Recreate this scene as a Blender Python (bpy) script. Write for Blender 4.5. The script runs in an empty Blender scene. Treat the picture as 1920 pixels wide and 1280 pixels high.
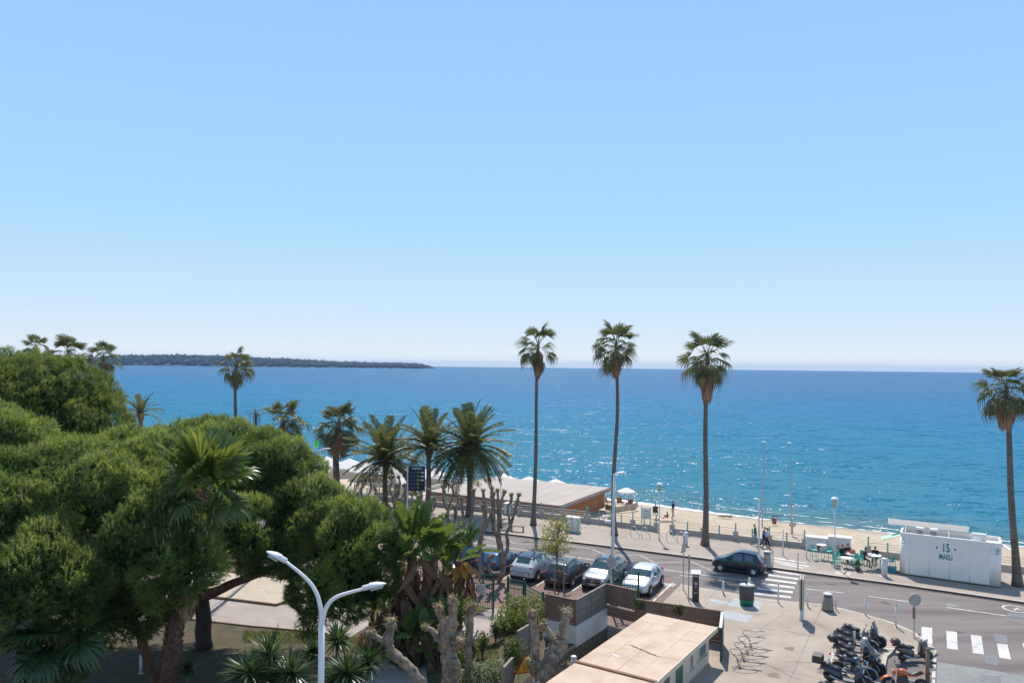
import bpy, bmesh, math, random
import numpy as np
from mathutils import Vector, Matrix, Quaternion
from mathutils.geometry import tessellate_polygon
random.seed(7); RNG = np.random.default_rng(11)
SC = bpy.context.scene; COL = SC.collection
R = math.radians
# ------------------------------------------------------------------ camera, world, sun, exposure
FPX, CX, CY, ROLL, H = 1400.0, 960.0, 686.7, math.atan(0.011), 14.45
cd = bpy.data.cameras.new('camera'); cam = bpy.data.objects.new('camera', cd); COL.objects.link(cam)
cr, sr = math.cos(ROLL), math.sin(ROLL)
cam.matrix_world = Matrix(((cr, -sr, 0, 0), (0, 0, -1, 0), (sr, cr, 0, H), (0, 0, 0, 1)))
cd.sensor_width = 36; cd.lens = FPX / 1920 * 36; cd.shift_y = (CY - 640) / 1920
cd.clip_start = 0.1; cd.clip_end = 90000
SC.camera = cam
SUN_EL, SUN_AZ = R(56), R(1)          # azimuth measured clockwise from +Y
w = bpy.data.worlds.new('World'); SC.world = w; w.use_nodes = True
nt = w.node_tree; bg = nt.nodes['Background']
sky = nt.nodes.new('ShaderNodeTexSky'); sky.sky_type = 'NISHITA'; sky.sun_disc = False
sky.sun_elevation = SUN_EL; sky.sun_rotation = SUN_AZ
sky.altitude = 0; sky.air_density = 1.0; sky.dust_density = 0.3; sky.ozone_density = 2.0
# the sky of the day: Nishita evened out by a clear-air gradient that depends on height above the horizon only
tcw = nt.nodes.new('ShaderNodeTexCoord'); sxyz = nt.nodes.new('ShaderNodeSeparateXYZ'); nt.links.new(tcw.outputs['Generated'], sxyz.inputs[0])
rw = nt.nodes.new('ShaderNodeValToRGB'); ew = rw.color_ramp.elements
ew[0].position = 0.0; ew[0].color = (7.4, 7.9, 8.5, 1); ew[1].position = 1.0; ew[1].color = (1.8, 3.0, 5.2, 1)
for p_, c_ in ((0.02, (6.6, 7.3, 8.2)), (0.035, (5.7, 6.75, 7.95)), (0.075, (4.75, 6.3, 8.2)), (0.2, (3.2, 5.75, 8.5)), (0.44, (2.7, 4.8, 8.2)), (0.62, (2.2, 3.85, 6.5))):
    e_ = ew.new(p_); e_.color = (*c_, 1)
nt.links.new(sxyz.outputs['Z'], rw.inputs[0])
mxw = nt.nodes.new('ShaderNodeMix'); mxw.data_type = 'RGBA'; mxw.inputs[0].default_value = 0.88
nt.links.new(sky.outputs[0], mxw.inputs[6]); nt.links.new(rw.outputs[0], mxw.inputs[7])
nt.links.new(mxw.outputs[2], bg.inputs[0]); bg.inputs[1].default_value = 0.105
sl = bpy.data.lights.new('sun', 'SUN'); so = bpy.data.objects.new('sun', sl); COL.objects.link(so)
sl.energy = 4.6; sl.angle = R(0.53); sl.color = (1.0, 0.935, 0.835)
so.rotation_euler = (-(math.pi / 2 - SUN_EL), 0, -SUN_AZ); so.location = (0, 0, 60)
SC.view_settings.view_transform = 'Standard'; SC.view_settings.look = 'None'
SC.view_settings.exposure = 0.25; SC.view_settings.gamma = 1.0; SC.view_settings.use_curve_mapping = False
SC.cycles.use_denoising = True; SC.cycles.sample_clamp_direct = 3.0; SC.cycles.sample_clamp_indirect = 4.0
SC.cycles.max_bounces = 6; SC.cycles.diffuse_bounces = 3; SC.cycles.glossy_bounces = 3
SC.cycles.transmission_bounces = 4; SC.cycles.transparent_max_bounces = 8; SC.cycles.volume_bounces = 0
SC.cycles.caustics_reflective = False; SC.cycles.caustics_refractive = False

# ------------------------------------------------------------------ where a picture point lies in the place
def ray(px, py):
    u = (px - CX) / FPX; v = -(py - CY) / FPX
    return Vector((u * cr - v * sr, 1.0, u * sr + v * cr))
def G(px, py, z=0.0):
    d = ray(px, py); t = (z - H) / d.z
    return Vector((d.x * t, d.y * t, z))
def P(px, py, D):
    d = ray(px, py); return Vector((d.x * D, D, H + d.z * D))
def ppm(D): return FPX / D

# ------------------------------------------------------------------ materials
MATS = {}
def mat(name, col, rough=0.7, col2=None, scale=2.0, bump=0.0, bscale=None, metal=0.0, spec=0.5, detail=4.0,
        stretch=None, rot=None, col3=None, scale3=0.15, f3=0.5, transl=0.0, attr=None, coat=0.0):
    if name in MATS: return MATS[name]
    m = bpy.data.materials.new(name); m.use_nodes = True
    t = m.node_tree; n = t.nodes; l = t.links; b = n['Principled BSDF']; out = n['Material Output']
    b.inputs['Roughness'].default_value = rough; b.inputs['Metallic'].default_value = metal
    b.inputs['Specular IOR Level'].default_value = spec
    if coat: b.inputs['Coat Weight'].default_value = coat; b.inputs['Coat Roughness'].default_value = 0.06
    c4 = lambda c: (*c, 1.0)
    cs = None
    if col2 is not None or bump:
        tc = n.new('ShaderNodeTexCoord'); mp = n.new('ShaderNodeMapping'); l.new(tc.outputs['Object'], mp.inputs[0])
        if stretch: mp.inputs['Scale'].default_value = stretch
        if rot: mp.inputs['Rotation'].default_value = (0, 0, rot)
    if col2 is None:
        b.inputs['Base Color'].default_value = c4(col)
    else:
        if attr:
            an = n.new('ShaderNodeAttribute'); an.attribute_name = attr; fac = an.outputs['Fac']
        else:
            nz = n.new('ShaderNodeTexNoise'); nz.inputs['Scale'].default_value = scale; nz.inputs['Detail'].default_value = detail
            nz.inputs['Roughness'].default_value = 0.62
            l.new(mp.outputs[0], nz.inputs['Vector'])
            mr = n.new('ShaderNodeMapRange'); mr.inputs[1].default_value = 0.32; mr.inputs[2].default_value = 0.68
            l.new(nz.outputs['Fac'], mr.inputs[0]); fac = mr.outputs[0]
        mx = n.new('ShaderNodeMix'); mx.data_type = 'RGBA'
        mx.inputs[6].default_value = c4(col); mx.inputs[7].default_value = c4(col2); l.new(fac, mx.inputs[0])
        cs = mx.outputs[2]
        if col3 is not None:
            nz3 = n.new('ShaderNodeTexNoise'); nz3.inputs['Scale'].default_value = scale3; nz3.inputs['Detail'].default_value = 5
            l.new(mp.outputs[0], nz3.inputs['Vector'])
            mr3 = n.new('ShaderNodeMapRange'); mr3.inputs[1].default_value = 0.45; mr3.inputs[2].default_value = 0.72
            mr3.inputs[4].default_value = f3
            l.new(nz3.outputs['Fac'], mr3.inputs[0])
            mx3 = n.new('ShaderNodeMix'); mx3.data_type = 'RGBA'; mx3.inputs[7].default_value = c4(col3)
            l.new(cs, mx3.inputs[6]); l.new(mr3.outputs[0], mx3.inputs[0]); cs = mx3.outputs[2]
        l.new(cs, b.inputs['Base Color'])
    if bump:
        nb = n.new('ShaderNodeTexNoise'); nb.inputs['Scale'].default_value = bscale or scale * 4; nb.inputs['Detail'].default_value = 5
        l.new(mp.outputs[0], nb.inputs['Vector'])
        bn = n.new('ShaderNodeBump'); bn.inputs['Strength'].default_value = 1.0; bn.inputs['Distance'].default_value = bump
        l.new(nb.outputs['Fac'], bn.inputs['Height']); l.new(bn.outputs[0], b.inputs['Normal'])
    if transl:
        tr = n.new('ShaderNodeBsdfTranslucent'); ms = n.new('ShaderNodeMixShader'); ms.inputs[0].default_value = transl
        if cs is not None:
            hs = n.new('ShaderNodeHueSaturation'); hs.inputs['Hue'].default_value = 0.485; hs.inputs['Saturation'].default_value = 1.1
            hs.inputs['Value'].default_value = 1.5
            l.new(cs, hs.inputs['Color']); l.new(hs.outputs[0], tr.inputs['Color'])
        else: tr.inputs['Color'].default_value = (min(1, col[0] * 1.5), min(1, col[1] * 1.5), col[2], 1)
        l.new(b.outputs[0], ms.inputs[1]); l.new(tr.outputs[0], ms.inputs[2]); l.new(ms.outputs[0], out.inputs['Surface'])
    MATS[name] = m; return m

M = {}
M['asphalt'] = mat('asphalt', (0.16, 0.135, 0.128), 0.9, (0.205, 0.175, 0.167), 1.2, 0.004, 60, col3=(0.095, 0.077, 0.072), scale3=0.55, f3=0.85, stretch=(.12, 1, 1), rot=0.477)
M['asphalt_patch'] = mat('asphalt_patch', (0.2, 0.205, 0.2), 0.9, (0.26, 0.26, 0.25), 2.5, 0.003, 60, col3=(0.15, 0.15, 0.15), scale3=0.5)
M['bay'] = mat('bay_paving', (0.17, 0.105, 0.085), 0.9, (0.23, 0.15, 0.125), 2.2, 0.003, 40, col3=(0.1, 0.07, 0.06), scale3=0.4)
M['prom'] = mat('promenade_paving', (0.31, 0.255, 0.213), 0.88, (0.375, 0.313, 0.265), 1.0, 0.003, 30, stretch=(1, 1.0, 1), col3=(0.225, 0.19, 0.165), scale3=0.25, f3=0.55)
M['plaza'] = mat('plaza_paving', (0.33, 0.268, 0.214), 0.9, (0.395, 0.328, 0.268), 0.8, 0.003, 30, col3=(0.23, 0.18, 0.142), scale3=0.3, f3=0.65)
M['kerb'] = mat('kerb_stone', (0.40, 0.35, 0.30), 0.85, (0.50, 0.44, 0.38), 3, 0.003, 30)
M['white_line'] = mat('road_paint', (0.68, 0.66, 0.63), 0.7, (0.3, 0.275, 0.265), 3.5, detail=8, col3=(0.8, 0.78, 0.75), scale3=1.0)
M['yellow_line'] = mat('pale_road_paint', (0.52, 0.47, 0.40), 0.75, (0.34, 0.31, 0.28), 3.0, detail=8)
M['plate'] = mat('service_plate', (0.30, 0.315, 0.33), 0.75, (0.38, 0.39, 0.40), 3, 0.003, 20)
M['iron'] = mat('cast_iron', (0.11, 0.11, 0.12), 0.7, (0.19, 0.19, 0.2), 12, 0.01, 30)
M['sand'] = mat('beach_sand', (0.36, 0.28, 0.2), 0.95, (0.52, 0.425, 0.32), 2.4, 0.12, 2.6, col3=(0.33, 0.245, 0.16), scale3=0.22, f3=0.6)
M['wet_sand'] = mat('wet_sand', (0.30, 0.235, 0.165), 0.5, (0.36, 0.28, 0.2), 1.0)
M['earth'] = mat('park_earth', (0.055, 0.038, 0.024), 0.95, (0.115, 0.083, 0.05), 1.6, 0.02, 8, col3=(0.05, 0.065, 0.018), scale3=0.5, f3=0.8)
M['gravel'] = mat('gravel', (0.42, 0.345, 0.265), 0.95, (0.5, 0.42, 0.335), 2.0, 0.01, 40, col3=(0.33, 0.27, 0.2), scale3=0.6)
M['path'] = mat('park_path', (0.31, 0.265, 0.245), 0.9, (0.38, 0.325, 0.3), 0.9, 0.003, 30, col3=(0.25, 0.215, 0.2), scale3=0.35)
M['wood_edge'] = mat('wood_edging', (0.2, 0.13, 0.085), 0.85, (0.27, 0.18, 0.12), 4, 0.004, 20)
M['concrete'] = mat('concrete_wall', (0.42, 0.375, 0.335), 0.85, (0.5, 0.45, 0.405), 1.5, 0.003, 20, col3=(0.33, 0.29, 0.255), scale3=0.6, f3=0.6)
M['white_wall'] = mat('white_render', (0.72, 0.69, 0.65), 0.8, (0.8, 0.77, 0.73), 1.2, 0.003, 25, col3=(0.55, 0.51, 0.46), scale3=0.7, f3=0.5)
M['white_paint'] = mat('white_paint', (0.74, 0.74, 0.74), 0.4, (0.8, 0.8, 0.79), 2.0)
M['offwhite'] = mat('offwhite_metal', (0.62, 0.61, 0.59), 0.45, (0.7, 0.69, 0.66), 3.0)
M['grey_metal'] = mat('grey_metal', (0.36, 0.36, 0.36), 0.45, (0.44, 0.44, 0.43), 4, metal=0.3)
M['steel'] = mat('brushed_steel', (0.55, 0.53, 0.5), 0.32, (0.65, 0.63, 0.6), 8, metal=0.9)
M['hoop_steel'] = mat('weathered_steel', (.3, .27, .23), .4, (.4, .37, .32), 8, metal=.7)
M['dark_metal'] = mat('dark_metal', (0.05, 0.048, 0.05), 0.5, (0.08, 0.075, 0.075), 6)
M['green_metal'] = mat('green_gate_paint', (0.012, 0.085, 0.062), 0.42, (0.02, 0.115, 0.085), 5)
M['teal'] = mat('teal_plastic', (0.07, 0.42, 0.34), 0.45, (0.09, 0.48, 0.39), 4)
M['teal_post'] = mat('teal_post_paint', (0.13, 0.40, 0.33), 0.5, (0.2, 0.47, 0.40), 6)
M['teal_print'] = mat('teal_print', (0.012, 0.19, 0.24), 0.5)
M['white_plastic'] = mat('white_table_top', (0.8, 0.8, 0.78), 0.35)
M['rubber'] = mat('rubber', (0.022, 0.022, 0.023), 0.8, (0.035, 0.034, 0.034), 8)
M['black_plastic'] = mat('black_plastic', (0.025, 0.025, 0.027), 0.5, (0.04, 0.04, 0.042), 8)
M['red_lamp'] = mat('red_lens', (0.35, 0.015, 0.015), 0.15, coat=0.6)
M['lens'] = mat('clear_lens', (0.55, 0.57, 0.6), 0.08, metal=0.4, coat=0.8)
M['lamp_glass'] = mat('lamp_diffuser', (0.55, 0.55, 0.52), 0.25)
M['plate_no'] = mat('number_plate', (0.75, 0.75, 0.73), 0.4)
M['chrome'] = mat('chrome', (0.8, 0.8, 0.8), 0.12, metal=1.0)
M['alloy'] = mat('alloy', (0.55, 0.55, 0.56), 0.3, metal=0.85)
M['car_glass'] = mat('car_glass', (0.012, 0.045, 0.055), 0.04, spec=1.0, coat=1.0)

# ------------------------------------------------------------------ mesh helpers
def link(me, name, parent=None, loc=None, rz=None):
    o = bpy.data.objects.new(name, me); COL.objects.link(o)
    if parent: o.parent = parent
    if loc is not None: o.location = loc
    if rz is not None: o.rotation_euler = (0, 0, rz)
    return o
def tag(o, label=None, cat=None, group=None, kind=None):
    if label: o['label'] = label
    if cat: o['category'] = cat
    if group: o['group'] = group
    if kind: o['kind'] = kind
    return o
def thing(name, label, cat, loc=(0, 0, 0), rz=0.0, group=None):
    o = bpy.data.objects.new(name, None); COL.objects.link(o); o.empty_display_size = 0.3
    o.location = loc; o.rotation_euler = (0, 0, rz)
    return tag(o, label, cat, group)
def copy_tree(o, parent=None):
    c = o.copy(); COL.objects.link(c); c.parent = parent
    for ch in o.children: copy_tree(ch, c)
    return c
class MB:
    def __init__(s): s.v = []; s.f = []; s.m = []
    def add(s, vs, fs, mi=0):
        o = len(s.v); s.v += [tuple(v) for v in vs]
        for f in fs: s.f.append(tuple(i + o for i in f)); s.m.append(mi)
        return s
    def box(s, c, sz, rz=0.0, mi=0, rot=None, tap=1.0, tapy=None):
        x, y, z = sz[0] / 2, sz[1] / 2, sz[2] / 2; ty = tap if tapy is None else tapy
        vs = [Vector(p) for p in ((-x, -y, -z), (x, -y, -z), (x, y, -z), (-x, y, -z),
              (-x * tap, -y * ty, z), (x * tap, -y * ty, z), (x * tap, y * ty, z), (-x * tap, y * ty, z))]
        mt = rot if rot is not None else Matrix.Rotation(rz, 3, 'Z')
        vs = [mt @ v + Vector(c) for v in vs]
        return s.add(vs, [(0, 3, 2, 1), (4, 5, 6, 7), (0, 1, 5, 4), (1, 2, 6, 5), (2, 3, 7, 6), (3, 0, 4, 7)], mi)
    def bar(s, p0, p1, wd, ht, mi=0, up=(0, 0, 1)):
        p0, p1 = Vector(p0), Vector(p1); d = (p1 - p0).normalized(); sd = d.cross(Vector(up))
        if sd.length < 1e-4: sd = d.cross(Vector((1, 0, 0)))
        sd.normalize(); u = sd.cross(d).normalized()
        a, b = sd * wd / 2, u * ht / 2
        vs = [p0 - a - b, p0 + a - b, p0 + a + b, p0 - a + b, p1 - a - b, p1 + a - b, p1 + a + b, p1 - a + b]
        return s.add(vs, [(0, 1, 2, 3), (7, 6, 5, 4), (0, 4, 5, 1), (1, 5, 6, 2), (2, 6, 7, 3), (3, 7, 4, 0)], mi)
    def tube(s, pts, rad, n=6, mi=0, cap=True):
        pts = [Vector(p) for p in pts]; k = len(pts)
        if not hasattr(rad, '__len__'): rad = [rad] * k
        vs = []; prev = None
        for i in range(k):
            d = (pts[min(i + 1, k - 1)] - pts[max(i - 1, 0)])
            if d.length < 1e-6: d = Vector((0, 0, 1))
            d.normalize()
            if prev is None: prev = d.cross(Vector((0.31, 0.17, 0.93)) if abs(d.z) < 0.9 else Vector((1, 0, 0)))
            a = prev - d * prev.dot(d)
            if a.length < 1e-5: a = d.cross(Vector((0, 1, 0)))
            a.normalize(); b = d.cross(a); prev = a
            for j in range(n):
                t = 2 * math.pi * j / n; vs.append(pts[i] + (a * math.cos(t) + b * math.sin(t)) * rad[i])
        fs = [(i * n + j, i * n + (j + 1) % n, (i + 1) * n + (j + 1) % n, (i + 1) * n + j) for i in range(k - 1) for j in range(n)]
        if cap: fs += [tuple(range(n))[::-1], tuple((k - 1) * n + j for j in range(n))]
        return s.add(vs, fs, mi)
    def cyl(s, p0, p1, r0, r1=None, n=10, mi=0): return s.tube([p0, p1], [r0, r0 if r1 is None else r1], n, mi)
    def lathe(s, prof, n=16, c=(0, 0, 0), mi=0, axis='Z', sx=1, sy=1):
        vs = []
        for r_, z in prof:
            for j in range(n):
                t = 2 * math.pi * j / n; x, y = r_ * math.cos(t) * sx, r_ * math.sin(t) * sy
                p = (x, y, z) if axis == 'Z' else ((x, z, y) if axis == 'Y' else (z, x, y))
                vs.append((p[0] + c[0], p[1] + c[1], p[2] + c[2]))
        k = len(prof)
        fs = [(i * n + j, i * n + (j + 1) % n, (i + 1) * n + (j + 1) % n, (i + 1) * n + j) for i in range(k - 1) for j in range(n)]
        if prof[0][0] > 1e-5: fs.append(tuple(range(n))[::-1])
        if prof[-1][0] > 1e-5: fs.append(tuple((k - 1) * n + j for j in range(n)))
        return s.add(vs, fs, mi)
    def prism(s, poly, z0, z1, mi=0):
        n = len(poly)
        ar = sum(poly[i][0] * poly[(i + 1) % n][1] - poly[(i + 1) % n][0] * poly[i][1] for i in range(n))
        if ar < 0: poly = poly[::-1]
        vs = [(p[0], p[1], z0) for p in poly] + [(p[0], p[1], z1) for p in poly]
        fs = [tuple(range(n))[::-1], tuple(range(n, 2 * n))] + [(i, (i + 1) % n, n + (i + 1) % n, n + i) for i in range(n)]
        return s.add(vs, fs, mi)
    def loft(s, rings, mi=0, cap=True):
        n = len(rings[0]); vs = [p for r_ in rings for p in r_]; k = len(rings)
        fs = [(i * n + j, i * n + (j + 1) % n, (i + 1) * n + (j + 1) % n, (i + 1) * n + j) for i in range(k - 1) for j in range(n)]
        if cap: fs += [tuple(range(n))[::-1], tuple((k - 1) * n + j for j in range(n))]
        return s.add(vs, fs, mi)
    def ball(s, c, r_, n=8, m=6, mi=0, noise=0.0):
        if not hasattr(r_, '__len__'): r_ = (r_, r_, r_)
        prof = []
        vs = [(c[0], c[1], c[2] - r_[2])]
        for i in range(1, m):
            a = math.pi * i / m
            for j in range(n):
                t = 2 * math.pi * j / n; q = 1 + random.uniform(-noise, noise)
                vs.append((c[0] + r_[0] * math.sin(a) * math.cos(t) * q, c[1] + r_[1] * math.sin(a) * math.sin(t) * q, c[2] - r_[2] * math.cos(a) * q))
        vs.append((c[0], c[1], c[2] + r_[2])); L = len(vs) - 1
        fs = [(0, 1 + (j + 1) % n, 1 + j) for j in range(n)]
        for i in range(m - 2):
            fs += [(1 + i * n + j, 1 + i * n + (j + 1) % n, 1 + (i + 1) * n + (j + 1) % n, 1 + (i + 1) * n + j) for j in range(n)]
        fs += [(L, 1 + (m - 2) * n + j, 1 + (m - 2) * n + (j + 1) % n) for j in range(n)]
        return s.add(vs, fs, mi)
    def mesh(s, name, mats, smooth=False):
        me = bpy.data.meshes.new(name); me.from_pydata(s.v, [], s.f)
        for m_ in (mats if isinstance(mats, (list, tuple)) else [mats]): me.materials.append(M[m_] if isinstance(m_, str) else m_)
        if max(s.m, default=0): me.polygons.foreach_set('material_index', s.m)
        if smooth: me.polygons.foreach_set('use_smooth', [True] * len(s.f))
        me.update(); return me
    def build(s, name, mats, parent=None, smooth=False, loc=None, rz=None):
        return link(s.mesh(name, mats, smooth), name, parent, loc, rz)
def npmesh(name, V, F, mats, tint=None, midx=None, smooth=False):
    me = bpy.data.meshes.new(name); V = np.asarray(V, dtype=np.float32); F = np.asarray(F, dtype=np.int32); k = F.shape[1]
    me.vertices.add(len(V)); me.vertices.foreach_set('co', V.ravel())
    me.loops.add(F.size); me.loops.foreach_set('vertex_index', F.ravel())
    me.polygons.add(len(F)); me.polygons.foreach_set('loop_start', np.arange(0, F.size, k, dtype=np.int32))
    for m_ in (mats if isinstance(mats, (list, tuple)) else [mats]): me.materials.append(M[m_] if isinstance(m_, str) else m_)
    if midx is not None: me.polygons.foreach_set('material_index', np.asarray(midx, dtype=np.int32))
    if tint is not None:
        a = me.attributes.new('tint', 'FLOAT', 'POINT'); a.data.foreach_set('value', np.asarray(tint, dtype=np.float32))
    if smooth: me.polygons.foreach_set('use_smooth', np.ones(len(F), dtype=bool))
    me.update(calc_edges=True); return me
def sheet(name, poly, z, m_, holes=(), kind='structure', parent=None):
    loops = [[Vector((p[0], p[1], 0)) for p in q] for q in [poly, *holes]]
    flat = [p for q in loops for p in q]; tris = tessellate_polygon(loops)
    fs = []
    for t in tris:
        a, b, c = (flat[i] for i in t)
        fs.append(tuple(t) if (b - a).cross(c - a).z > 0 else tuple(t)[::-1])
    mb = MB(); mb.add([(p.x, p.y, p[2] + (z if not callable(z) else z(p))) for p in flat], fs)
    o = mb.build(name, m_, parent)
    if not parent: tag(o, kind=kind)
    return o
def stripe(mb, a, b, wd, z, mi=0):
    a, b = Vector((a[0], a[1], 0)), Vector((b[0], b[1], 0)); n = (b - a).normalized().cross(Vector((0, 0, 1))) * wd / 2
    return mb.add([(p.x, p.y, z) for p in (a - n, a + n, b + n, b - n)], [(0, 1, 2, 3)], mi)
def mark(name, mb, m_, parent=None):
    for i, f in enumerate(mb.f):
        p = [Vector(mb.v[k]) for k in f]
        if (p[1] - p[0]).cross(p[2] - p[0]).z < 0: mb.f[i] = f[::-1]
    return mb.build(name, m_, parent)

# ------------------------------------------------------------------ the ground, road, promenade, plaza
U = Vector((0.888, -0.459, 0)); N = Vector((0.459, 0.888, 0))     # along the road to the right; towards the sea
kerb_line = [(-70, 99.0), (-30, 79.0)] + [tuple(G(x, y, 0.13)[:2]) for x, y in ((960, 1001), (1140, 1023), (1335, 1048), (1440, 1062), (1522, 1073), (1700, 1096.5), (1920, 1128))] + [(60, 29.5), (80, 17)]
wall_pts = [(-75, 109.5)] + [tuple(G(x, y, 0.13)[:2]) for x, y in ((807, 948), (1100, 980), (1280, 1002.5), (1505, 1028))] + [(62, 40.2), (82, 29.5)]
pitA = [Vector((1.2, 35.2, 0)), Vector((3.48, 39.0, 0)), Vector((5.43, 42.0, 0)), Vector((6.88, 40.8, 0)), Vector((7.35, 38.9, 0)), Vector((2.0, 31.0, 0)), Vector((-0.6, 31.6, 0))]
pit = [tuple(p[:2]) for p in pitA]
base_poly = [(-120, -30), (110, -30), (110, 14)] + wall_pts[::-1] + [(-120, 132)]
road = sheet('road', base_poly, 0.0, 'asphalt', holes=[pit])
sheet('pit_floor', [(p.x, p.y) for p in pitA], -1.1, 'earth')
mb = MB()
for i in range(len(pit)):
    a, b = pit[i], pit[(i + 1) % len(pit)]; mb.add([(a[0], a[1], -1.1), (b[0], b[1], -1.1), (b[0], b[1], 0), (a[0], a[1], 0)], [(0, 1, 2, 3)])
tag(mb.build('pit_wall', 'concrete'), kind='structure')
def slab(name, poly, z, m_, km, holes=()):
    o = sheet(name, poly, z, m_, holes)
    mb = MB(); n = len(poly)
    for i in range(n):
        a, b = poly[i], poly[(i + 1) % n]; mb.add([(a[0], a[1], -0.02), (b[0], b[1], -0.02), (b[0], b[1], z - 0.001), (a[0], a[1], z - 0.001)], [(0, 1, 2, 3)])
    mb.build('kerb_face', km, o); return o
M['kerb_dark'] = mat('kerb_granite', (.12, .092, .078), .85, (.17, .135, .115), 4, .003, 30)  # darker stone colour carries the shade of the promenade kerb face
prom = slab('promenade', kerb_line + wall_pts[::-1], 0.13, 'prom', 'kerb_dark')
# kerb stones along the promenade: pale top strip, a few mm proud
mb = MB()
kl = [Vector((*p, 0)) for p in kerb_line]
for a, b in zip(kl[:-1], kl[1:]):
    n_ = (b - a).normalized().cross(Vector((0, 0, 1))) * -0.26
    mb.add([(a.x, a.y, 0.134), (b.x, b.y, 0.134), (b.x + n_.x, b.y + n_.y, 0.134), (a.x + n_.x, a.y + n_.y, 0.134)], [(0, 1, 2, 3)])
mark('kerb_top', mb, 'kerb', prom)
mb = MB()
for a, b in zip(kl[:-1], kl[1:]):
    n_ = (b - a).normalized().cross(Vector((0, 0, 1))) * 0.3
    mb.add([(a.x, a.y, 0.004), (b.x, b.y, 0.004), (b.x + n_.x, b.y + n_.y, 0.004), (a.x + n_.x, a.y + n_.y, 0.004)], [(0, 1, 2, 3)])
mark('gutter', mb, mat('gutter_stone', (.075, .058, .05), .9, (.12, .095, .082), 3, .003, 20), prom)  # dark strip painted on the road, stands in for the kerb's shade
plaza_edge = [tuple(G(x, y, 0.13)[:2]) for x, y in ((1277, 1095), (1355, 1108), (1440, 1123), (1542, 1132), (1585, 1141), (1622, 1151), (1655, 1160), (1682, 1169), (1715, 1184), (1738, 1201), (1754, 1216), (1757, 1222))]
plaza_poly = [(6.95, 41.0)] + plaza_edge + [tuple(G(x, y, 0.13)[:2]) for x, y in ((1750, 1228), (1673, 1222), (1664, 1229), (1650, 1300), (1620, 1420))] + [(12, 6), (-4, 6), (-2, 24), (1.6, 30.4), (2.02, 31.02)] + [(7.37, 38.92), (6.9, 40.78)]
plaza = slab('plaza', plaza_poly, 0.13, 'plaza', 'kerb')
mb = MB()
pe = [Vector((*p, 0)) for p in plaza_edge + [plaza_poly[13], plaza_poly[14], plaza_poly[15], plaza_poly[16]]]
for a, b in zip(pe[:-1], pe[1:]):
    n_ = (b - a).normalized().cross(Vector((0, 0, 1))) * 0.2
    mb.add([(a.x, a.y, 0.134), (b.x, b.y, 0.134), (b.x + n_.x, b.y + n_.y, 0.134), (a.x + n_.x, a.y + n_.y, 0.134)], [(0, 1, 2, 3)])
mark('kerb_top', mb, 'kerb', plaza)
# joints and inset plates of the plaza
mb = MB()
for a, b in (((1540, 1140), (1470, 1300)), ((1320, 1140), (1345, 1100)), ((1470, 1150), (1380, 1210)), ((1385, 1232), (1600, 1290))):
    stripe(mb, G(*a, .13), G(*b, .13), 0.03, 0.1345)
mark('expansion_joint', mb, 'iron', plaza)
for k, q in enumerate((((1334, 1121), (1367, 1128), (1357, 1133), (1325, 1126)), ((1378, 1120), (1433, 1128), (1420, 1144), (1362, 1134)), ((1359, 1144), (1413, 1153), (1401, 1167), (1352, 1157)))):
    mb = MB(); mb.add([G(x, y, 0.135) for x, y in q], [(0, 1, 2, 3)]); mark('service_plate', mb, 'plate', plaza)
for q in (((1452, 1171), (1395, 1160)),): pass
# parking bays, park, paths
bay_poly = [tuple(G(x, y, 0)[:2]) for x, y in ((700, 996), (880, 1021), (1165, 1062), (1276, 1092))] + [(6.95, 41.1), (5.4, 42.15), (1.9, 40.3), (0.2, 44.4), (-0.9, 44.1), (-14, 51), (-30, 59)]
sheet('parking_bay', bay_poly, 0.008, 'bay')
mb = MB(); mb.add([G(x, y, 0.012) for x, y in ((1160, 1085), (1270, 1094), (1262, 1099), (1158, 1091))], [(0, 1, 2, 3)]); mark('gutter_strip', mb, 'plate')
tag(bpy.data.objects['gutter_strip'], kind='structure')
park_poly = [(-110, 100), (-30, 59.2), (-14, 51.2), (-1.0, 44.3), (-0.1, 44.4), (0.2, 44.2), (1.9, 40.2), (3.4, 39.0), (1.2, 35.2), (-0.6, 31.6), (-2, 24), (-4, 5), (-110, 5)]
sheet('park_ground', park_poly, 0.03, 'earth')
gate_path = [(-1.1, 44.4), (0.15, 44.5), (0.2, 43.2), (-0.9, 40.0), (-4.2, 37.2), (-3.6, 33.5), (-2.6, 24), (-5.0, 24), (-6.6, 33), (-6.8, 37.2), (-4.6, 39.0), (-2.6, 42)]
sheet('garden_path', gate_path, 0.042, 'path')
pp = [tuple(G(x, y, 0)[:2]) for x, y in ((-100, 1110), (100, 1125), (340, 1160), (470, 1175), (560, 1183), (655, 1196), (700, 1168), (600, 1128), (545, 1136), (400, 1120), (180, 1085), (-100, 1050))]
sheet('park_path', pp, 0.044, 'path')
cp = [tuple(G(x, y, 0.1)[:2]) for x, y in ((400, 1119), (518, 1133.5), (590, 1108), (560, 1088), (430, 1072), (300, 1060), (180, 1070))]
court = slab('gravel_court', cp, 0.1, 'gravel', 'wood_edge')
for a, b in zip(cp, cp[1:] + cp[:1]):
    e = MB(); e.bar((a[0], a[1], 0.1), (b[0], b[1], 0.1), 0.12, 0.16); e.build('edging_board', 'wood_edge', court)
mb = MB()
for a, b in zip(pp[:6], pp[1:6]): mb.bar((a[0], a[1], 0.05), (b[0], b[1], 0.05), 0.1, 0.1)
tag(mb.build('path_edging', 'wood_edge'), kind='structure')
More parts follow.
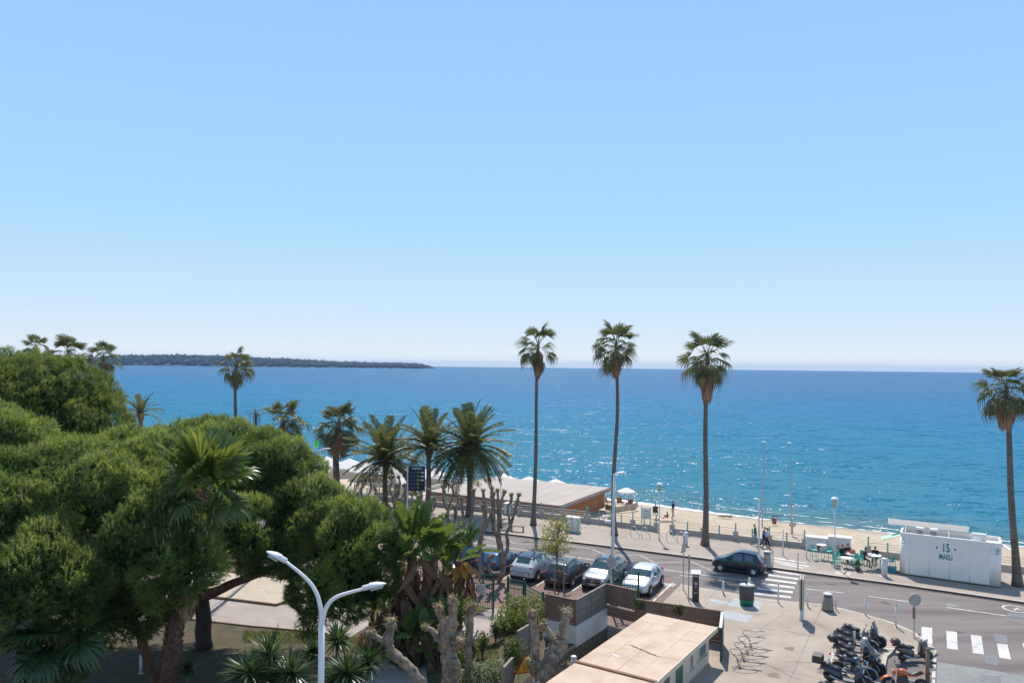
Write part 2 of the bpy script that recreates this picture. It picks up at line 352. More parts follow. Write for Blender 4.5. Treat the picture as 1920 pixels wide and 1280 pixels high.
# ---- road paint
def paint(name, m_, quads=(), lines=()):
    mb = MB()
    for q in quads: mb.add([G(x, y, 0.006) for x, y in q], [(0, 1, 2, 3)])
    for a, b, wd in lines: stripe(mb, G(*a), G(*b), wd, 0.006)
    return mark(name, mb, m_, road)
paint('edge_line', 'white_line', lines=[((700, 992), (960, 1027.5), .14), ((960, 1027.5), (1162, 1056), .14), ((1162, 1056), (1412, 1090), .13)])
for k in range(9):
    a = Vector((700 + 72 * k, 998 + 9.95 * k)); paint('dash_line', 'white_line', lines=[(a, a + Vector((38, 5.3)), .12)])
for a, b in (((1512, 1103.5), (1583, 1111)), ((1628, 1117), (1729, 1131)), ((1776, 1138), (1888, 1154)), ((1930, 1160), (2040, 1176))):
    paint('centre_dash', 'white_line', lines=[(a, b, .12)])
zz = [(905, 1004), (930, 1012), (945, 1009), (967, 1019), (1050, 1020), (1111, 1029), (1139, 1042), (1200, 1040), (1229, 1055), (1280, 1052.5)]
paint('zigzag_line', 'yellow_line', lines=[(zz[i], zz[i + 1], .12) for i in range(len(zz) - 1)] + [((1295, 1052), (1335, 1069), .12)])
# zebra across the main road: bars run along the road, each further one nearer the plaza
e0, e1 = G(1447, 1069.5), G(1404, 1121)           # far and near end of the zebra's left edge
for k in range(7):
    t = k / 6.0; a = e0.lerp(e1, t); b = G(1500, 1077).lerp(G(1479, 1128.5), t)
    s = MB(); stripe(s, a, b, 0.48, 0.0065); mark('zebra_bar', s, 'white_line', road)
for q in (((1728, 1174), (1748, 1176.5), (1748, 1208), (1728, 1198)), ((1774, 1181), (1794, 1184), (1796, 1217.5), (1776, 1214.5)), ((1820, 1189), (1840, 1191.5), (1845, 1226), (1824, 1223)), ((1869, 1205), (1889, 1207.5), (1895.5, 1235.5), (1874, 1232)), ((1917, 1205), (1937, 1208), (1949, 1244), (1928, 1241))):
    paint('zebra_bar', 'white_line', [q])
for q in (((1750, 1231), (1756, 1231), (1755, 1240), (1749, 1240)), ((1749, 1245), (1755, 1245), (1754, 1252), (1748, 1252)), ((1748, 1257), (1754, 1257), (1754, 1269), (1747.5, 1269)), ((1747, 1273), (1753, 1273), (1753, 1290), (1746, 1290))):
    paint('bay_dash', 'white_line', [q])
mb = MB(); mb.add([G(x, y, 0.006) for x, y in ((1757, 1240), (1840, 1252), (1930, 1268), (2000, 1280), (1990, 1400), (1757, 1400))], [tuple(range(6))]); mark('asphalt_patch', mb, 'asphalt_patch', road)
for q in (((1864, 1187), (1888, 1190), (1890, 1206), (1866, 1203)), ((1846, 1226), (1872, 1229), (1871, 1247), (1848, 1243)), ((1888, 1148), (1925, 1151), (1925, 1159), (1890, 1155)), ((1838, 1264), (1876, 1268), (1878, 1290), (1836, 1290))):
    mb = MB(); mb.add([G(x, y, 0.009) for x, y in q], [(0, 1, 2, 3)]); mark('drain_cover', mb, 'iron', road)
    mb = MB(); a, b, c, d = [G(x, y, 0.0) for x, y in q]
    for t in (0.2, 0.4, 0.6, 0.8): mb.bar(a.lerp(d, t) + Vector((0, 0, .012)), b.lerp(c, t) + Vector((0, 0, .012)), 0.035, 0.012)
    mb.build('drain_bar', 'plate', road)
for x, y, r_ in ((1785, 1134.5, .34), (1309, 1069, .4)):
    mb = MB(); mb.lathe([(0, .012), (r_, .012), (r_, .004)][::-1], 20, tuple(G(x, y, 0))); mb.build('manhole_cover', 'asphalt_patch', road)
mb = MB(); c = G(1905, 1141, 0)
for k in range(28):
    a0, a1 = 2 * math.pi * k / 28, 2 * math.pi * (k + 1) / 28
    mb.add([(c.x + rr * math.cos(t), c.y + rr * math.sin(t), 0.0065) for rr, t in ((.62, a0), (.74, a0), (.74, a1), (.62, a1))], [(0, 1, 2, 3)])
stripe(mb, c + Vector((-.25, -.2, 0)), c + Vector((.25, .2, 0)), .12, .0065); stripe(mb, c + Vector((-.05, .02, 0)), c + Vector((.3, -.22, 0)), .1, .007)
mark('speed_roundel', mb, 'white_line', road)
# white bars on the promenade (kerb-side crossing) and the paving squares round the palms
for a, b in (((1449, 1045), (1511, 1055)), ((1447, 1050.5), (1516, 1061.5)), ((1462, 1056), (1506, 1064.5))):
    mb = MB(); stripe(mb, G(*a, .13), G(*b, .13), 0.36, 0.1365); mark('crossing_bar', mb, 'white_line', prom)
for q in (((1570, 1069), (1590, 1071), (1580, 1078), (1562, 1076)), ((1583, 1072), (1596, 1071), (1593, 1080), (1582, 1079))):
    mb = MB(); mb.add([G(x, y, 0.136) for x, y in q], [(0, 1, 2, 3)]); mark('paving_patch', mb, 'kerb', prom)
mb = MB()
for k in range(-6, 24):
    a = Vector((2 + 2.9 * k * U.x, 64.2 + 2.9 * k * U.y, 0)); stripe(mb, a + N * 0.45, a + N * 11.2, 0.02, 0.1345)
for off in (3.4, 7.2): stripe(mb, Vector((-40, 84.9, 0)) + N * off, Vector((50, 38.4, 0)) + N * off, 0.02, 0.1348)
mark('paving_joint', mb, M['concrete'], prom)

# cracks, stains and patched spots on the paving
M['crack'] = mat('crack', (.09, .07, .058), .95); M['stain'] = mat('oil_stain', (.17, .13, .1), .85, (.22, .17, .13), 6); M['stain_road'] = mat('road_stain', (.07, .06, .056), .8, (.1, .085, .08), 6)
rk = random.Random(3)
def crack(px, py, L, ang, z, par):
    p = G(px, py, z); mb = MB(); a = ang
    for _ in range(int(L / .18)):
        a += rk.uniform(-.45, .45); q = p + Vector((math.cos(a), math.sin(a), 0)) * .18; stripe(mb, p, q, rk.uniform(.012, .03), z + .005); p = q
    mark('crack', mb, 'crack', par)
def blot(px, py, r_, z, par, m_):
    c = G(px, py, z); n = 18; ph = rk.uniform(0, 6); mb = MB(); mb.add([(c.x + r_ * (1 + .3 * math.sin(2 * t + ph) + .18 * math.sin(5 * t)) * math.cos(t), c.y + r_ * .8 * (1 + .3 * math.sin(3 * t + ph)) * math.sin(t), z + .0052) for t in [2 * math.pi * k / n for k in range(n)]], [tuple(range(n))]); mark('stain', mb, m_, par)
for x, y, L, a in ((1470, 1240, 3.2, .4), (1560, 1190, 2.4, 1.2), (1330, 1150, 1.8, 2.5), (1440, 1180, 2.6, -.4), (1500, 1275, 2.5, 2.0), (1395, 1150, 1.5, .2)): crack(x, y, L, a, .1302, plaza)
for x, y, L, a in ((1130, 1008, 2.5, -.4), (1250, 1030, 3.5, -.5), (1390, 1045, 2.5, 1.1), (1050, 1005, 3, -.2), (1620, 1088, 2, -.6)): crack(x, y, L, a, .1305, prom)
for x, y, L, a in ((1640, 1105, 5, -.45), (1250, 1062, 4, 1.3), (1800, 1160, 5, -.3), (1560, 1125, 4, 1.0), (1450, 1100, 2.5, .5), (1850, 1215, 4, 1.2)): crack(x, y, L, a, .0005, road)
for x, y, r_ in ((1480, 1215, .3), (1540, 1260, .22), (1430, 1195, .18), (1590, 1170, .25), (1450, 1265, .35), (1510, 1170, .12), (1620, 1185, .2)): blot(x, y, r_, .1296, plaza, 'stain')
for x, y, r_ in ((1250, 1080, .3), (1660, 1130, .35), (1800, 1185, .25), (1560, 1095, .3), (1160, 1035, .25), (1850, 1150, .2)): blot(x, y, r_, .0, road, 'stain_road')
# ------------------------------------------------------------------ beach and sea
SEA_Z = -2.1
shore_px = [(600, 871), (800, 893), (1000, 920), (1187, 943), (1240, 949), (1319, 960), (1397, 970), (1489, 981), (1620, 994), (1700, 1002), (1920, 1024)]
shore = [(-260, 240)] + [tuple(G(x, y, SEA_Z)[:2]) for x, y in shore_px] + [(85, 51), (150, 12)]
V = []; Fq = []
wl = [(-250, 195)] + wall_pts + [(150, -10)]
def along(pts, n):
    pts = [Vector((*p, 0)) for p in pts]; L = [0]
    for a, b in zip(pts[:-1], pts[1:]): L.append(L[-1] + (b - a).length)
    out = []
    for i in range(n):
        t = L[-1] * i / (n - 1); k = max(j for j in range(len(L)) if L[j] <= t + 1e-6); k = min(k, len(pts) - 2)
        out.append(pts[k].lerp(pts[k + 1], (t - L[k]) / max(1e-6, L[k + 1] - L[k])))
    return out
NA = 260; wa, sa = along(wl, NA), along(shore, NA)
mb = MB(); rows = [(-0.02, -0.75), (.12, -.8), (.25, -.95), (.38, -1.1), (.5, -1.25), (.62, -1.42), (.75, -1.6), (.88, -1.85), (1.0, SEA_Z + .02), (1.25, -2.9), (1.8, -4.5)]
vs = []
for t, z in rows:
    for i in range(NA):
        p = wa[i].lerp(sa[i], t); dz = (random.uniform(-.07, .07) if 0.05 < t < .9 else 0)
        vs.append((p.x, p.y, z + dz))
mb.add(vs, [(r_ * NA + i, r_ * NA + i + 1, (r_ + 1) * NA + i + 1, (r_ + 1) * NA + i) for r_ in range(len(rows) - 1) for i in range(NA - 1)], 0)
for i in range(len(mb.f)):
    if i // (NA - 1) >= 7: mb.m[i] = 1
tag(mb.build('beach', ['sand', 'wet_sand'], smooth=True), kind='structure')
# sea
m = bpy.data.materials.new('sea_water'); m.use_nodes = True; MATS['sea'] = M['sea'] = m
t = m.node_tree; n = t.nodes; l = t.links; b = n['Principled BSDF']
geo = n.new('ShaderNodeNewGeometry')
def vmath(op, a, v=None, b_=None):
    q = n.new('ShaderNodeVectorMath'); q.operation = op; l.new(a, q.inputs[0])
    if v is not None: q.inputs[1].default_value = v
    if b_ is not None: l.new(b_, q.inputs[1])
    return q
dt = vmath('DOT_PRODUCT', geo.outputs['Position'], (N.x, N.y, 0))
mr = n.new('ShaderNodeMapRange'); mr.inputs[1].default_value = 86; mr.inputs[2].default_value = 900; l.new(dt.outputs['Value'], mr.inputs[0])
pz = n.new('ShaderNodeTexNoise'); pz.inputs['Scale'].default_value = 0.012; pz.inputs['Detail'].default_value = 5
mp2 = n.new('ShaderNodeMapping'); mp2.inputs['Scale'].default_value = (0.35, 1, 1); mp2.inputs['Rotation'].default_value = (0, 0, -0.15); l.new(geo.outputs['Position'], mp2.inputs[0]); l.new(mp2.outputs[0], pz.inputs['Vector'])
ad = n.new('ShaderNodeMath'); ad.operation = 'MULTIPLY_ADD'; ad.inputs[1].default_value = 0.26; l.new(pz.outputs['Fac'], ad.inputs[0])
sb_ = n.new('ShaderNodeMath'); sb_.operation = 'SUBTRACT'; sb_.inputs[1].default_value = 0.13; l.new(mr.outputs[0], sb_.inputs[0]); l.new(sb_.outputs[0], ad.inputs[2])
cr_ = n.new('ShaderNodeValToRGB'); el = cr_.color_ramp.elements
el[0].position = 0.0; el[0].color = (0.07, 0.15, 0.165, 1); el[1].position = 1.0; el[1].color = (0.04, 0.132, 0.255, 1)
for p_, c_ in ((0.025, (0.018, 0.15, 0.23)), (0.10, (0.004, 0.145, 0.255)), (0.26, (0.012, 0.138, 0.275)), (0.5, (0.022, 0.132, 0.27))):
    e_ = el.new(p_); e_.color = (*c_, 1)
l.new(ad.outputs[0], cr_.inputs[0]); n.remove(b); b = n.new('ShaderNodeBsdfDiffuse'); gl = n.new('ShaderNodeBsdfGlossy'); gl.inputs['Roughness'].default_value = 0.16
ms = n.new('ShaderNodeMixShader'); fr = n.new('ShaderNodeFresnel'); fr.inputs['IOR'].default_value = 1.33
mrf = n.new('ShaderNodeMapRange'); mrf.inputs[1].default_value = 0.02; mrf.inputs[2].default_value = 0.7; mrf.inputs[3].default_value = 0.06; mrf.inputs[4].default_value = 0.24
l.new(fr.outputs[0], mrf.inputs[0]); l.new(mrf.outputs[0], ms.inputs[0]); l.new(b.outputs[0], ms.inputs[1]); l.new(gl.outputs[0], ms.inputs[2]); l.new(ms.outputs[0], n['Material Output'].inputs['Surface'])
l.new(cr_.outputs[0], b.inputs['Color'])
prev = None
for sc_, amp, st in ((0.07, 0.24, (0.5, 1.5, 1)), (0.28, 0.44, (0.45, 1.4, 1)), (0.9, 0.6, (0.7, 1.1, 1)), (3.2, 0.62, (1, 1, 1))):
    mp = n.new('ShaderNodeMapping'); mp.inputs['Scale'].default_value = st; mp.inputs['Rotation'].default_value = (0, 0, 0.25); l.new(geo.outputs['Position'], mp.inputs[0])
    nz = n.new('ShaderNodeTexNoise'); nz.inputs['Scale'].default_value = sc_; nz.inputs['Detail'].default_value = 3; l.new(mp.outputs[0], nz.inputs['Vector'])
    s1 = vmath('SUBTRACT', nz.outputs['Color'], (0.5, 0.5, 0.5)); s2 = vmath('MULTIPLY', s1.outputs[0], (amp * 2, amp * 2.6, 0))
    prev = s2 if prev is None else vmath('ADD', prev.outputs[0], None, s2.outputs[0])
up = vmath('ADD', prev.outputs[0], (0, 0, 1)); nn = vmath('NORMALIZE', up.outputs[0]); l.new(nn.outputs[0], gl.inputs['Normal']); l.new(nn.outputs[0], fr.inputs['Normal'])
nd = vmath('MULTIPLY', prev.outputs[0], (1.0, 1.1, 0)); nd2 = vmath('ADD', nd.outputs[0], (0, 0, 1)); nd3 = vmath('NORMALIZE', nd2.outputs[0]); l.new(nd3.outputs[0], b.inputs['Normal'])
sea_poly = [(-20000, 14000), (-20000, 500), (-300, 245)] + [(p[0] - N.x * 1.0, p[1] - N.y * 1.0) for p in shore] + [(400, -150), (20000, -150), (20000, 14000)]
sheet('sea', sea_poly, SEA_Z, 'sea')
M['foam'] = mat('sea_foam', (0.78, 0.8, 0.8), 0.6, (0.62, 0.66, 0.68), 3.0)
mb = MB(); fo = along(shore, 700)
def foam_strip(off, wd, gap, zz):
    ring = []
    for i, p in enumerate(fo):
        q = math.sin(i * .13) * .5 + math.sin(i * .041 + 2) * .8 + random.uniform(-.35, .35)
        wv = max(0.0, wd * (0.65 + .5 * math.sin(i * .071 + off) + random.uniform(-.4, .4)) - gap)
        a = p + N * (off + q * .5); ring.append((a - N * wv / 2, a + N * wv / 2))
    for i in range(len(ring) - 1):
        (a, b_), (c, d) = ring[i], ring[i + 1]
        if (a - b_).length < .02 and (c - d).length < .02: continue
        mb.add([(q.x, q.y, zz) for q in (a, c, d, b_)], [(0, 1, 2, 3)])
foam_strip(0.2, 1.1, 0.0, SEA_Z + .05); foam_strip(2.2, 0.7, 0.4, SEA_Z + .045); foam_strip(4.6, 0.6, .5, SEA_Z + .04)
tag(mark('shore_foam', mb, 'foam'), 'thin white line of foam along the shore', kind='stuff')
# ------------------------------------------------------------------ vegetation
M['needles'] = mat('pine_needles', (0.036, 0.09, 0.024), 0.5, (0.30, 0.375, 0.1), attr='tint', transl=0.5)
M['needles_dark'] = mat('pine_needles_dark', (0.042, 0.088, 0.022), 0.5, (0.26, 0.31, 0.08), attr='tint', transl=0.48)
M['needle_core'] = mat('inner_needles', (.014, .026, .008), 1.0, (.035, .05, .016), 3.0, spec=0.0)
M['candle'] = mat('pine_candle', (0.42, 0.23, 0.12), 0.8, (0.55, 0.34, 0.19), attr='tint')
M['pine_bark'] = mat('pine_bark', (0.10, 0.05, 0.032), 0.9, (0.2, 0.105, 0.068), 5, 0.05, 9, stretch=(1, 1, 0.35))
M['dark_bark'] = mat('dark_bark', (0.045, 0.032, 0.026), 0.9, (0.09, 0.062, 0.05), 5, 0.05, 9, stretch=(1, 1, 0.3))
M['palm_bark'] = mat('palm_bark', (0.10, 0.076, 0.06), 0.9, (0.23, 0.18, 0.145), 2.2, 0.04, 7, stretch=(.6, .6, 5))
M['fibre_bark'] = mat('palm_fibre', (0.13, 0.065, 0.042), 0.95, (0.26, 0.15, 0.10), 6, 0.05, 10)
M['frond'] = mat('palm_frond', (0.045, 0.066, 0.024), 0.55, (0.15, 0.165, 0.065), attr='tint', transl=0.3)
M['date_frond'] = mat('date_palm_frond', (0.075, 0.1, 0.034), 0.5, (0.215, 0.225, 0.08), attr='tint', transl=0.3)
M['dead_frond'] = mat('dead_frond', (0.24, 0.135, 0.085), 0.9, (0.46, 0.29, 0.185), attr='tint', transl=0.2)
M['fan_leaf'] = mat('fan_leaf', (0.05, 0.095, 0.016), 0.36, (0.17, 0.21, 0.05), attr='tint', transl=0.4)
M['big_leaf'] = mat('strelitzia_leaf', (0.045, 0.095, 0.022), 0.36, (0.15, 0.195, 0.045), attr='tint', transl=0.35)
M['brown_leaf'] = mat('withered_leaf', (0.13, 0.075, 0.045), 0.9, (0.30, 0.17, 0.10), attr='tint', transl=0.25)
M['orange_leaf'] = mat('orange_leaf', (0.45, 0.2, 0.04), 0.6, (0.55, 0.33, 0.08), attr='tint', transl=0.4)
M['sword_leaf'] = mat('sword_leaf', (0.022, 0.055, 0.018), 0.35, (0.075, 0.12, 0.035), attr='tint', transl=0.3)
M['shrub_leaf'] = mat('shrub_leaf', (0.045, 0.085, 0.015), 0.45, (0.16, 0.2, 0.035), attr='tint', transl=0.4)
M['hedge_leaf'] = mat('hedge_leaf', (0.06, 0.11, 0.018), 0.42, (0.26, 0.29, 0.05), attr='tint', transl=0.45)
M['dark_leaf'] = mat('dark_leaf', (0.022, 0.05, 0.016), 0.4, (0.075, 0.115, 0.03), attr='tint', transl=0.35)
M['pale_leaf'] = mat('variegated_leaf', (0.07, 0.12, 0.035), 0.45, (0.40, 0.42, 0.24), attr='tint', transl=0.3)
M['spring_leaf'] = mat('spring_leaf', (0.15, 0.17, 0.035), 0.5, (0.38, 0.37, 0.10), attr='tint', transl=0.5)
M['plane_bark'] = mat('plane_bark', (0.19, 0.14, 0.10), 0.85, (0.42, 0.335, 0.25), 6.5, 0.05, 9, stretch=(1, 1, 0.6), col3=(0.085, 0.06, 0.042), scale3=4.0, f3=0.95)
M['knob'] = mat('pollard_knob', (0.14, 0.09, 0.062), 0.95, (0.40, 0.29, 0.2), 7, 0.05, 14)
M['twig'] = mat('twig', (0.12, 0.085, 0.06), 0.9)
def unit(a): return a / np.maximum(1e-9, np.linalg.norm(a, axis=-1, keepdims=True))
def rdirs(n): return unit(RNG.normal(size=(n, 3)))
def tris_to(name, V, m_, tint, parent, mats=None, midx=None):
    F = np.arange(len(V)).reshape(-1, 3); return link(npmesh(name, V, F, mats or m_, tint, midx), name, parent)
def tufts(pos, ax, size, K, spread, wd, tint, brush=0.0):
    """needle tufts: K thin triangles each"""
    T = len(pos); d = ax[:, None, :] * 1.0 + RNG.normal(size=(T, K, 3)) * spread; d = unit(d)
    L = size[:, None, None] * RNG.uniform(.65, 1.1, (T, K, 1)); side = unit(np.cross(d, RNG.normal(size=(T, K, 3))))
    u = RNG.uniform(0, 1, (T, K, 1)) * brush * size[:, None, None]
    b = pos[:, None, :] + ax[:, None, :] * u + d * L * 0.05; tip = b + d * L
    V = np.stack([b - side * wd / 2, b + side * wd / 2, tip], 2).reshape(-1, 3)
    tt = np.repeat(np.clip(tint[:, None] + RNG.normal(size=(T, K)) * .12, 0, 1).reshape(-1), 3)
    return V, tt
def pine(name, label, base, trunk, masses, dark=False, dens=1.0, shrink=.97, gap=.108):
    root = thing(name, label, 'tree', base); bs = np.array(base)
    for pts, rad, mname in trunk:
        t = MB(); q = []; rr = []
        for i in range(len(pts) - 1):
            for k in range(4):
                q.append(Vector(pts[i]).lerp(Vector(pts[i + 1]), k / 4) - Vector(base) + Vector((random.uniform(-.05, .05), random.uniform(-.05, .05), 0)))
                rr.append((rad[i] + (rad[i + 1] - rad[i]) * k / 4) * random.uniform(.93, 1.08))
        q.append(Vector(pts[-1]) - Vector(base)); rr.append(rad[-1])
        t.tube(q, rr, 10); t.build('trunk' if pts is trunk[0][0] else 'limb', mname, root, True)
    C = [np.array(c) for c, r_ in masses]; RR = [np.array(r_) * shrink for c, r_ in masses]
    kv = RNG.normal(size=(14, 3)); kv = unit(kv) * (2 * math.pi / RNG.uniform(.75, 2.4, (14, 1))); ph = RNG.uniform(0, 6.28, 14)
    def lump(p): return np.sin(p @ kv.T + ph).sum(1) / 14 ** .5       # about unit variance
    TP = []; TD = []; TB = []
    br = MB(); core = MB()
    for ci, (c, r_) in enumerate(zip(C, RR)):
        n = int(dens * 4 * math.pi * (np.prod(r_)) ** (2 / 3) / (gap * gap)); d = rdirs(n); d = d[d[:, 2] > -0.9]
        p0 = c + d * r_; nrm = unit(d / r_); b_ = lump(p0); p = p0 + nrm * (np.clip(b_, -1.6, 2.0) * .25)[:, None]
        keep = ~((nrm[:, 1] > 0.5) & (nrm[:, 2] < 0.15))
        for cj, (c2, r2) in enumerate(zip(C, RR)):
            if cj != ci: keep &= (((p - c2) / (r2 * .95)) ** 2).sum(1) > 1
        # thin the hollows so that the clumps stand apart
        keep &= RNG.random(len(p)) < np.clip(.8 + .42 * b_, .2, 1)
        TP.append(p[keep]); TD.append(nrm[keep]); TB.append(b_[keep])
        for a in p[keep][::420]:
            mid = (a + c) / 2 + np.array((0, 0, -.25)); br.tube([c + np.array((0, 0, -r_[2] * .5)) - bs, mid - bs, a - bs], [.09, .05, .015], 4)
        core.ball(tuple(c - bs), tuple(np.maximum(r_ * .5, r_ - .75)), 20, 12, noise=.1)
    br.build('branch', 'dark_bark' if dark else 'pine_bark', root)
    core.build('inner_foliage', 'needle_core', root)  # solid balls added inside the crown to block light and shade the ground
    TP = np.concatenate(TP); TD = np.concatenate(TD); TB = np.concatenate(TB); T = len(TP)
    ta = unit(TD * .75 + np.array((0, 0, .7)) + RNG.normal(size=(T, 3)) * .32)
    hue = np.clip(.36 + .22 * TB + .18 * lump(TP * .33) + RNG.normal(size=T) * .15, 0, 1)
    V, tt = tufts(TP - bs - ta * .1, ta, RNG.uniform(.15, .25, T), 16, .55, .023, hue, 1.5)
    n2 = T // 6; ii = RNG.integers(0, T, n2); ip = TP[ii] - TD[ii] * RNG.uniform(.1, .45, (n2, 1)) + RNG.normal(size=(n2, 3)) * .15
    V2, t2 = tufts(ip - bs, rdirs(n2), RNG.uniform(.25, .4, n2), 9, .9, .06, RNG.uniform(0, .3, n2))
    crown = tris_to('crown', np.concatenate([V, V2]), 'needles_dark' if dark else 'needles', np.concatenate([tt, t2]), root)
    # upright tan shoots on the top of the crown
    up = np.where((ta[:, 2] > .72) & (TD[:, 2] > .38) & (TB > -.2))[0]; up = up[RNG.random(len(up)) < (.2 if not dark else .14)]
    b = TP[up] - bs + ta[up] * .12; h = RNG.uniform(.15, .3, (len(up), 1)); lean = RNG.normal(size=(len(up), 3)) * .05
    a0 = RNG.uniform(0, 6.28, len(up)); VV = []
    for k in range(3):
        a1, a2 = a0 + k * 2.094, a0 + (k + 1) * 2.094
        q1 = b + np.stack([np.cos(a1), np.sin(a1), 0 * a1], 1) * .028; q2 = b + np.stack([np.cos(a2), np.sin(a2), 0 * a1], 1) * .028
        VV.append(np.stack([q1, q2, b + np.array((0, 0, 1)) * h + lean], 1))
    VV = np.stack(VV, 1).reshape(-1, 3)
    tris_to('new_shoots', VV, 'candle', np.repeat(RNG.uniform(0, 1, len(up)), 9), crown)
    return root
# back pine, dark, on the left edge
def PM(px, py, D, rx, ry, rz): return (tuple(P(px, py, D)), (rx, ry, rz))
def ground_under(px, py, D): p = P(px, py, D); return (p.x, p.y, 0.03)
bA = ground_under(60, 900, 46)
pine('pine_tree', 'dark rounded pine at the left edge, behind the paler pines', bA, [([bA, P(60, 900, 46), P(60, 800, 46)], [.45, .35, .2], 'dark_bark')],
     [PM(70, 770, 46, 5.0, 4.2, 3.3), PM(-40, 740, 47, 4.6, 4.0, 2.7), PM(150, 830, 45, 3.2, 3, 2.6), PM(20, 880, 44, 4, 3.2, 2.4)], dark=True, gap=.13)
bB = tuple(G(298, 1292, .03))
pine('pine_tree', 'broad pale green pine in front on the left, reddish leaning trunk', bB,
     [([bB, P(285, 1255, 33), P(264, 1195, 32.5), P(225, 1110, 32), P(180, 1000, 31.5)], [.24, .22, .2, .2, .13], 'pine_bark'), ([P(225, 1110, 32), P(110, 1080, 30), P(20, 1060, 29)], [.15, .1, .06], 'pine_bark'),
      ([P(225, 1110, 32), P(290, 1040, 31), P(340, 980, 31)], [.15, .11, .07], 'pine_bark')],
     [PM(150, 930, 32, 4.0, 3.4, 2.2), PM(110, 950, 38.5, 4.2, 3.4, 1.9), PM(280, 945, 39.5, 3.4, 3.2, 1.7), PM(10, 985, 30, 3.2, 3, 2.6), PM(50, 1085, 28.5, 3.2, 2.6, 2.2), PM(150, 1085, 30, 2.2, 2, 1.9), PM(240, 1130, 31.5, 1.7, 1.4, 1.4), PM(265, 1010, 31, 2.6, 2.6, 2.3), PM(330, 1045, 30.2, 1.7, 1.8, 1.5), PM(285, 890, 35, 3.0, 3, 2.0), PM(-20, 870, 33, 2.6, 3, 2.4), PM(330, 1085, 31, 1.3, 1.3, 1.0)])  # the rear masses, hidden behind the crown, are added to shade the ground
bC = tuple(G(382, 1213, .03))
pine('pine_tree', 'wide pine crown sloping down to the right, dark upright trunk', bC,
     [([bC, P(380, 1150, 37.8), P(372, 1060, 37.8), P(400, 960, 38)], [.42, .37, .3, .16], 'dark_bark'), ([P(383, 1118, 37.4), P(440, 1092, 37), P(520, 1062, 36.5), P(610, 1020, 36)], [.26, .22, .17, .1], 'pine_bark')],
     [PM(400, 870, 41, 3.4, 3.2, 2.4), PM(490, 905, 40, 3.1, 3, 2.6), PM(566, 990, 38.5, 2.6, 2.7, 2.5), PM(655, 1030, 37.5, 2.25, 2.3, 2.5), PM(640, 1110, 36.8, 1.95, 1.9, 1.35), PM(520, 1020, 37.5, 2.1, 2, 1.5), PM(440, 1000, 36, 1.9, 2, 1.6), PM(605, 1100, 36.5, 1.6, 1.6, 1.8), PM(690, 1090, 37.2, 1.5, 1.5, 1.7)])

# ---------------------------------------------------------------- palms
def fan_leaf_mesh(seed, pet=0.75, blade=0.85, nseg=20, droop=0.35, m_='frond', fold=.10, wid=.075, tips=0.5, span=250):
    r = np.random.default_rng(seed); V = []; F = []; tt = []
    def quadstrip(pts, ws, nrm, tv):
        o = len(V)
        for (p, w_) in zip(pts, ws):
            V.append(p - nrm * w_); V.append(p + nrm * w_); tt.extend([tv, tv])
        for i in range(len(pts) - 1): F.append((o + 2 * i, o + 2 * i + 1, o + 2 * i + 3)); F.append((o + 2 * i, o + 2 * i + 3, o + 2 * i + 2))
    n = 5; pp = [np.array((pet * i / n, 0, -droop * .35 * pet * (i / n) ** 2)) for i in range(n + 1)]
    quadstrip(pp, [.03 * (1 - .4 * i / n) for i in range(n + 1)], np.array((0, 1, 0)), .55)
    quadstrip(pp, [.02 * (1 - .4 * i / n) for i in range(n + 1)], np.array((0, 0, 1)), .55)
    o = pp[-1]; slope = -droop * .5
    for k in range(nseg):
        a = (k / (nseg - 1) - .5) * R(span); L = blade * (1 - .18 * abs(a) / R(125)) * r.uniform(.85, 1.05)
        d = np.array((math.cos(a), math.sin(a), slope * math.cos(a) + .12 * abs(math.sin(a)) )); d = d / np.linalg.norm(d)
        dr = droop * r.uniform(.7, 1.3)
        p0 = o + d * .04; p1 = o + d * L * .5 + np.array((0, 0, -.03 * dr)); p2 = o + d * L * .78 + np.array((0, 0, -dr * .14)); p3 = o + d * L * (1 - .18 * dr) + np.array((0, 0, -dr * L * tips))
        s = np.cross(d, (0, 0, 1)); s = s / np.linalg.norm(s); s = s + np.array((0, 0, fold * 5 * (1 if k % 2 else -1))); s = s / np.linalg.norm(s)
        quadstrip([p0, p1, p2, p3], [.012, wid * blade * 1.1, wid * .75 * blade, .004], s, float(np.clip(r.normal(.5, .25), 0, 1)))
    return npmesh('leaf', np.array(V), np.array(F), m_, tt)
def place_leaf(me, parent, az, el, p=(0, 0, 0), sc=1.0, roll=0.0, name='leaf'):
    o = link(me, name, parent)
    o.matrix_basis = Matrix.Translation(p) @ Matrix.Rotation(az, 4, 'Z') @ Matrix.Rotation(-el, 4, 'Y') @ Matrix.Rotation(roll, 4, 'X') @ Matrix.Scale(sc, 4)
    return o
FAN = [fan_leaf_mesh(i, .95, .8, 15, d, wid=.055, tips=t_, span=sp) for i, (d, t_, sp) in enumerate(((.7, .5, 210), (1.0, .62, 200), (1.25, .7, 190), (1.4, .75, 180), (.8, .55, 190), (1.15, .7, 170)))]
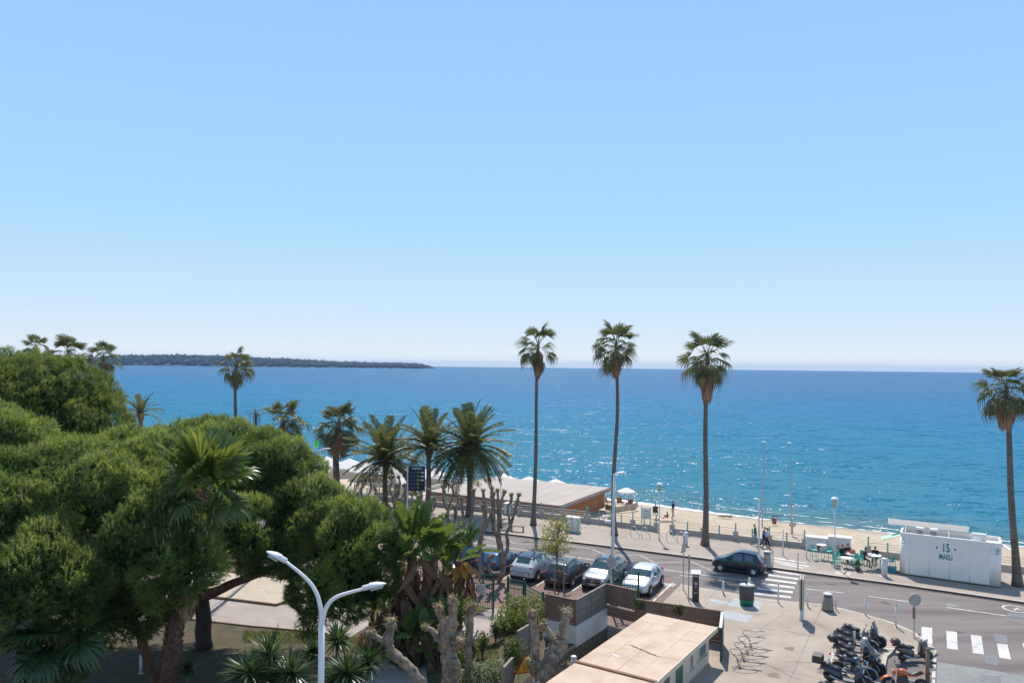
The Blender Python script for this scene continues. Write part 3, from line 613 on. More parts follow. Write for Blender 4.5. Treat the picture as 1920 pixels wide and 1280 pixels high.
def skirt_mesh(rad, top, bot, n, seed, m_='dead_frond', belly=1.0):
    r = np.random.default_rng(seed); V = []; tt = []
    for i in range(n):
        a = r.uniform(0, 6.283); t = r.random() ** .8; z0 = top - (top - bot) * .6 * t; L = r.uniform(.28, .46) * (top - bot)
        r0 = rad * r.uniform(.35, .75) * (1 - .25 * t); r1 = rad * belly * r.uniform(.55, 1.0) * (1 - .6 * t)
        wv = r.uniform(.03, .09); da = r.normal() * .12
        p0 = np.array((r0 * math.cos(a), r0 * math.sin(a), z0)); p1 = np.array((r1 * math.cos(a + da), r1 * math.sin(a + da), z0 - L)); s = np.array((-math.sin(a), math.cos(a), r.normal() * .3)) * wv
        pm = (p0 + p1) / 2 + np.array((math.cos(a), math.sin(a), 0)) * rad * .12
        V += [p0, pm - s, pm + s, pm - s, p1, pm + s]; tt += [float(np.clip(r.normal(.45, .3), 0, 1))] * 6
    return npmesh('dead_skirt', np.array(V), np.arange(len(V)).reshape(-1, 3), m_, tt)
def palm_trunk(base, top, r0, r1, flare, mname, root, wob=.06):
    h = (Vector(top) - Vector(base)).length; n = max(8, int(h / .5)); q = []; rr = []
    ph = random.uniform(0, 6)
    for i in range(n + 1):
        t = i / n; p = Vector(base).lerp(Vector(top), t) - Vector(base); p.x += wob * math.sin(t * 5 + ph) * t * (1 - t) * 4; q.append(p)
        rr.append((r0 + (r1 - r0) * t + flare * math.exp(-t * h / .8)) * (1 + random.uniform(-.03, .03)))
    t = MB(); t.tube(q, rr, 10); return t.build('trunk', mname, root, True)
def washingtonia(label, base, top, crown_r, skirt, r0=.24, r1=.15, nleaf=30, seed=1, sk_r=.6, flare=.16, lo=-42, belly=1.0):
    root = thing('fan_palm', label, 'palm tree', base, 0, 'tall fan palms of the seafront'); rr = random.Random(seed)
    palm_trunk(base, top, r0, r1, flare, 'palm_bark', root, rr.uniform(.05, .22)); gapa = rr.uniform(0, 6.28); nleaf = int(nleaf * 1.2)
    c = Vector(top) - Vector(base); sc = crown_r / 1.55
    for i in range(nleaf):
        t = (i + .5) / nleaf; el = R(85 - (85 - lo) * t + rr.uniform(-14, 14)); az = i * 2.39996 + rr.uniform(-.3, .3)
        me = FAN[rr.choice((0, 4)) if el > R(45) else (rr.choice((1, 5)) if el > R(10) else (2 if el > R(-20) else 3))]
        if abs((az - gapa + math.pi) % (2 * math.pi) - math.pi) < .55 and rr.random() < .6: continue
        place_leaf(me, root, az, el, c + Vector((0, 0, -.35 * t * sc)), sc * rr.uniform(.75, 1.12), rr.uniform(-.9, .9))
    link(skirt_mesh(sk_r, -.4 * sc, -skirt * 1.08, 520, seed, belly=belly), 'dead_skirt', root).location = c
    return root
def tall(px, ybase, pxtop, ycrown, rpx, yskirt, label, seed, z0=.13, **k):
    b = G(px, ybase, z0); D = b.y; top = P(pxtop, ycrown, D); return washingtonia(label, tuple(b), tuple(top), rpx / ppm(D), (yskirt - ycrown) / ppm(D), seed=seed, **k)
tall(1000, 984, 1009, 645, 40, 706, 'tall fan palm directly left of the tallest palm, short brown skirt', 1, r0=.19, r1=.13, nleaf=26)
tall(1152, 1003, 1155, 645, 44, 706, 'tallest fan palm, rising behind the street lamp with round sign', 2, r0=.19, r1=.13, sk_r=.68, nleaf=34)
tall(1322, 1022, 1326, 668, 49, 754, 'fan palm with long ragged skirt, near the small dark blue car', 3, r0=.23, r1=.15, sk_r=.75, nleaf=30)
tall(1908, 1098, 1886, 723, 49, 804, 'fan palm at the right edge beside the white kiosk', 4, r0=.24, r1=.15, sk_r=.8, nleaf=32)
def onrow(px):      # where the palm row stands for a picture column
    k = (px - 960) / FPX; Y = 68.87 / (1 + .507 * k); return Vector((k * Y, Y, .13))
def rowpalm(px, ycrown, rpx, yskirt, label, seed, **k):
    b = onrow(px); top = P(px, ycrown, b.y); b = Vector((top.x - .2, b.y, .13)); return washingtonia(label, tuple(b), tuple(top), rpx / ppm(b.y), (yskirt - ycrown) / ppm(b.y), seed=seed, **k)
rowpalm(443, 682, 33, 728, 'lone fan palm in front of the island, right of the dark pine', 5, sk_r=.55)
rowpalm(193, 668, 30, 700, 'fan palm beside the tip of the dark pine, left end of the island', 6, sk_r=.5)
rowpalm(128, 660, 36, 690, 'fan palm rising out of the dark pine crown, middle of three', 7)
rowpalm(68, 652, 28, 680, 'fan palm barely topping the dark pine, leftmost of all', 8)
rowpalm(531, 785, 42, 815, 'mid-height fan palm half hidden behind the sloping pine', 9, sk_r=.6, r0=.3, r1=.25)
rowpalm(634, 795, 44, 858, 'stout fan palm with a big round brown skirt', 10, sk_r=1.5, r0=.34, r1=.32, nleaf=36, belly=1.3, flare=.05, lo=-15)
# date palms
def feather_mesh(seed, L=2.9, droop=1.0, n=52, wl=.5):
    r = np.random.default_rng(seed); V = []; F = []; tt = []
    def pt(t): return np.array((L * t * (1 - .16 * droop * t), 0, -droop * L * .48 * t ** 2.1))
    for i in range(10):
        a, b = pt(i / 10), pt((i + 1) / 10); o = len(V); w0, w1 = .035 * (1 - i / 11), .035 * (1 - (i + 1) / 11); y = np.array((0, 1, 0)); z = np.array((0, 0, 1))
        V.extend([a - y * w0, a + y * w0, b - y * w1, b + y * w1, a + z * w0, b + z * w1]); tt.extend([.75] * 6); F.extend([(o, o + 1, o + 3), (o, o + 3, o + 2), (o, o + 4, o + 5), (o, o + 5, o + 2)])
    for s in (-1, 1):
        for k in range(n):
            t = .1 + .9 * (k + r.random() * .8) / n; p = pt(t); d0 = pt(min(1, t + .02)) - pt(t - .02); d0 = d0 / np.linalg.norm(d0)
            l = wl * (1 - .55 * abs(t - .45) ** 1.2) * r.uniform(.8, 1.1) * (.55 if t > .93 else 1)
            d = d0 * .75 + np.array((0, s * .85, .35 - .5 * t * droop)) + r.normal(size=3) * .08; d = d / np.linalg.norm(d)
            sd = np.cross(d, (r.normal() * .3, 0, 1)); sd = sd / np.linalg.norm(sd) * .026; o = len(V)
            tip = p + d * l + np.array((0, 0, -.1 * l)); V.extend([p - sd * .7, p + sd * .7, p + d * l * .55 + sd, p + d * l * .55 - sd, tip]); tv = float(np.clip(r.normal(.45, .25), 0, 1)); tt.extend([tv] * 5)
            F.extend([(o, o + 1, o + 2), (o, o + 2, o + 3), (o + 3, o + 2, o + 4)])
    return npmesh('leaf', np.array(V), np.array(F), 'date_frond', tt)
FEA = [feather_mesh(50 + i, 2.9, d) for i, d in enumerate((.45, .8, 1.0, 1.05))]
def date_palm(px, ycrown, rpx, label, seed, nleaf=46, lo=-50, r0=.26, ybase=None):
    b = onrow(px) if ybase is None else G(px, ybase, .13); top = P(px + 2, ycrown, b.y); b.x = top.x - .1
    root = thing('date_palm', label, 'palm tree', tuple(b), 0, 'date palms of the seafront'); rr = random.Random(seed)
    palm_trunk(tuple(b), tuple(top), r0, r0 * .9, .12, 'palm_bark', root); c = top - b; sc = rpx / ppm(b.y) / 2.5
    hub = MB(); hub.lathe([(.2, -1.2), (.36, -.7), (.42, -.3), (.3, .1), (.1, .35)], 10); hub.build('leaf_base_crown', 'fibre_bark', root, True, loc=c)
    for i in range(nleaf):
        t = (i + .5) / nleaf; el = R(86 - (86 - lo) * t ** .9 + rr.uniform(-8, 8)); az = i * 2.39996 + rr.uniform(-.25, .25)
        me = FEA[0 if t < .18 else (1 if t < .42 else (2 if t < .72 else 3))]
        place_leaf(me, root, az, el, c + Vector((0, 0, -.3 * t)), sc * rr.uniform(.85, 1.08), rr.uniform(-.4, .4))
    return root
date_palm(722, 862, 80, 'wide drooping date palm between the skirted palm and the dark sign', 21, 56, -18)
date_palm(803, 838, 70, 'slim upright date palm just right of the dark sign board', 22, 42, 0)
date_palm(880, 838, 78, 'full dark date palm, nearest the beach restaurant roof', 23, 84, -34, ybase=968)
date_palm(262, 775, 40, 'date palm crown peeping out between the two pines', 24, 26, 5)
# big-leaved fan palm growing through the front pine
def fan_close(label, base, pts, rad, crown, leafs, seed, skirt=None, nm='fan_leaf'):
    root = thing('fan_palm', label, 'palm tree', tuple(base)); rr = random.Random(seed); base = Vector(base)
    q = [Vector(p) - base for p in pts]; t = MB(); t.tube(q, rad, 12); tr = t.build('trunk', 'fibre_bark', root, True)
    lb = MB()          # criss-cross leaf bases on the trunk
    for i in range(len(q) - 1):
        L = (q[i + 1] - q[i]).length; n = int(L / .16)
        for k in range(n):
            c = q[i].lerp(q[i + 1], k / n); r_ = rad[i] + (rad[i + 1] - rad[i]) * k / n
            for j in range(7):
                a = j * .898 + (k % 2) * .449 + rr.uniform(-.1, .1); dv = Vector((math.cos(a), math.sin(a), 0)); sv = Vector((-math.sin(a), math.cos(a), 0))
                p0 = c + dv * r_ * .95; p1 = c + dv * (r_ + .06) + Vector((0, 0, .2)) + sv * .07 * (1 if j % 2 else -1)
                lb.bar(p0, p1, .07, .03)
    lb.build('leaf_base', M['fibre_bark'], tr)
    me = [fan_leaf_mesh(seed * 10 + i, .75, .98, 30, d, nm, .08, .06, .55) for i, d in enumerate((.2, .45, .85))]
    c = Vector(crown) - base
    for i, (az, el, sc) in enumerate(leafs):
        place_leaf(me[0 if el > 45 else (1 if el > 5 else 2)], root, R(az + rr.uniform(-25, 25)), R(el + rr.uniform(-8, 8)), c, sc * rr.uniform(.85, 1.1), rr.uniform(-.9, .9))
    if skirt: 
        z0, z1, rad_ = skirt; cc = P(*z0); o = link(skirt_mesh(rad_, 0, -z1, 220, seed), 'dead_skirt', root); o.location = cc - base
    return root
b1 = G(312, 1300, .03)
lv = [(i * 137.5 + 10, e, s * 1.4) for i, (e, s) in enumerate(((84, 1.1), (78, 1.15), (72, 1.2), (66, 1.2), (62, 1.2), (56, 1.2), (50, 1.2), (44, 1.2), (36, 1.15), (28, 1.1), (18, 1.1), (8, 1.0), (-2, 1.0), (-12, 1.0), (-22, .95), (-32, .9)))]
fan_close('fan palm with large folded leaves growing up through the front pine', b1, [b1, P(322, 1230, 32.2), P(335, 1120, 32), P(352, 1020, 31.6), P(383, 920, 31.2)], [.4, .36, .3, .26, .2], P(383, 920, 31.2), lv, 31, ((350, 1100, 31.4), 1.5, .62))
b2 = ground_under(115, 1250, 28)
fan_close('fan palm in deep shade at the lower left corner', b2, [b2, P(118, 1230, 28), P(118, 1185, 28)], [.3, .26, .2], P(118, 1185, 28), [(i * 137.5, e, 1.4) for i, e in enumerate((70, 50, 30, 18, 8, 0, -8, -14, -20, -26, -32, -38, -44, -50))], 33, nm='sword_leaf')  # darker yucca leaf colour paints in more of the shade here

# ---------------------------------------------------------------- bird-of-paradise clumps (big paddles)
def paddle_mesh(seed, L=1.5, W=.42, pet=.7, droop=.5, m_='big_leaf', tear=.3):
    r = np.random.default_rng(seed); V = []; F = []; tt = []
    n = 12
    def pt(t): return np.array((pet + L * t, 0, -droop * L * .5 * t * t))
    for i in range(5):
        o = len(V); x0, x1 = pet * i / 5, pet * (i + 1) / 5; wv = .03
        V.extend([np.array((x0, -wv, 0)), np.array((x0, wv, 0)), np.array((x1, wv, 0)), np.array((x1, -wv, 0))]); tt.extend([.8] * 4); F.extend([(o, o + 1, o + 2), (o, o + 2, o + 3)])
    for s in (-1, 1):
        for i in range(n):
            t0, t1 = i / n, (i + 1) / n; gap = r.random() < tear; a, b = pt(t0), pt(t1)
            w0 = W * math.sin(math.pi * min(1, t0 * .88 + .08)) ** .7; w1 = W * math.sin(math.pi * min(1, t1 * .88 + .08)) ** .7
            if gap: w1 *= r.uniform(.7, 1)
            lift = .25 + r.normal() * .05; dx = .1 * L
            o = len(V); tv = float(np.clip(r.normal(.5, .18), 0, 1))
            V.extend([a, b if not gap else a + (b - a) * .9, b + np.array((dx, s * w1, w1 * lift - (.1 if gap else 0))), a + np.array((dx, s * w0, w0 * lift))]); tt.extend([tv] * 4)
            F.extend([(o, o + 1, o + 2), (o, o + 2, o + 3)] if s < 0 else [(o, o + 2, o + 1), (o, o + 3, o + 2)])
    return npmesh('leaf', np.array(V), np.array(F), m_, tt)
PAD = [paddle_mesh(70 + i, 1.5, .36, .8, d, 'big_leaf', .25) for i, d in enumerate((.15, .35, .8))]
PADB = [paddle_mesh(80 + i, 1.3, .22, .5, 2.0, 'brown_leaf', .7) for i in range(2)]; PADO = paddle_mesh(90, 1.1, .3, .5, 1.2, 'orange_leaf', .5)
def strelitzia(label, base, tops, seed, nleaf=11, dead=14, sc=1.0, orange=0):
    root = thing('bird_of_paradise_plant', label, 'plant', tuple(base)); base = Vector(base); rr = random.Random(seed)
    for top in tops:
        top = Vector(top); h = top - base; t = MB(); foot = Vector((h.x * .55, h.y * .55, 0))
        q = [foot.lerp(h, k / 8) for k in range(9)]; t.tube(q, [.16 + .10 * k / 8 + rr.uniform(-.015, .015) for k in range(9)], 9)
        for k in range(26):
            a = rr.uniform(0, 6.28); c = foot.lerp(h, rr.uniform(.35, .98)); dv = Vector((math.cos(a), math.sin(a), 0)); t.bar(c + dv * .2, c + dv * rr.uniform(.25, .36) + Vector((0, 0, rr.uniform(.3, .6))), .1, .03)
        t.build('stem', 'fibre_bark', root)
        for i in range(nleaf):
            a = (i % 2) * math.pi + rr.uniform(-.9, .9) + rr.choice((0, 1.2)); el = R(84 - 66 * (i / nleaf) + rr.uniform(-8, 8))
            place_leaf(PAD[0 if el > R(60) else (1 if el > R(38) else 2)], root, a, el, h + Vector((0, 0, -.1)), sc * rr.uniform(.8, 1.1), rr.uniform(-.6, .6))
        for i in range(dead):
            place_leaf(rr.choice(PADB), root, rr.uniform(0, 6.28), R(rr.uniform(-75, -15)), foot.lerp(h, rr.uniform(.55, .97)), sc * rr.uniform(.7, 1.0), rr.uniform(-1, 1), 'withered_leaf')
        for i in range(orange): place_leaf(PADO, root, rr.uniform(3.5, 6), R(rr.uniform(-20, 20)), h + Vector((0, 0, -.1)), sc * .8, 0, 'orange_leaf')
    return root
bs = ground_under(785, 1100, 38)
strelitzia('tall bird of paradise clump with shaggy brown stems beside the pine', bs, [P(772, 1030, 38), P(812, 1048, 38.6), P(745, 1075, 37.6)], 41, 17, 26, 1.12)
bs = ground_under(865, 1100, 41)
strelitzia('smaller bird of paradise plant with orange dying leaves by the gate', bs, [P(862, 1050, 41), P(838, 1075, 40.5)], 42, 13, 18, .9, 3)
bs = ground_under(810, 1200, 36)
strelitzia('low dark bird of paradise in the shade behind the pollards', bs, [P(800, 1205, 36), P(845, 1170, 37), P(770, 1215, 36)], 43, 11, 8, .85)
bs = ground_under(725, 1200, 37)
strelitzia('brown withered bird of paradise under the right end of the pine', bs, [P(725, 1150, 37), P(700, 1165, 37.4)], 44, 4, 22, .85)

# ---------------------------------------------------------------- sword-leaved yuccas
def yucca(label, px, py, D, heads, seed, L=.75):
    base = ground_under(px, py, D); root = thing('yucca', label, 'plant', base, 0, 'yuccas beside the park path'); r = np.random.default_rng(seed)
    bv = np.array(base); V = []; tt = []
    for hx, hy in heads:
        c = np.array(P(hx, hy, D + r.uniform(-.6, .6))) - bv; t = MB(); t.tube([(c[0] * .6, c[1] * .6, 0), (c[0] * .8, c[1] * .8, c[2] * .5), tuple(c)], [.09, .07, .05], 6); t.build('stem', 'twig', root)
        for k in range(130):
            d = r.normal(size=3); d[2] = d[2] * .75 + .35; d /= np.linalg.norm(d); l = L * r.uniform(.7, 1.1) * (1 if d[2] > -.2 else .8)
            s = np.cross(d, (0, 0, 1)); s = s / (np.linalg.norm(s) + 1e-6) * .042; m1 = c + d * l * .5; tip = c + d * l + np.array((0, 0, -.12 * l * (1 - abs(d[2]))))
            V += [c - s * .6, c + s * .6, m1 + s, c - s * .6, m1 + s, m1 - s, m1 - s, m1 + s, tip]; tt += [float(np.clip(r.normal(.45, .25), 0, 1))] * 9
    tris_to('crown', np.array(V), 'sword_leaf', tt, root); return root
yucca('yucca clump with three heads left of the double lamp', 500, 1265, 28.5, [(505, 1228), (468, 1262), (548, 1262), (510, 1275)], 51, 1.2)
yucca('slender yucca with one head right of the double lamp', 632, 1220, 30, [(632, 1200)], 52, 1.0)
yucca('low yucca clump right of the double lamp foot', 660, 1270, 28.5, [(650, 1262), (690, 1242), (622, 1280)], 53, 1.15)
yucca('dark yucca behind the double lamp pole', 585, 1220, 31, [(585, 1222)], 54, .7)
yucca('shaded yucca at the foot of the criss-cross palm trunk', 352, 1262, 31, [(352, 1255)], 55, .6)

# ---------------------------------------------------------------- leafy shrubs and hedges
def leaves_on(pts, nrm, size, seed, spread=.6):
    r = np.random.default_rng(seed); n = len(pts); d = unit(nrm + r.normal(size=(n, 3)) * spread); s = unit(np.cross(d, r.normal(size=(n, 3)))); l = size * r.uniform(.6, 1.2, (n, 1)); ax = unit(np.cross(s, d))
    a = pts - ax * l * .5; b = pts + ax * l * .5; mm = pts + d * l * .1
    V = np.stack([a, mm + s * l * .28, b, a, b, mm - s * l * .28], 1).reshape(-1, 3)
    tint = np.repeat(np.clip(r.normal(.45, .28, n), 0, 1), 6); return V, tint
def shrub(name, label, cat, base, blobs, n, size, m_, seed, group=None, stems=True):
    root = thing(name, label, cat, tuple(base), 0, group); bv = np.array(base); r = np.random.default_rng(seed); VV = []; TT = []
    vol = [np.prod(b[1]) ** .667 for b in blobs]; st = MB()
    for (c, rad), v in zip(blobs, vol):
        k = int(n * v / sum(vol)); d = rdirs(k); p = np.array(c) + d * np.array(rad) * (r.random((k, 1)) ** .35) * (1 + .12 * np.sin(d[:, :1] * 9 + seed) + .1 * np.sin(d[:, 1:2] * 11)); p = p[p[:, 2] > bv[2] + .02]
        V, t_ = leaves_on(p - bv, unit(p - np.array(c) + np.array((0, 0, .3))), size, seed); VV.append(V); TT.append(t_)
        for q in p[::max(1, len(p) // 14)]: st.tube([(c[0] - bv[0], c[1] - bv[1], 0), tuple((np.array(c) + q) / 2 - bv), tuple(q - bv)], [.03, .02, .008], 4)
    if stems: st.build('stem', 'twig', root)
    tris_to('foliage', np.concatenate(VV), m_, np.concatenate(TT), root); return root
def SB(px, py, D, rx, ry, rz): return (tuple(P(px, py, D)), (rx, ry, rz))
shrub('hedge', 'bright bushy hedge between the gate and the wooden screen', 'hedge', (.5, 41.2, .03), [((.35, 41.7, .8), (.95, .8, .95)), ((1.3, 41.0, .95), (.9, .8, 1.05)), ((-.2, 40.6, .6), (.8, .7, .7)), ((.9, 40.2, .6), (.8, .6, .8))], 4800, .15, 'hedge_leaf', 61)
shrub('hedge', 'pale variegated hedge at the bottom, behind the pollards', 'hedge', ground_under(905, 1262, 33), [SB(900, 1262, 33, .9, .6, .55), SB(930, 1258, 33, .6, .6, .6), SB(868, 1275, 33, .6, .6, .5)], 3000, .11, 'pale_leaf', 62)
shrub('shrub', 'dark shrub beside the yellow roadwork sign', 'shrub', ground_under(962, 1235, 34), [SB(962, 1222, 34, .55, .5, .75)], 1400, .12, 'shrub_leaf', 63)
for k, (x, y, D, s_) in enumerate(((905, 1198, 37, .35), (885, 1215, 36, .45), (930, 1178, 39, .3), (945, 1172, 39.5, .35), (865, 1232, 35, .4))):
    shrub('shrub', ('young green bush in the flower bed behind the straight pollard', 'yellow-green bush left of the straight pollard trunk', 'small loose bush at the path corner, left one', 'small loose bush at the path corner, right one', 'low bush at the foot of the knobbly pollard')[k], 'shrub', ground_under(x, y, D), [SB(x, y, D, s_, s_, s_ * 1.1)], 420, .12, 'shrub_leaf', 64 + k)
shrub('shrub', 'dense dark leafy undergrowth below the bird of paradise clump', 'shrub', ground_under(780, 1200, 38.5), [SB(780, 1175, 38.5, 1.5, .8, 1.2), SB(735, 1205, 37.5, .9, .6, .9), SB(830, 1150, 39.5, 1.2, .7, 1.1), SB(770, 1240, 36, 1.1, .7, .8)], 3600, .22, 'dark_leaf', 75)
shrub('shrub', 'sunlit yellow-green shrub at the park court, seen under the pine', 'shrub', tuple(G(290, 1130, .03)), [(tuple(G(290, 1130, 1.0)), (1.1, .8, 1.0))], 1300, .16, 'shrub_leaf', 71)
shrub('shrub', 'round clipped brownish bush left of the double lamp', 'shrub', ground_under(580, 1190, 38), [SB(580, 1180, 38, .75, .7, .75)], 1500, .12, 'shrub_leaf', 72)
shrub('shrub', 'thin bare twiggy tree top above the sloping pine', 'tree', ground_under(475, 780, 50), [SB(478, 775, 50, .7, .6, .45)], 90, .12, 'brown_leaf', 73)
# lawn blades at the path edge
def grass(poly_px, n, seed):
    r = np.random.default_rng(seed); V = []; tt = []
    for _ in range(n):
        x = r.uniform(poly_px[0], poly_px[1]); y = r.uniform(poly_px[2], poly_px[3]); p = np.array(G(x, y, .04)); a = r.uniform(0, 6.28); s = np.array((math.cos(a), math.sin(a), 0)) * .02; h = r.uniform(.06, .16)
        V += [p - s, p + s, p + np.array((r.normal() * .05, r.normal() * .05, h))]; tt += [r.random()] * 3
    return np.array(V), tt
Vg = []; Tg = []
for q, k in (((455, 600, 1183, 1206), 1500), ((640, 690, 1195, 1222), 900), ((880, 935, 1205, 1250), 900), ((640, 700, 1110, 1140), 500)):
    a, b = grass(q, k, k); Vg.append(a); Tg += b
o = tris_to('grass', np.concatenate(Vg), 'shrub_leaf', Tg, None); tag(o, 'short green grass along the park paths', kind='stuff')

# ---------------------------------------------------------------- pollarded plane trees
def pollard(label, base, D, limbs, seed, leaf=True, jit=.5, group='pollarded plane trees'):
    root = thing('pollarded_plane_tree', label, 'tree', tuple(base), 0, group); base = Vector(base); rr = random.Random(seed)
    VV = []; TT = []
    for li, (pts, knob) in enumerate(limbs):
        q = []; rad = []; dz = rr.uniform(-jit, jit) if li else 0; n = len(pts)
        for i, (x, y, r_) in enumerate(pts):
            q.append(P(x, y, D + dz * i / max(1, n - 1)) - base); rad.append(r_ / ppm(D) * .8)
        # smooth + roughen
        qq = []; rs = []
        for i in range(n - 1):
            for k in range(4):
                t = k / 4; p0 = q[max(0, i - 1)]; p1, p2 = q[i], q[i + 1]; p3 = q[min(n - 1, i + 2)]
                v = .5 * ((2 * p1) + (p2 - p0) * t + (2 * p0 - 5 * p1 + 4 * p2 - p3) * t * t + (3 * p1 - p0 - 3 * p2 + p3) * t ** 3)
                qq.append(v + Vector((rr.uniform(-1, 1), rr.uniform(-1, 1), 0)) * rad[i] * .12); rs.append((rad[i] * (1 - t) + rad[i + 1] * t) * rr.uniform(.84, 1.2))
        qq.append(q[-1]); rs.append(rad[-1]); t = MB(); t.tube(qq, rs, 9)
        
        for _ in range(2 + n):      # burrs along the limb
            k_ = rr.randrange(len(qq)); a_ = rr.uniform(0, 6.28); t.ball(qq[k_] + Vector((math.cos(a_), math.sin(a_), rr.uniform(-.4, .4))) * rs[k_] * .8, rs[k_] * rr.uniform(.35, .6), 7, 5, noise=.2)
        part = t.build('trunk' if li == 0 else 'limb', 'plane_bark', root, True)
        if knob:
            kr = knob / ppm(D); kb = MB(); c = qq[-1]
            for _ in range(7): kb.ball(c + Vector((rr.uniform(-1, 1), rr.uniform(-1, 1), rr.uniform(-.6, .8))) * kr * .5, kr * rr.uniform(.45, .7), 7, 5, noise=.18)
            for _ in range(22):
                d = Vector((rr.uniform(-1, 1), rr.uniform(-1, 1), rr.uniform(.1, 1))).normalized(); kb.tube([c + d * kr * .5, c + d * kr * rr.uniform(1.1, 2.0)], [.018, .006], 4)
            kb.build('knob', 'knob', part, True)
            if leaf:
                k_ = int(40 + 20 * rr.random()); d = rdirs(k_); d[:, 2] = np.abs(d[:, 2]); p = np.array(c) + d * kr * RNG.uniform(.9, 1.5, (k_, 1)); V, t_ = leaves_on(p, d, .08, seed + li); VV.append(V); TT.append(t_)
    if VV: tris_to('young_leaves', np.concatenate(VV), 'spring_leaf', np.concatenate(TT), root)
    return root
D = 33.0
pollard('knobbly pollard beside the pink roof, arms like fists', ground_under(1018, 1290, D), D, [([(1018, 1300, 26), (1020, 1270, 25), (1035, 1235, 22), (1046, 1205, 17)], 18), ([(1046, 1210, 12), (1053, 1185, 10), (1060, 1160, 11), (1062, 1150, 12)], 12), ([(1040, 1205, 10), (1030, 1185, 8), (1019, 1172, 8)], 9), ([(1022, 1260, 16), (1005, 1235, 10), (1003, 1190, 10), (998, 1160, 10), (998, 1150, 11)], 10), ([(1040, 1250, 15), (1055, 1255, 13), (1065, 1250, 9)], 9), ([(1015, 1265, 16), (1002, 1255, 11), (995, 1240, 10)], 9)], 81, D)
pollard('thick knobbly pollard trunk with several stumps, bottom middle', ground_under(842, 1290, 32), 32, [([(846, 1300, 21), (844, 1270, 20), (842, 1235, 19), (835, 1205, 18), (836, 1180, 15)], 15), ([(832, 1180, 11), (828, 1155, 9), (822, 1140, 10)], 9), ([(838, 1185, 12), (848, 1160, 11), (850, 1135, 10), (848, 1127, 11)], 10), ([(828, 1200, 9), (818, 1190, 7), (808, 1180, 6), (798, 1177, 7)], 8), ([(845, 1215, 9), (855, 1212, 9), (862, 1205, 11)], 13), ([(850, 1270, 10), (858, 1250, 9), (850, 1235, 8)], 0), ([(845, 1195, 8), (850, 1180, 6), (853, 1172, 6)], 7)], 82)
pollard('straight slim pollard trunk right of the thick one', ground_under(880, 1290, 33.5), 33.5, [([(882, 1300, 10), (880, 1255, 10), (878, 1215, 9), (880, 1180, 9), (882, 1150, 8), (883, 1142, 8)], 9), ([(882, 1155, 6), (888, 1143, 5), (890, 1136, 6)], 6), ([(880, 1180, 6), (873, 1165, 4), (868, 1155, 3)], 0)], 83)
pollard('pale pollard arm curving up from the bottom edge with forked fists', ground_under(800, 1310, 30), 30, [([(800, 1330, 14), (790, 1285, 12), (768, 1250, 12), (745, 1232, 12), (730, 1215, 12), (727, 1200, 12), (732, 1180, 10), (733, 1170, 12)], 12), ([(722, 1205, 8), (712, 1197, 7), (702, 1192, 6), (694, 1190, 8)], 11)], 84)
Db = 50.0
pollard('pollarded tree behind the gate with a trunk bent into a hoop', tuple(G(936, 1092, .01)), Db, [([(934, 1088, 7), (943, 1068, 7), (940, 1040, 6.5), (936, 1015, 6), (930, 998, 6), (924, 992, 5)], 0), ([(943, 1072, 5), (930, 1075, 5), (920, 1072, 4), (915, 1060, 4.5), (918, 1045, 5), (926, 1040, 5)], 0), ([(926, 993, 5), (925, 975, 4.5), (925, 950, 4.5), (924, 930, 5), (924, 925, 4)], 5), ([(938, 1020, 4), (935, 990, 4), (934, 960, 3.5), (934, 940, 3.5), (933, 920, 3.5)], 4), ([(943, 1050, 5), (952, 1025, 4), (950, 1000, 4), (957, 985, 4), (959, 978, 4), (966, 955, 3), (971, 935, 3), (973, 928, 3)], 4), ([(957, 983, 3.5), (954, 970, 3), (952, 950, 3), (958, 940, 3), (959, 928, 3)], 4), ([(940, 990, 3), (938, 960, 3), (942, 935, 3), (946, 922, 3)], 4), ([(924, 927, 3.5), (922, 915, 3)], 4)], 85, leaf=True)
pollard('pollarded tree left of the hoop tree, four upright arms', tuple(G(900, 1090, .01)), Db, [([(905, 1082, 6), (900, 1050, 5), (900, 1020, 5), (906, 990, 5), (910, 970, 5), (906, 948, 5)], 6), ([(903, 1005, 4), (912, 985, 3.5), (918, 970, 3.5), (921, 962, 3.5)], 4), ([(908, 955, 3), (907, 935, 3), (906, 920, 3)], 4)], 86, leaf=False)
pollard('pollarded tree with a low arm branching like a candlestick', tuple(G(880, 1085, .01)), 54.0, [([(884, 1070, 6), (882, 1030, 6), (880, 1000, 5.5), (876, 990, 5)], 0), ([(880, 992, 5), (883, 975, 4), (887, 950, 4), (888, 920, 4)], 5), ([(876, 990, 4.5), (862, 984, 4), (853, 978, 4), (855, 962, 3.5), (851, 950, 3.5)], 4), ([(870, 986, 4), (869, 970, 3.5), (866, 950, 3.5), (866, 935, 3)], 4)], 87, leaf=False)
for k, (x, y, lb) in enumerate(((684, 895, 'far pollard stump above the pine, first from the left'), (738, 890, 'far pollard stump behind the dark sign, tall grey one'), (752, 905, 'far pollard with a bent fist left of the dark sign'), (795, 915, 'far pollard tangle just under the dark sign board'), (838, 908, 'far pollard with twin fists left of the full date palm'))):
    D = 60.0; gy = 687 + FPX * H / D
    pollard(lb, tuple(G(x, gy, .03)), D, [([(x, gy, 5), (x + 2, gy - 60, 4), (x, y + 45, 4)], 0), ([(x, y + 45, 4), (x - 7, y + 28, 2.8), (x - 4, y + 14, 2.5), (x - 7, y + 4, 2.5)], 4), ([(x, y + 45, 3.5), (x + 8, y + 30, 2.6), (x + 12, y + 16, 2.3), (x + 9, y + 4, 2.3)], 4), ([(x, y + 48, 3), (x + 16, y + 42, 2.4), (x + 21, y + 30, 2.2), (x + 19, y + 20, 2.2)], 3.5)], 90 + k, leaf=False)
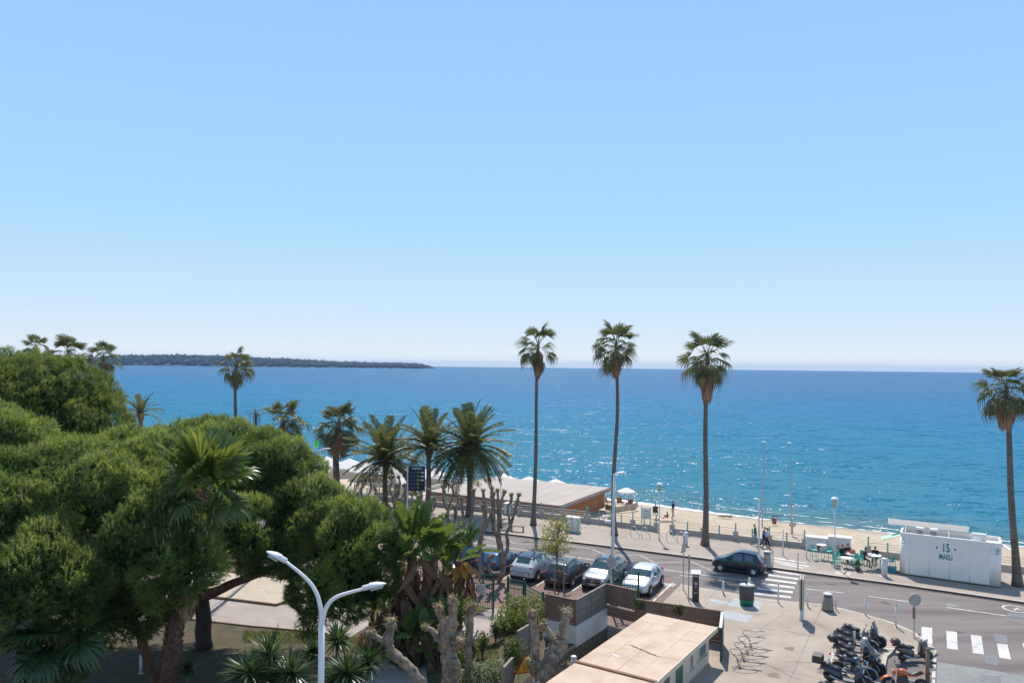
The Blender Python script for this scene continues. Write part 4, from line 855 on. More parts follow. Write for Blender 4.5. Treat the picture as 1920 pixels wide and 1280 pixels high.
# young staked street tree
def young_tree():
    b = G(1048, 1108, .02); D = b.y; root = thing('street_tree', 'young tree in light spring leaf, tied to two stakes by the parked cars', 'tree', tuple(b)); rr = random.Random(5); bv = np.array(b)
    def L(x, y, dz=0): return P(x, y, D + dz) - b
    t = MB(); t.tube([L(1048, 1112), L(1045, 1065), L(1043, 1030), L(1047, 1000), L(1053, 975)], [.055, .05, .045, .03, .012], 7); t.build('trunk', 'twig', root, True)
    pts = []; br = MB()
    for k in range(46):
        y0 = rr.uniform(985, 1052); a = rr.uniform(0, 6.28); ln = (1.0 - abs(y0 - 1030) / 90) * rr.uniform(.9, 2.3); o = L(1045, y0); e = o + Vector((math.cos(a) * ln, math.sin(a) * ln, rr.uniform(.2, .9))); m_ = o.lerp(e, .5) + Vector((0, 0, .12)); br.tube([o, m_, e], [.022, .014, .006], 4)
        for j in range(40):
            t_ = rr.uniform(.3, 1.05); q = o.lerp(m_, t_ * 2) if t_ < .5 else m_.lerp(e, t_ * 2 - 1); pts.append(tuple(q + Vector((rr.gauss(0, .13), rr.gauss(0, .13), rr.gauss(0, .15)))))
    br.build('branch', 'twig', root); pts = np.array(pts); V, t_ = leaves_on(pts, rdirs(len(pts)), .15, 7, 1.0); tris_to('crown', V, 'spring_leaf', t_, root)
    return b
young_tree()
# ------------------------------------------------------------------ the island, boats, haze
M['island'] = mat('island_rock', (0.015, 0.02, 0.016), 0.95, (0.04, 0.036, 0.03), 0.01)
M['island_wood'] = mat('island_woodland', (0.006, 0.012, 0.011), 0.95, (0.011, 0.019, 0.016), attr='tint')
ID = 4200.0
prof = [(120, 679), (170, 674), (215, 667), (260, 665), (330, 664.5), (420, 666), (470, 669), (520, 671), (580, 674), (640, 677.5), (700, 679.5), (760, 680), (800, 682.5), (812, 684.6)]
base_z = SEA_Z
mb = MB(); NX = 150; rows = 7; vs = []
def iz(px):
    for (a, b), (c, d) in zip(prof[:-1], prof[1:]):
        if a <= px <= c: return b + (d - b) * (px - a) / (c - a)
    return 686
for r_ in range(rows):
    for i in range(NX):
        px = 60 + (812 - 60) * i / (NX - 1); top = P(px, iz(max(120, px)), ID).z; t = r_ / (rows - 1)
        hgt = max(0, top - 9) * math.sin(math.pi * min(1, t * 1.02)) ** .7 if 0 < r_ < rows - 1 else -3
        x = P(px, 680, ID).x; vs.append((x * (1 + .08 * t), ID - 250 + 700 * t + random.uniform(-25, 25), base_z + hgt))
mb.add(vs, [(r_ * NX + i, r_ * NX + i + 1, (r_ + 1) * NX + i + 1, (r_ + 1) * NX + i) for r_ in range(rows - 1) for i in range(NX - 1)])
tag(mb.build('island', 'island', smooth=True), 'low wooded island on the horizon', kind='structure')
# its woods: one far mass
V = []; Fz = []; tt = []
oct_ = np.array([(0, 0, 1), (1, 0, 0), (0, 1, 0), (-1, 0, 0), (0, -1, 0), (0, 0, -.6)], float); of = [(0, 1, 2), (0, 2, 3), (0, 3, 4), (0, 4, 1), (5, 2, 1), (5, 3, 2), (5, 4, 3), (5, 1, 4)]
for k in range(2600):
    px = random.uniform(110, 808); t = random.uniform(.02, .62); top = P(px, iz(max(120, px)), ID).z; hh = max(0, top - 9) * math.sin(math.pi * t) ** .7
    x = P(px, 680, ID).x * (1 + .08 * t); c = np.array((x, ID - 250 + 700 * t, base_z + hh + 3)); s_ = np.array((random.uniform(8, 20), random.uniform(8, 20), random.uniform(6, 12) * (1.5 if random.random() < .08 else 1)))
    if px > 797: s_ *= .5
    o = len(V); V.extend(list(c + oct_ * s_ * RNG.uniform(.8, 1.2, (6, 1)))); Fz += [tuple(o + q for q in f) for f in of]; tt += [random.random()] * 6
o = link(npmesh('island_woods', np.array(V), np.array(Fz), 'island_wood', tt), 'island_woods'); tag(o, 'far dark woodland covering the island', kind='stuff')
M['sail'] = mat('sail_cloth', (0.35, 0.36, 0.38), .8); M['hull'] = mat('boat_hull', (0.12, 0.12, 0.14), .5)
def boat(px, py, label, sail, L):
    p = G(px, py, SEA_Z); D = p.y; root = thing('boat', label, 'boat', tuple(p), 0.2)
    h = MB(); h.loft([[(-L / 2, -L * .12, .1), (-L / 2, L * .12, .1), (-L / 2, L * .12, L * .1), (-L / 2, -L * .12, L * .1)], [(L * .1, -L * .15, .0), (L * .1, L * .15, .0), (L * .1, L * .15, L * .11), (L * .1, -L * .15, L * .11)], [(L / 2, -.05, .3), (L / 2, .05, .3), (L / 2, .05, L * .14), (L / 2, -.05, L * .14)]]); h.build('hull', 'hull', root)
    c = MB()
    if sail: c.cyl((0, 0, 0), (0, 0, L * 1.3), .08, n=6); c.build('mast', 'hull', root); s_ = MB(); s_.add([(-.1, 0, L * .2), (-L * .45, .15, L * .2), (-.1, .05, L * 1.25), (-.1, .04, L * .2), (-L * .45, .19, L * .2), (-.1, .09, L * 1.25)], [(0, 1, 2), (5, 4, 3), (0, 3, 4, 1), (1, 4, 5, 2), (2, 5, 3, 0)]); s_.build('sail', 'sail', root)
    else: c.box((-L * .1, 0, L * .17), (L * .35, L * .2, L * .14), tap=.8); c.build('cabin', 'white_paint', root)
boat(888, 687.6, 'tiny sailing boat on the horizon right of the island tip', True, 14)
boat(588, 701, 'small dark motor boat on the bright water below the island', False, 5)
boat(1252, 695.8, 'small motor boat far out between two tall palms', False, 12)
boat(1034, 691, 'tiny sailing boat far out beside the left tall palm', True, 9)
boat(1725, 699.4, 'distant motor boat near the horizon at the right', False, 14)

# ------------------------------------------------------------------ sea wall with railing
def seawall(label, a, b, spans, z=.13, white_rails=False, first_pier=True):
    a, b = Vector((a[0], a[1], z)), Vector((b[0], b[1], z)); d = (b - a); L = d.length; d.normalize(); rz = math.atan2(d.y, d.x)
    root = thing('sea_wall', label, 'wall', tuple(a), rz)
    w_ = MB(); w_.box((L / 2, .15, .21), (L, .26, .42)); w_.build('wall', 'concrete', root)
    c_ = MB(); c_.box((L / 2, .15, .44), (L, .32, .05)); c_.build('coping', 'concrete', root)
    n = spans; pier = MB(); pier.box((0, 0, .36), (.36, .36, .72)); pier.box((0, 0, .745), (.42, .42, .06)); pm = pier.mesh('pier', 'concrete')
    post = MB(); post.cyl((0, 0, .4), (0, 0, 1.08), .055, n=8); post.ball((0, 0, 1.1), .065, 8, 5); post.box((0, 0, .45), (.16, .16, .06)); pom = post.mesh('post', 'teal_post')
    for i in range(n + 1):
        x = L * i / n
        if i % 2 == 0: link(pm, 'pier', root, (x, .15, 0))
        link(pom, 'post', root, (x, .15, .32 if i % 2 == 0 else 0))
    for k, h in enumerate((.62, .8, 1.0)):
        r_ = MB(); th = .055 if white_rails else .03; r_.tube([(0, .15, h), (L, .15, h)], th / 2 * (1.3 if k == 2 else 1), 6); r_.build('rail', 'offwhite' if white_rails else 'grey_metal', root)
    return root
def WP(px): # point of the sea wall line at a picture column
    best = None
    for p, q in zip(wall_pts[:-1], wall_pts[1:]):
        k = (px - CX) / FPX + .0025; dx, dy = q[0] - p[0], q[1] - p[1]; t = (k * p[1] - p[0]) / (dx - k * dy)
        if -1e-3 <= t <= 1.001: return (p[0] + dx * t, p[1] + dy * t)
seawall('long sea wall with white rails in front of the beach restaurant', wall_pts[0][:2] and (-32, 88.3), WP(810), 16, white_rails=True)
seawall('sea wall with rails from the dark palm to the beach entrance', WP(812), WP(958), 6, white_rails=True)
seawall('sea wall with pale rails in front of the restaurant roof', WP(972), WP(1098), 6, white_rails=True)
seawall('sea wall with teal posts left of the beach entrance', WP(1101), WP(1229), 6)
seawall('sea wall with teal posts right of the beach entrance, behind the walkers', WP(1259), WP(1508), 8)
seawall('sea wall with teal posts behind the café tables and kiosk', WP(1628), WP(1860), 6)
seawall('sea wall at the right edge behind the last palm', WP(1863), WP(2090), 6)
# masonry boxes in the wall
def masonry(label, px0, px1, h, doors):
    a, b = WP(px0), WP(px1); a, b = Vector((*a, .13)), Vector((*b, .13)); L = (b - a).length; rz = math.atan2(b.y - a.y, b.x - a.x); root = thing('masonry_cabinet', label, 'cabinet', tuple(a), rz)
    m_ = MB(); m_.box((L / 2, .3, h / 2), (L, .75, h)); m_.build('wall', 'white_wall', root); m_ = MB(); m_.box((L / 2, .3, h + .04), (L + .12, .87, .08)); m_.build('cap', 'white_paint', root)
    for x, w_ in doors:
        e = MB(); e.box((x * L, -.085, h * .48), (w_ * L, .02, h * .8)); dr = e.build('door', 'offwhite', root)
        g = MB()
        for k in range(6): g.box((x * L + random.uniform(-.45, .45) * w_ * L, -.099, random.uniform(.15, .55)), (random.uniform(.03, .12), .004, random.uniform(.1, .5)))
        g.build('rust_stain', mat('rust', (.38, .2, .03), .9, (.25, .12, .03), 6), dr)
masonry('white masonry cabinet with rust-stained doors behind the lamp post', 1553, 1595, 1.15, ((.27, .42), (.72, .42)))
masonry('low plain white masonry cabinet by the high café table', 1511, 1552, .95, ((.6, .14),))
masonry('white masonry pillar in the sea wall beside the far pollards', 945, 957, 1.0, ())

# ------------------------------------------------------------------ beach restaurant
RA, RB_ = Vector((4.7, 71.3, 0)), Vector((10.5, 82.7, 0)); RC = Vector((-8.5, 78.6, 0)); sd = (RB_ - RA); RD = RC + sd
fr_rz = math.atan2((RA - RC).y, (RA - RC).x); FL = (RA - RC).length; DL = sd.length
rest = thing('beach_restaurant', 'flat-roofed beach restaurant with an orange timber end wall', 'building', (RC.x, RC.y, -1.0), fr_rz)
def Lr(x, y, z): return (x, y, z + 1.0)
M['roof_felt'] = mat('pale_roof_membrane', (0.36, 0.315, 0.28), .85, (0.43, 0.38, 0.34), .6, .02, 3, stretch=(1, .3, 1), col3=(0.29, .25, .22), scale3=.4, f3=.5)
M['orange_wood'] = mat('orange_cladding', (0.34, 0.12, 0.035), .7, (0.43, 0.17, 0.055), 3, .004, 12, stretch=(3, 3, .4))
M['fascia'] = mat('roof_fascia', (0.26, 0.15, 0.12), .8, (0.34, 0.215, 0.175), 2, .004, 10)
e = MB(); e.box(Lr(FL / 2, DL / 2, 1.16), (FL, DL, .12)); e.build('roof', 'roof_felt', rest)
for k in range(7):       # welded membrane seams
    e = MB(); e.box(Lr(FL * (k + 1) / 8, DL / 2, 1.224), (.08, DL - .3, .01)); e.build('roof_seam', 'roof_felt', bpy.data.objects[rest.children[0].name])
e = MB(); e.box(Lr(FL / 2, -.08, 1.02), (FL + .3, .14, .42)); e.build('front_fascia', 'fascia', rest)
e = MB(); e.box(Lr(FL + .1, DL / 2, 1.02), (.14, DL + .02, .42)); e.build('side_fascia', 'fascia', rest)
e = MB(); e.box(Lr(FL + .19, DL / 2, 1.1), (.03, DL + .1, .05)); e.build('drip_rail', 'offwhite', rest)
e = MB(); e.box(Lr(FL / 2, DL / 2 + .2, .02), (FL - .8, DL - .8, 2.0)); e.build('wall', 'white_wall', rest)
npk = 26
for k in range(npk):
    y0 = .5 + (DL - .9) * k / npk; e = MB(); e.box(Lr(FL - .38, y0 + .2, -.05), (.05, (DL - .9) / npk - .025, 1.75)); e.build('plank', 'orange_wood', rest)
for k in range(14):      # slatted front below the fascia
    e = MB(); e.box(Lr(FL / 2, .25, -.85 + k * .125), (FL - .8, .03, .085)); e.build('slat', 'fascia', rest)
e = MB()                 # painted mark on the end wall
for (x, y, r_) in ((.0, .55, .16), (.05, .1, .2), (-.05, -.35, .14), (.35, .35, .12), (.4, -.05, .14)):
    for k in range(18):
        a0, a1 = k * .349 + x, (k + .7) * .349 + x
        e.bar((FL - .335, DL * .76 + x + r_ * math.cos(a0), 1.0 + y + r_ * math.sin(a0)), (FL - .335, DL * .76 + x + r_ * math.cos(a1), 1.0 + y + r_ * math.sin(a1)), .012, .025, up=(1, 0, 0))
e.build('painted_emblem', 'offwhite', rest)
# terrace of the restaurant on the left: low walls, deck, parasols
M['deck'] = mat('terrace_deck', (.42, .33, .24), .8, (.5, .4, .3), 2)
tz = -.1; t0 = Vector((-9.2, 79.0, 0)); ter = thing('terrace', 'raised beach terrace with low walls left of the restaurant', 'terrace', (t0.x, t0.y, -1.0), fr_rz)
e = MB(); e.box((-12, 6, .45), (24, 12, .9)); e.build('deck', 'deck', ter)
for c, s_ in (((-12, 12.0, 1.15), (24, .18, .5)), ((-4.2, 8, 1.1), (.18, 8, .45)), ((-12, .1, 1.1), (24, .18, .4)), ((-9, 6, 1.05), (9, .16, .35)), ((-.2, 6, 1.12), (.18, 12, .45))):
    e = MB(); e.box(c, s_); e.build('low_wall', 'offwhite', ter)
M['parasol'] = mat('white_canvas', (.74, .72, .70), .8, (.8, .78, .76), 2, transl=.25)
def parasol(label, p, r_, h, m_='parasol', n=8, tilt=0, group='white parasols of the restaurant'):
    root = thing('parasol', label, 'parasol', tuple(p), random.uniform(0, 1), group); root.rotation_euler[0] = tilt
    c = MB(); c.lathe([(r_, h), (r_ * .62, h + r_ * .17), (r_ * .05, h + r_ * .42), (0, h + r_ * .45)], n); c.f = [f for f in c.f if len(f) == 4 or len(f) == 3]; cn = c.build('canopy', m_, root)
    v = MB(); v.lathe([(r_, h - .14), (r_ + .005, h)], n); v.f = [f for f in v.f if len(f) == 4]; v.build('valance', m_, cn)
    q = MB(); q.cyl((0, 0, 0), (0, 0, h + r_ * .4), .035, n=8); q.build('pole', 'offwhite', root)
    q = MB(); q.lathe([(.3, 0), (.3, .06), (.06, .1)], 10); q.build('base', 'grey_metal', root)
    for k in range(n):
        a = 2 * math.pi * k / n; q = MB(); q.bar((r_ * .02, 0, h + r_ * .36), (r_ * .97 * math.cos(a), r_ * .97 * math.sin(a), h - .02), .02, .02); q.build('rib', 'offwhite', root)
names = ('leftmost white parasol behind the sloping pine', 'white parasol left of the skirted palm trunk', 'white parasol right of the skirted palm trunk', 'white parasol behind the wide date palm, far one', 'white parasol behind the wide date palm, near one', 'white parasol left of the dark sign board', 'white parasol behind the slim date palm')
for nm, (x, y, D, r_) in zip(names, ((612, 893, 100, 2.4), (655, 895, 98, 2.4), (690, 902, 95, 2.5), (735, 905, 93, 2.6), (775, 902, 90, 2.6), (755, 918, 86, 2.4), (808, 899, 92, 2.0))):
    q = P(x, y, D); parasol(nm, (q.x, q.y, -.1), r_, max(1.2, q.z + .1 - r_ * .2))
for nm, x, y in (('white parasol top behind the restaurant roof, left', 945, 891), ('white parasol top behind the restaurant roof, middle', 992, 896), ('white parasol top behind the restaurant roof, right', 1042, 901)):
    q = P(x, y, 92); parasol(nm, (q.x, q.y, -1.7), 1.5, q.z + 1.3)
q = G(1174, 946, -1.3); parasol('white and green beach parasol beside the restaurant', tuple(q), 1.05, 1.55, group=None)
# low canvas screen and wooden loungers by the restaurant
sc_ = thing('beach_screen', 'low canvas windscreen around the restaurant loungers', 'screen', tuple(G(1155, 957, -1.2)))
pts = [G(x, y, -1.2) for x, y in ((1135, 955), (1156, 961), (1178, 957), (1196, 951))]; b0 = G(1155, 957, -1.2)
for a, b in zip(pts[:-1], pts[1:]):
    e = MB(); d = (b - a) * .48; c = (a + b) / 2 - b0; e.bar(c - d + Vector((0, 0, .32)), c + d + Vector((0, 0, .32)), .04, .62); e.build('panel', 'deck', sc_)
    e = MB(); e.cyl(a - b0, a - b0 + Vector((0, 0, .72)), .03, n=6); e.build('post', 'offwhite', sc_)
M['brown_wood'] = mat('brown_wood', (.2, .09, .05), .7, (.28, .14, .08), 5)
for k, (x, y) in enumerate(((1140, 945), (1163, 946), (1180, 949))):
    p = G(x, y, -1.25); ch = thing('beach_lounger', ('brown beach armchair beside the restaurant corner', 'brown beach armchair in the middle, by the parasol', 'dark beach armchair right of the parasol pole')[k], 'chair', tuple(p), .5 + k * .6, 'beach armchairs by the restaurant')
    e = MB(); e.box((0, 0, .32), (.75, .6, .1)); e.build('seat', 'brown_wood', ch); e = MB(); e.box((-.4, 0, .62), (.1, .6, .7), rot=Matrix.Rotation(-.35, 3, 'Y')); e.build('backrest', 'brown_wood', ch)
    for sx in (-.3, .3):
        for sy in (-.26, .26): e = MB(); e.box((sx, sy, .13), (.06, .06, .27)); e.build('leg', 'brown_wood', ch)

# ------------------------------------------------------------------ white kiosk
ka, kb = G(1686, 1076, .13), G(1874, 1102, .13); KL = (kb - ka).length + .1; krz = math.atan2(kb.y - ka.y, kb.x - ka.x)
kio = thing('kiosk', 'white box kiosk with the teal number 15 on its back wall', 'kiosk', tuple(ka), krz)
M['kiosk_white'] = mat('kiosk_panel', (.86, .80, .73), .45, (.89, .83, .76), .8, col3=(.78, .71, .64), scale3=.9, f3=.5); KH, KW = 2.95, 2.5
def rrect(x0, x1, y0, y1, r_, n=5):
    out = []
    for cx, cy, a in ((x1 - r_, y1 - r_, 0), (x0 + r_, y1 - r_, 90), (x0 + r_, y0 + r_, 180), (x1 - r_, y0 + r_, 270)):
        for k in range(n + 1): t = R(a + 90 * k / n); out.append((cx + r_ * math.cos(t), cy + r_ * math.sin(t)))
    return out
e = MB(); e.loft([[(x, y, z) for x, y in rrect(0 - .0 * z, KL, 0, KW, .35)] for z in (.08, KH - .3)]); e.build('wall', 'kiosk_white', kio, True)
me = kio.children[0].data; me.polygons.foreach_set('use_smooth', [len(p.vertices) == 4 for p in me.polygons])
e = MB(); e.prism(rrect(.1, KL - .1, .1, KW - .1, .3), 0.0, .08); e.build('plinth', 'dark_metal', kio)
o_, i_ = rrect(0, KL, 0, KW, .35), rrect(.12, KL - .12, .12, KW - .12, .24); e = MB(); n_ = len(o_)
vs = [(x, y, z) for ring, z in ((o_, KH - .3), (o_, KH), (i_, KH), (i_, KH - .3)) for x, y in ring]
e.add(vs, [(r_ * n_ + j, r_ * n_ + (j + 1) % n_, (r_ + 1) * n_ + (j + 1) % n_, (r_ + 1) * n_ + j) for r_ in range(3) for j in range(n_)]); e.build('parapet', 'kiosk_white', kio)
for k, (x0, x1) in enumerate(((.36, .62), (.65, 1.83), (1.86, 3.02), (3.05, 4.2), (4.23, 5.35))):
    e = MB(); e.box(((x0 + x1) / 2, -.006, 1.5), (x1 - x0 - .03, .016, KH - .22)); e.build('wall_panel', 'kiosk_white', kio)
e = MB(); e.box((.35, -.016, KH - .72), (.56, .006, .012)); e.build('panel_joint', 'grey_metal', kio)
def text(s, p, size, parent, m_, name='lettering', rx=90, sx=.62, rz=0, ext=.004, align='CENTER'):
    cu = bpy.data.curves.new(name, 'FONT'); cu.body = s; cu.size = size; cu.align_x = align; cu.align_y = 'CENTER'; cu.extrude = ext; cu.offset = size * .02
    t_ = bpy.data.objects.new('tmp', cu); COL.objects.link(t_); dg = bpy.context.evaluated_depsgraph_get(); me = bpy.data.meshes.new_from_object(t_.evaluated_get(dg)); bpy.data.objects.remove(t_)
    me.materials.clear(); me.materials.append(M[m_] if isinstance(m_, str) else m_); o = link(me, name, parent); o.location = p; o.rotation_euler = (R(rx), 0, rz); o.scale = (sx, 1, 1); return o
text('15', (2.82, -.02, 2.22), .8, kio, 'teal_print', sx=.62); text('MAELI', (2.82, -.02, 1.6), .5, kio, 'teal_print', sx=.60)
for x in (2.28, 3.36): e = MB(); e.lathe([(.07, 0), (.07, .006)], 12, (x, -.018, 2.2), axis='Y'); e.build('print_dot', 'teal_print', kio)
text('15', (.16, .06, 2.45), .3, kio, 'teal_print', rz=-.75, sx=.7); text('MAELI', (.16, .06, 2.22), .12, kio, 'teal_print', rz=-.75, sx=.7)
text('15', (KL - .22, -.01, 2.45), .3, kio, 'dark_metal', rz=.35, sx=.6); text('MAELI', (KL - .22, -.01, 2.24), .1, kio, 'dark_metal', rz=.35, sx=.6)
for x in (1.2, 2.05):        # roof vents
    v = MB(); v.box((x, .75, KH - .02), (.42, .42, .5)); vb = v.build('roof_vent', 'grey_metal', kio); v = MB(); v.box((x, .75, KH + .3), (.54, .54, .14), tap=.85); v.build('vent_cap', 'white_paint', vb)
    for k in range(4): v = MB(); v.box((x, .532, KH - .1 + k * .09), (.36, .01, .04)); v.build('louvre', 'dark_metal', vb)
a_ = MB(); a_.box((4.75, .85, KH + .05), (.82, .45, .62)); ac = a_.build('air_conditioner', 'offwhite', kio); a_ = MB(); a_.lathe([(.22, 0), (.22, .012)], 14, (4.62, .612, KH + .06), axis='Y'); a_.build('fan_grille', 'white_paint', ac); a_ = MB(); a_.box((4.98, .615, KH - .08), (.2, .01, .1)); a_.build('maker_plate', 'teal_print', ac)
a_ = MB(); a_.tube([(1.8, .9, KH - .22), (2.5, .6, KH - .24), (3.4, .75, KH - .24), (4.3, .8, KH - .2)], .03, 6); a_.build('cable', 'black_plastic', kio)
e = MB(); e.box((KL / 2, KW / 2, KH - .32), (KL - .3, KW - .3, .06)); e.build('roof_deck', 'offwhite', kio)
M['frosted'] = mat('frosted_panel', (.5, .5, .48), .35, (.58, .57, .55), 2, transl=.5)
cn = MB(); x0, x1, y0, y1, z0, z1 = -.9, 4.1, 2.0, 3.0, KH + .12, KH + .34
cn.loft([[(x0, y0, z0), (x1, y0, z0), (x1, y0, z0 + .04), (x0, y0, z0 + .04)], [(x0 - .1, y1, z1), (x1 + .1, y1, z1), (x1 + .1, y1, z1 + .04), (x0 - .1, y1, z1 + .04)]]); cnp = cn.build('canopy', 'frosted', kio)
for x in (.25, 2.95): q = MB(); q.cyl((x, 2.1, KH - .3), (x, 2.1, KH + .13), .025, n=6); q.bar((x, 1.3, KH - .25), (x, 2.1, KH + .15), .03, .03); q.build('bracket', 'white_paint', cnp)
aw = MB(); aw.loft([[(-1.3, .9, 2.05), (-1.3, 2.3, 2.05), (-1.3, 2.3, 2.09), (-1.3, .9, 2.09)], [(.0, .9, 2.5), (.0, 2.3, 2.5), (.0, 2.3, 2.54), (.0, .9, 2.54)]]); aw.build('awning', mat('mint_canvas', (.5, .68, .62), .8, transl=.3), kio)
aw = MB(); aw.loft([[(KL, 1.4, 2.5), (KL, 2.5, 2.5), (KL, 2.5, 2.54), (KL, 1.4, 2.54)], [(KL + .8, 1.4, 2.1), (KL + .8, 2.5, 2.1), (KL + .8, 2.5, 2.14), (KL + .8, 1.4, 2.14)]]); aw.build('side_awning', 'white_paint', kio)
cr_ = thing('crate', 'small teal crate on the ground at the left end of the kiosk', 'crate', tuple(G(1672, 1072, .13)), krz)
e = MB(); e.box((0, 0, .17), (.55, .4, .34), tap=1.1); e.build('body', mat('blue_teal', (.03, .25, .29), .5), cr_); e = MB(); e.box((0, 0, .36), (.62, .46, .04)); e.build('lid', mat('blue_teal', (0, 0, 0)), cr_)

# ------------------------------------------------------------------ pink-roofed low building
BX0, BX1, BX3 = Vector((7.14, 38.6, 0)), Vector((10.2, 36.6, 0)), Vector((2.41, 31.6, 0)); BW = 3.66; brz = math.atan2((BX1 - BX0).y, (BX1 - BX0).x)
bld = thing('low_building', 'low cream building with a salmon pink panelled roof', 'building', (BX0.x, BX0.y, 0.0), brz)   # local x along its back edge, -y towards the camera
M['pink_roof'] = mat('pink_roof', (.50, .365, .27), .85, (.57, .425, .325), 1.2, .003, 20, col3=(.42, .295, .212), scale3=.9, f3=.75)
M['cream'] = mat('cream_render', (.58, .50, .38), .85, (.66, .57, .45), 1.5, .003, 30, col3=(.48, .41, .31), scale3=.6, f3=.5)
BLn = 13.0; RZ = 1.83
e = MB(); e.box((BW / 2, -BLn / 2, RZ - .13), (BW, BLn, .16)); rf = e.build('roof_slab', 'pink_roof', bld)
cw, cl = BW / 4, 1.28
for i in range(4):
    for j in range(6):
        y0 = -j * cl - (.0 if i % 2 else 0); e = MB(); e.box((cw * (i + .5), -(j + .5) * cl, RZ - .045 + random.uniform(-.004, .004)), (cw - .009, cl - .009, .022)); e.build('roof_panel', 'pink_roof', rf)
e = MB(); e.box((BW / 2, -6 * cl - .1, RZ - .02), (BW + .02, .16, .09)); e.build('roof_step', mat('brown_flashing', (.22, .11, .07), .8), rf)
e = MB(); e.box((BW / 2, -6 * cl - 2.8, RZ - .06), (BW, 5.2, .04)); e.build('roof_panel', 'pink_roof', rf)
e = MB()
for k in range(26): 
    t_ = k / 26; e.bar((1.0 + t_ * 1.6 + random.uniform(-.05, .05), -4.6 - .6 * t_ + random.uniform(-.06, .06), RZ - .03), (1.0 + t_ * 1.6 + random.uniform(.08, .25), -4.62 - .6 * t_ + random.uniform(-.05, .05), RZ - .03), random.uniform(.015, .045), .006)
e.build('dirt_mark', mat('dirt', (.12, .08, .06), .9), rf)
e = MB(); e.bar((.9, -6.1, RZ - .026), (1.3, -6.2, RZ - .026), .1, .01); e.build('paint_mark', 'white_paint', rf)
e = MB(); e.box((BW + .02, -BLn / 2, RZ - .12), (.05, BLn, .22)); e.build('side_fascia', 'cream', bld)
xw = BW - .28
e = MB(); e.box((BW / 2, -BLn / 2 - .1, .3), (BW - .56, BLn - .6, 2.7)); e.build('wall', 'cream', bld)
def opening(y0, y1, z0, z1, kind):
    fr = MB(); fr.box((xw + .005, (y0 + y1) / 2, (z0 + z1) / 2), (.03, y1 - y0, z1 - z0)); w_ = fr.build('door' if kind == 'door' else 'window', 'green_metal' if kind == 'door' else 'cream', bld)
    if kind == 'door': h_ = MB(); h_.box((xw + .05, y1 - .1, .95), (.05, .1, .04)); h_.build('handle', 'steel', w_); f2 = MB(); f2.box((xw + .01, (y0 + y1) / 2, z1 + .03), (.06, y1 - y0 + .12, .05)); f2.build('lintel', 'dark_metal', w_)
    else:
        g = MB(); g.box((xw + .024, (y0 + y1) / 2, (z0 + z1) / 2), (.012, y1 - y0 - .1, z1 - z0 - .1)); g.build('pane', mat('teal_shutter', (.03, .12, .125), .35, (.05, .17, .17), 5) if kind == 'w' else 'dark_metal', w_)
        s_ = MB(); s_.box((xw + .07, (y0 + y1) / 2, z0 - .03), (.16, y1 - y0 + .14, .05)); s_.build('sill', 'cream', w_)
        for q in (-1, 1): s_ = MB(); s_.box((xw + .034, (y0 + y1) / 2 + q * (y1 - y0) * .47, (z0 + z1) / 2), (.03, .04, z1 - z0)); s_.build('frame', 'offwhite', w_)
opening(-1.95, -.95, .75, 1.52, 'w'); opening(-3.05, -2.75, .7, 1.45, 'n'); opening(-4.85, -4.0, .13, 1.5, 'door'); opening(-6.4, -5.6, .6, 1.45, 'n')

# ------------------------------------------------------------------ wooden screens
M['brown_board'] = mat('stained_board', (.19, .115, .08), .8, (.29, .185, .13), 3, .004, 14, stretch=(.6, 1, 4))
M['grey_board'] = mat('weathered_board', (.19, .155, .13), .85, (.28, .235, .2), 3, .004, 14, stretch=(.6, 1, 4))
def screen(label, a, b, z0, z1, nb, m_, wall=None, gaps=(), posts=2, hole=None):
    a, b = Vector((a[0], a[1], 0)), Vector((b[0], b[1], 0)); L = (b - a).length; rz = math.atan2((b - a).y, (b - a).x); root = thing('timber_screen', label, 'fence', (a.x, a.y, 0), rz)
    h = (z1 - z0) / nb; pl = MB(); pl.box((L / 2, 0, 0), (L, .03, h * .965)); pm = pl.mesh('board', m_)
    pl2 = MB(); seg = 14
    for k in range(seg): pl2.box((L * (k + .42) / seg, 0, 0), (L / seg * .9, .03, h * .9))
    pg = pl2.mesh('board', m_)
    for k in range(nb):
        if k in gaps: continue
        o = link(pg if (hole and hole[0] <= k < hole[1]) else pm, 'board', root); o.location = (0, random.uniform(-.006, .006) + (.012 if k % 2 else -.012), z0 + h * (k + .5))
    for k in range(posts):
        q = MB(); q.box((L * k / (posts - 1), -.0, (z0 + z1) / 2), (.09, .1, z1 - z0 + .02)); q.build('post', m_, root)
    q = MB(); q.box((L / 2, 0, z1 + .03), (L + .1, .12, .04)); q.build('cap_rail', m_, root)
    if wall: q = MB(); q.box((L / 2, 0, (wall + z0) / 2), (L + .12, .2, z0 - wall)); q.build('plinth_wall', 'white_wall', root)
    return root
fA, fB, fC, fD, fE = (1.97, 40.0), (3.48, 39.0), (5.43, 42.0), (6.88, 40.8), (11.1, 38.9)
screen('brown slatted screen panel facing the pollards, left of the corner', fA, fB, .95, 2.27, 14, 'brown_board', .03)
screen('brown slatted screen running back from the corner, light showing through', fB, fC, .95, 2.27, 14, 'grey_board', -.12, hole=(4, 12), posts=3)
screen('tall brown screen with one open slit in front of the silver car', fC, fD, .55, 2.27, 18, 'brown_board', None, gaps=(6,))
screen('long lower brown board fence behind the pink roof', fD, fE, .13, 1.8, 14, 'brown_board', None, posts=4)
q = Vector((10.2, 36.75, 0)) + Vector((.15, .1, 0))
sc = thing('lattice_fence', 'dark grey lattice panel closing the end of the board fence', 'fence', (fE[0], fE[1], .13), math.atan2(36.55 - fE[1], 10.35 - fE[0])); L = (Vector(fE) - Vector((10.35, 36.55))).length
M['lattice'] = mat('dark_lattice', (.06, .056, .055), .8, (.11, .1, .095), 5)
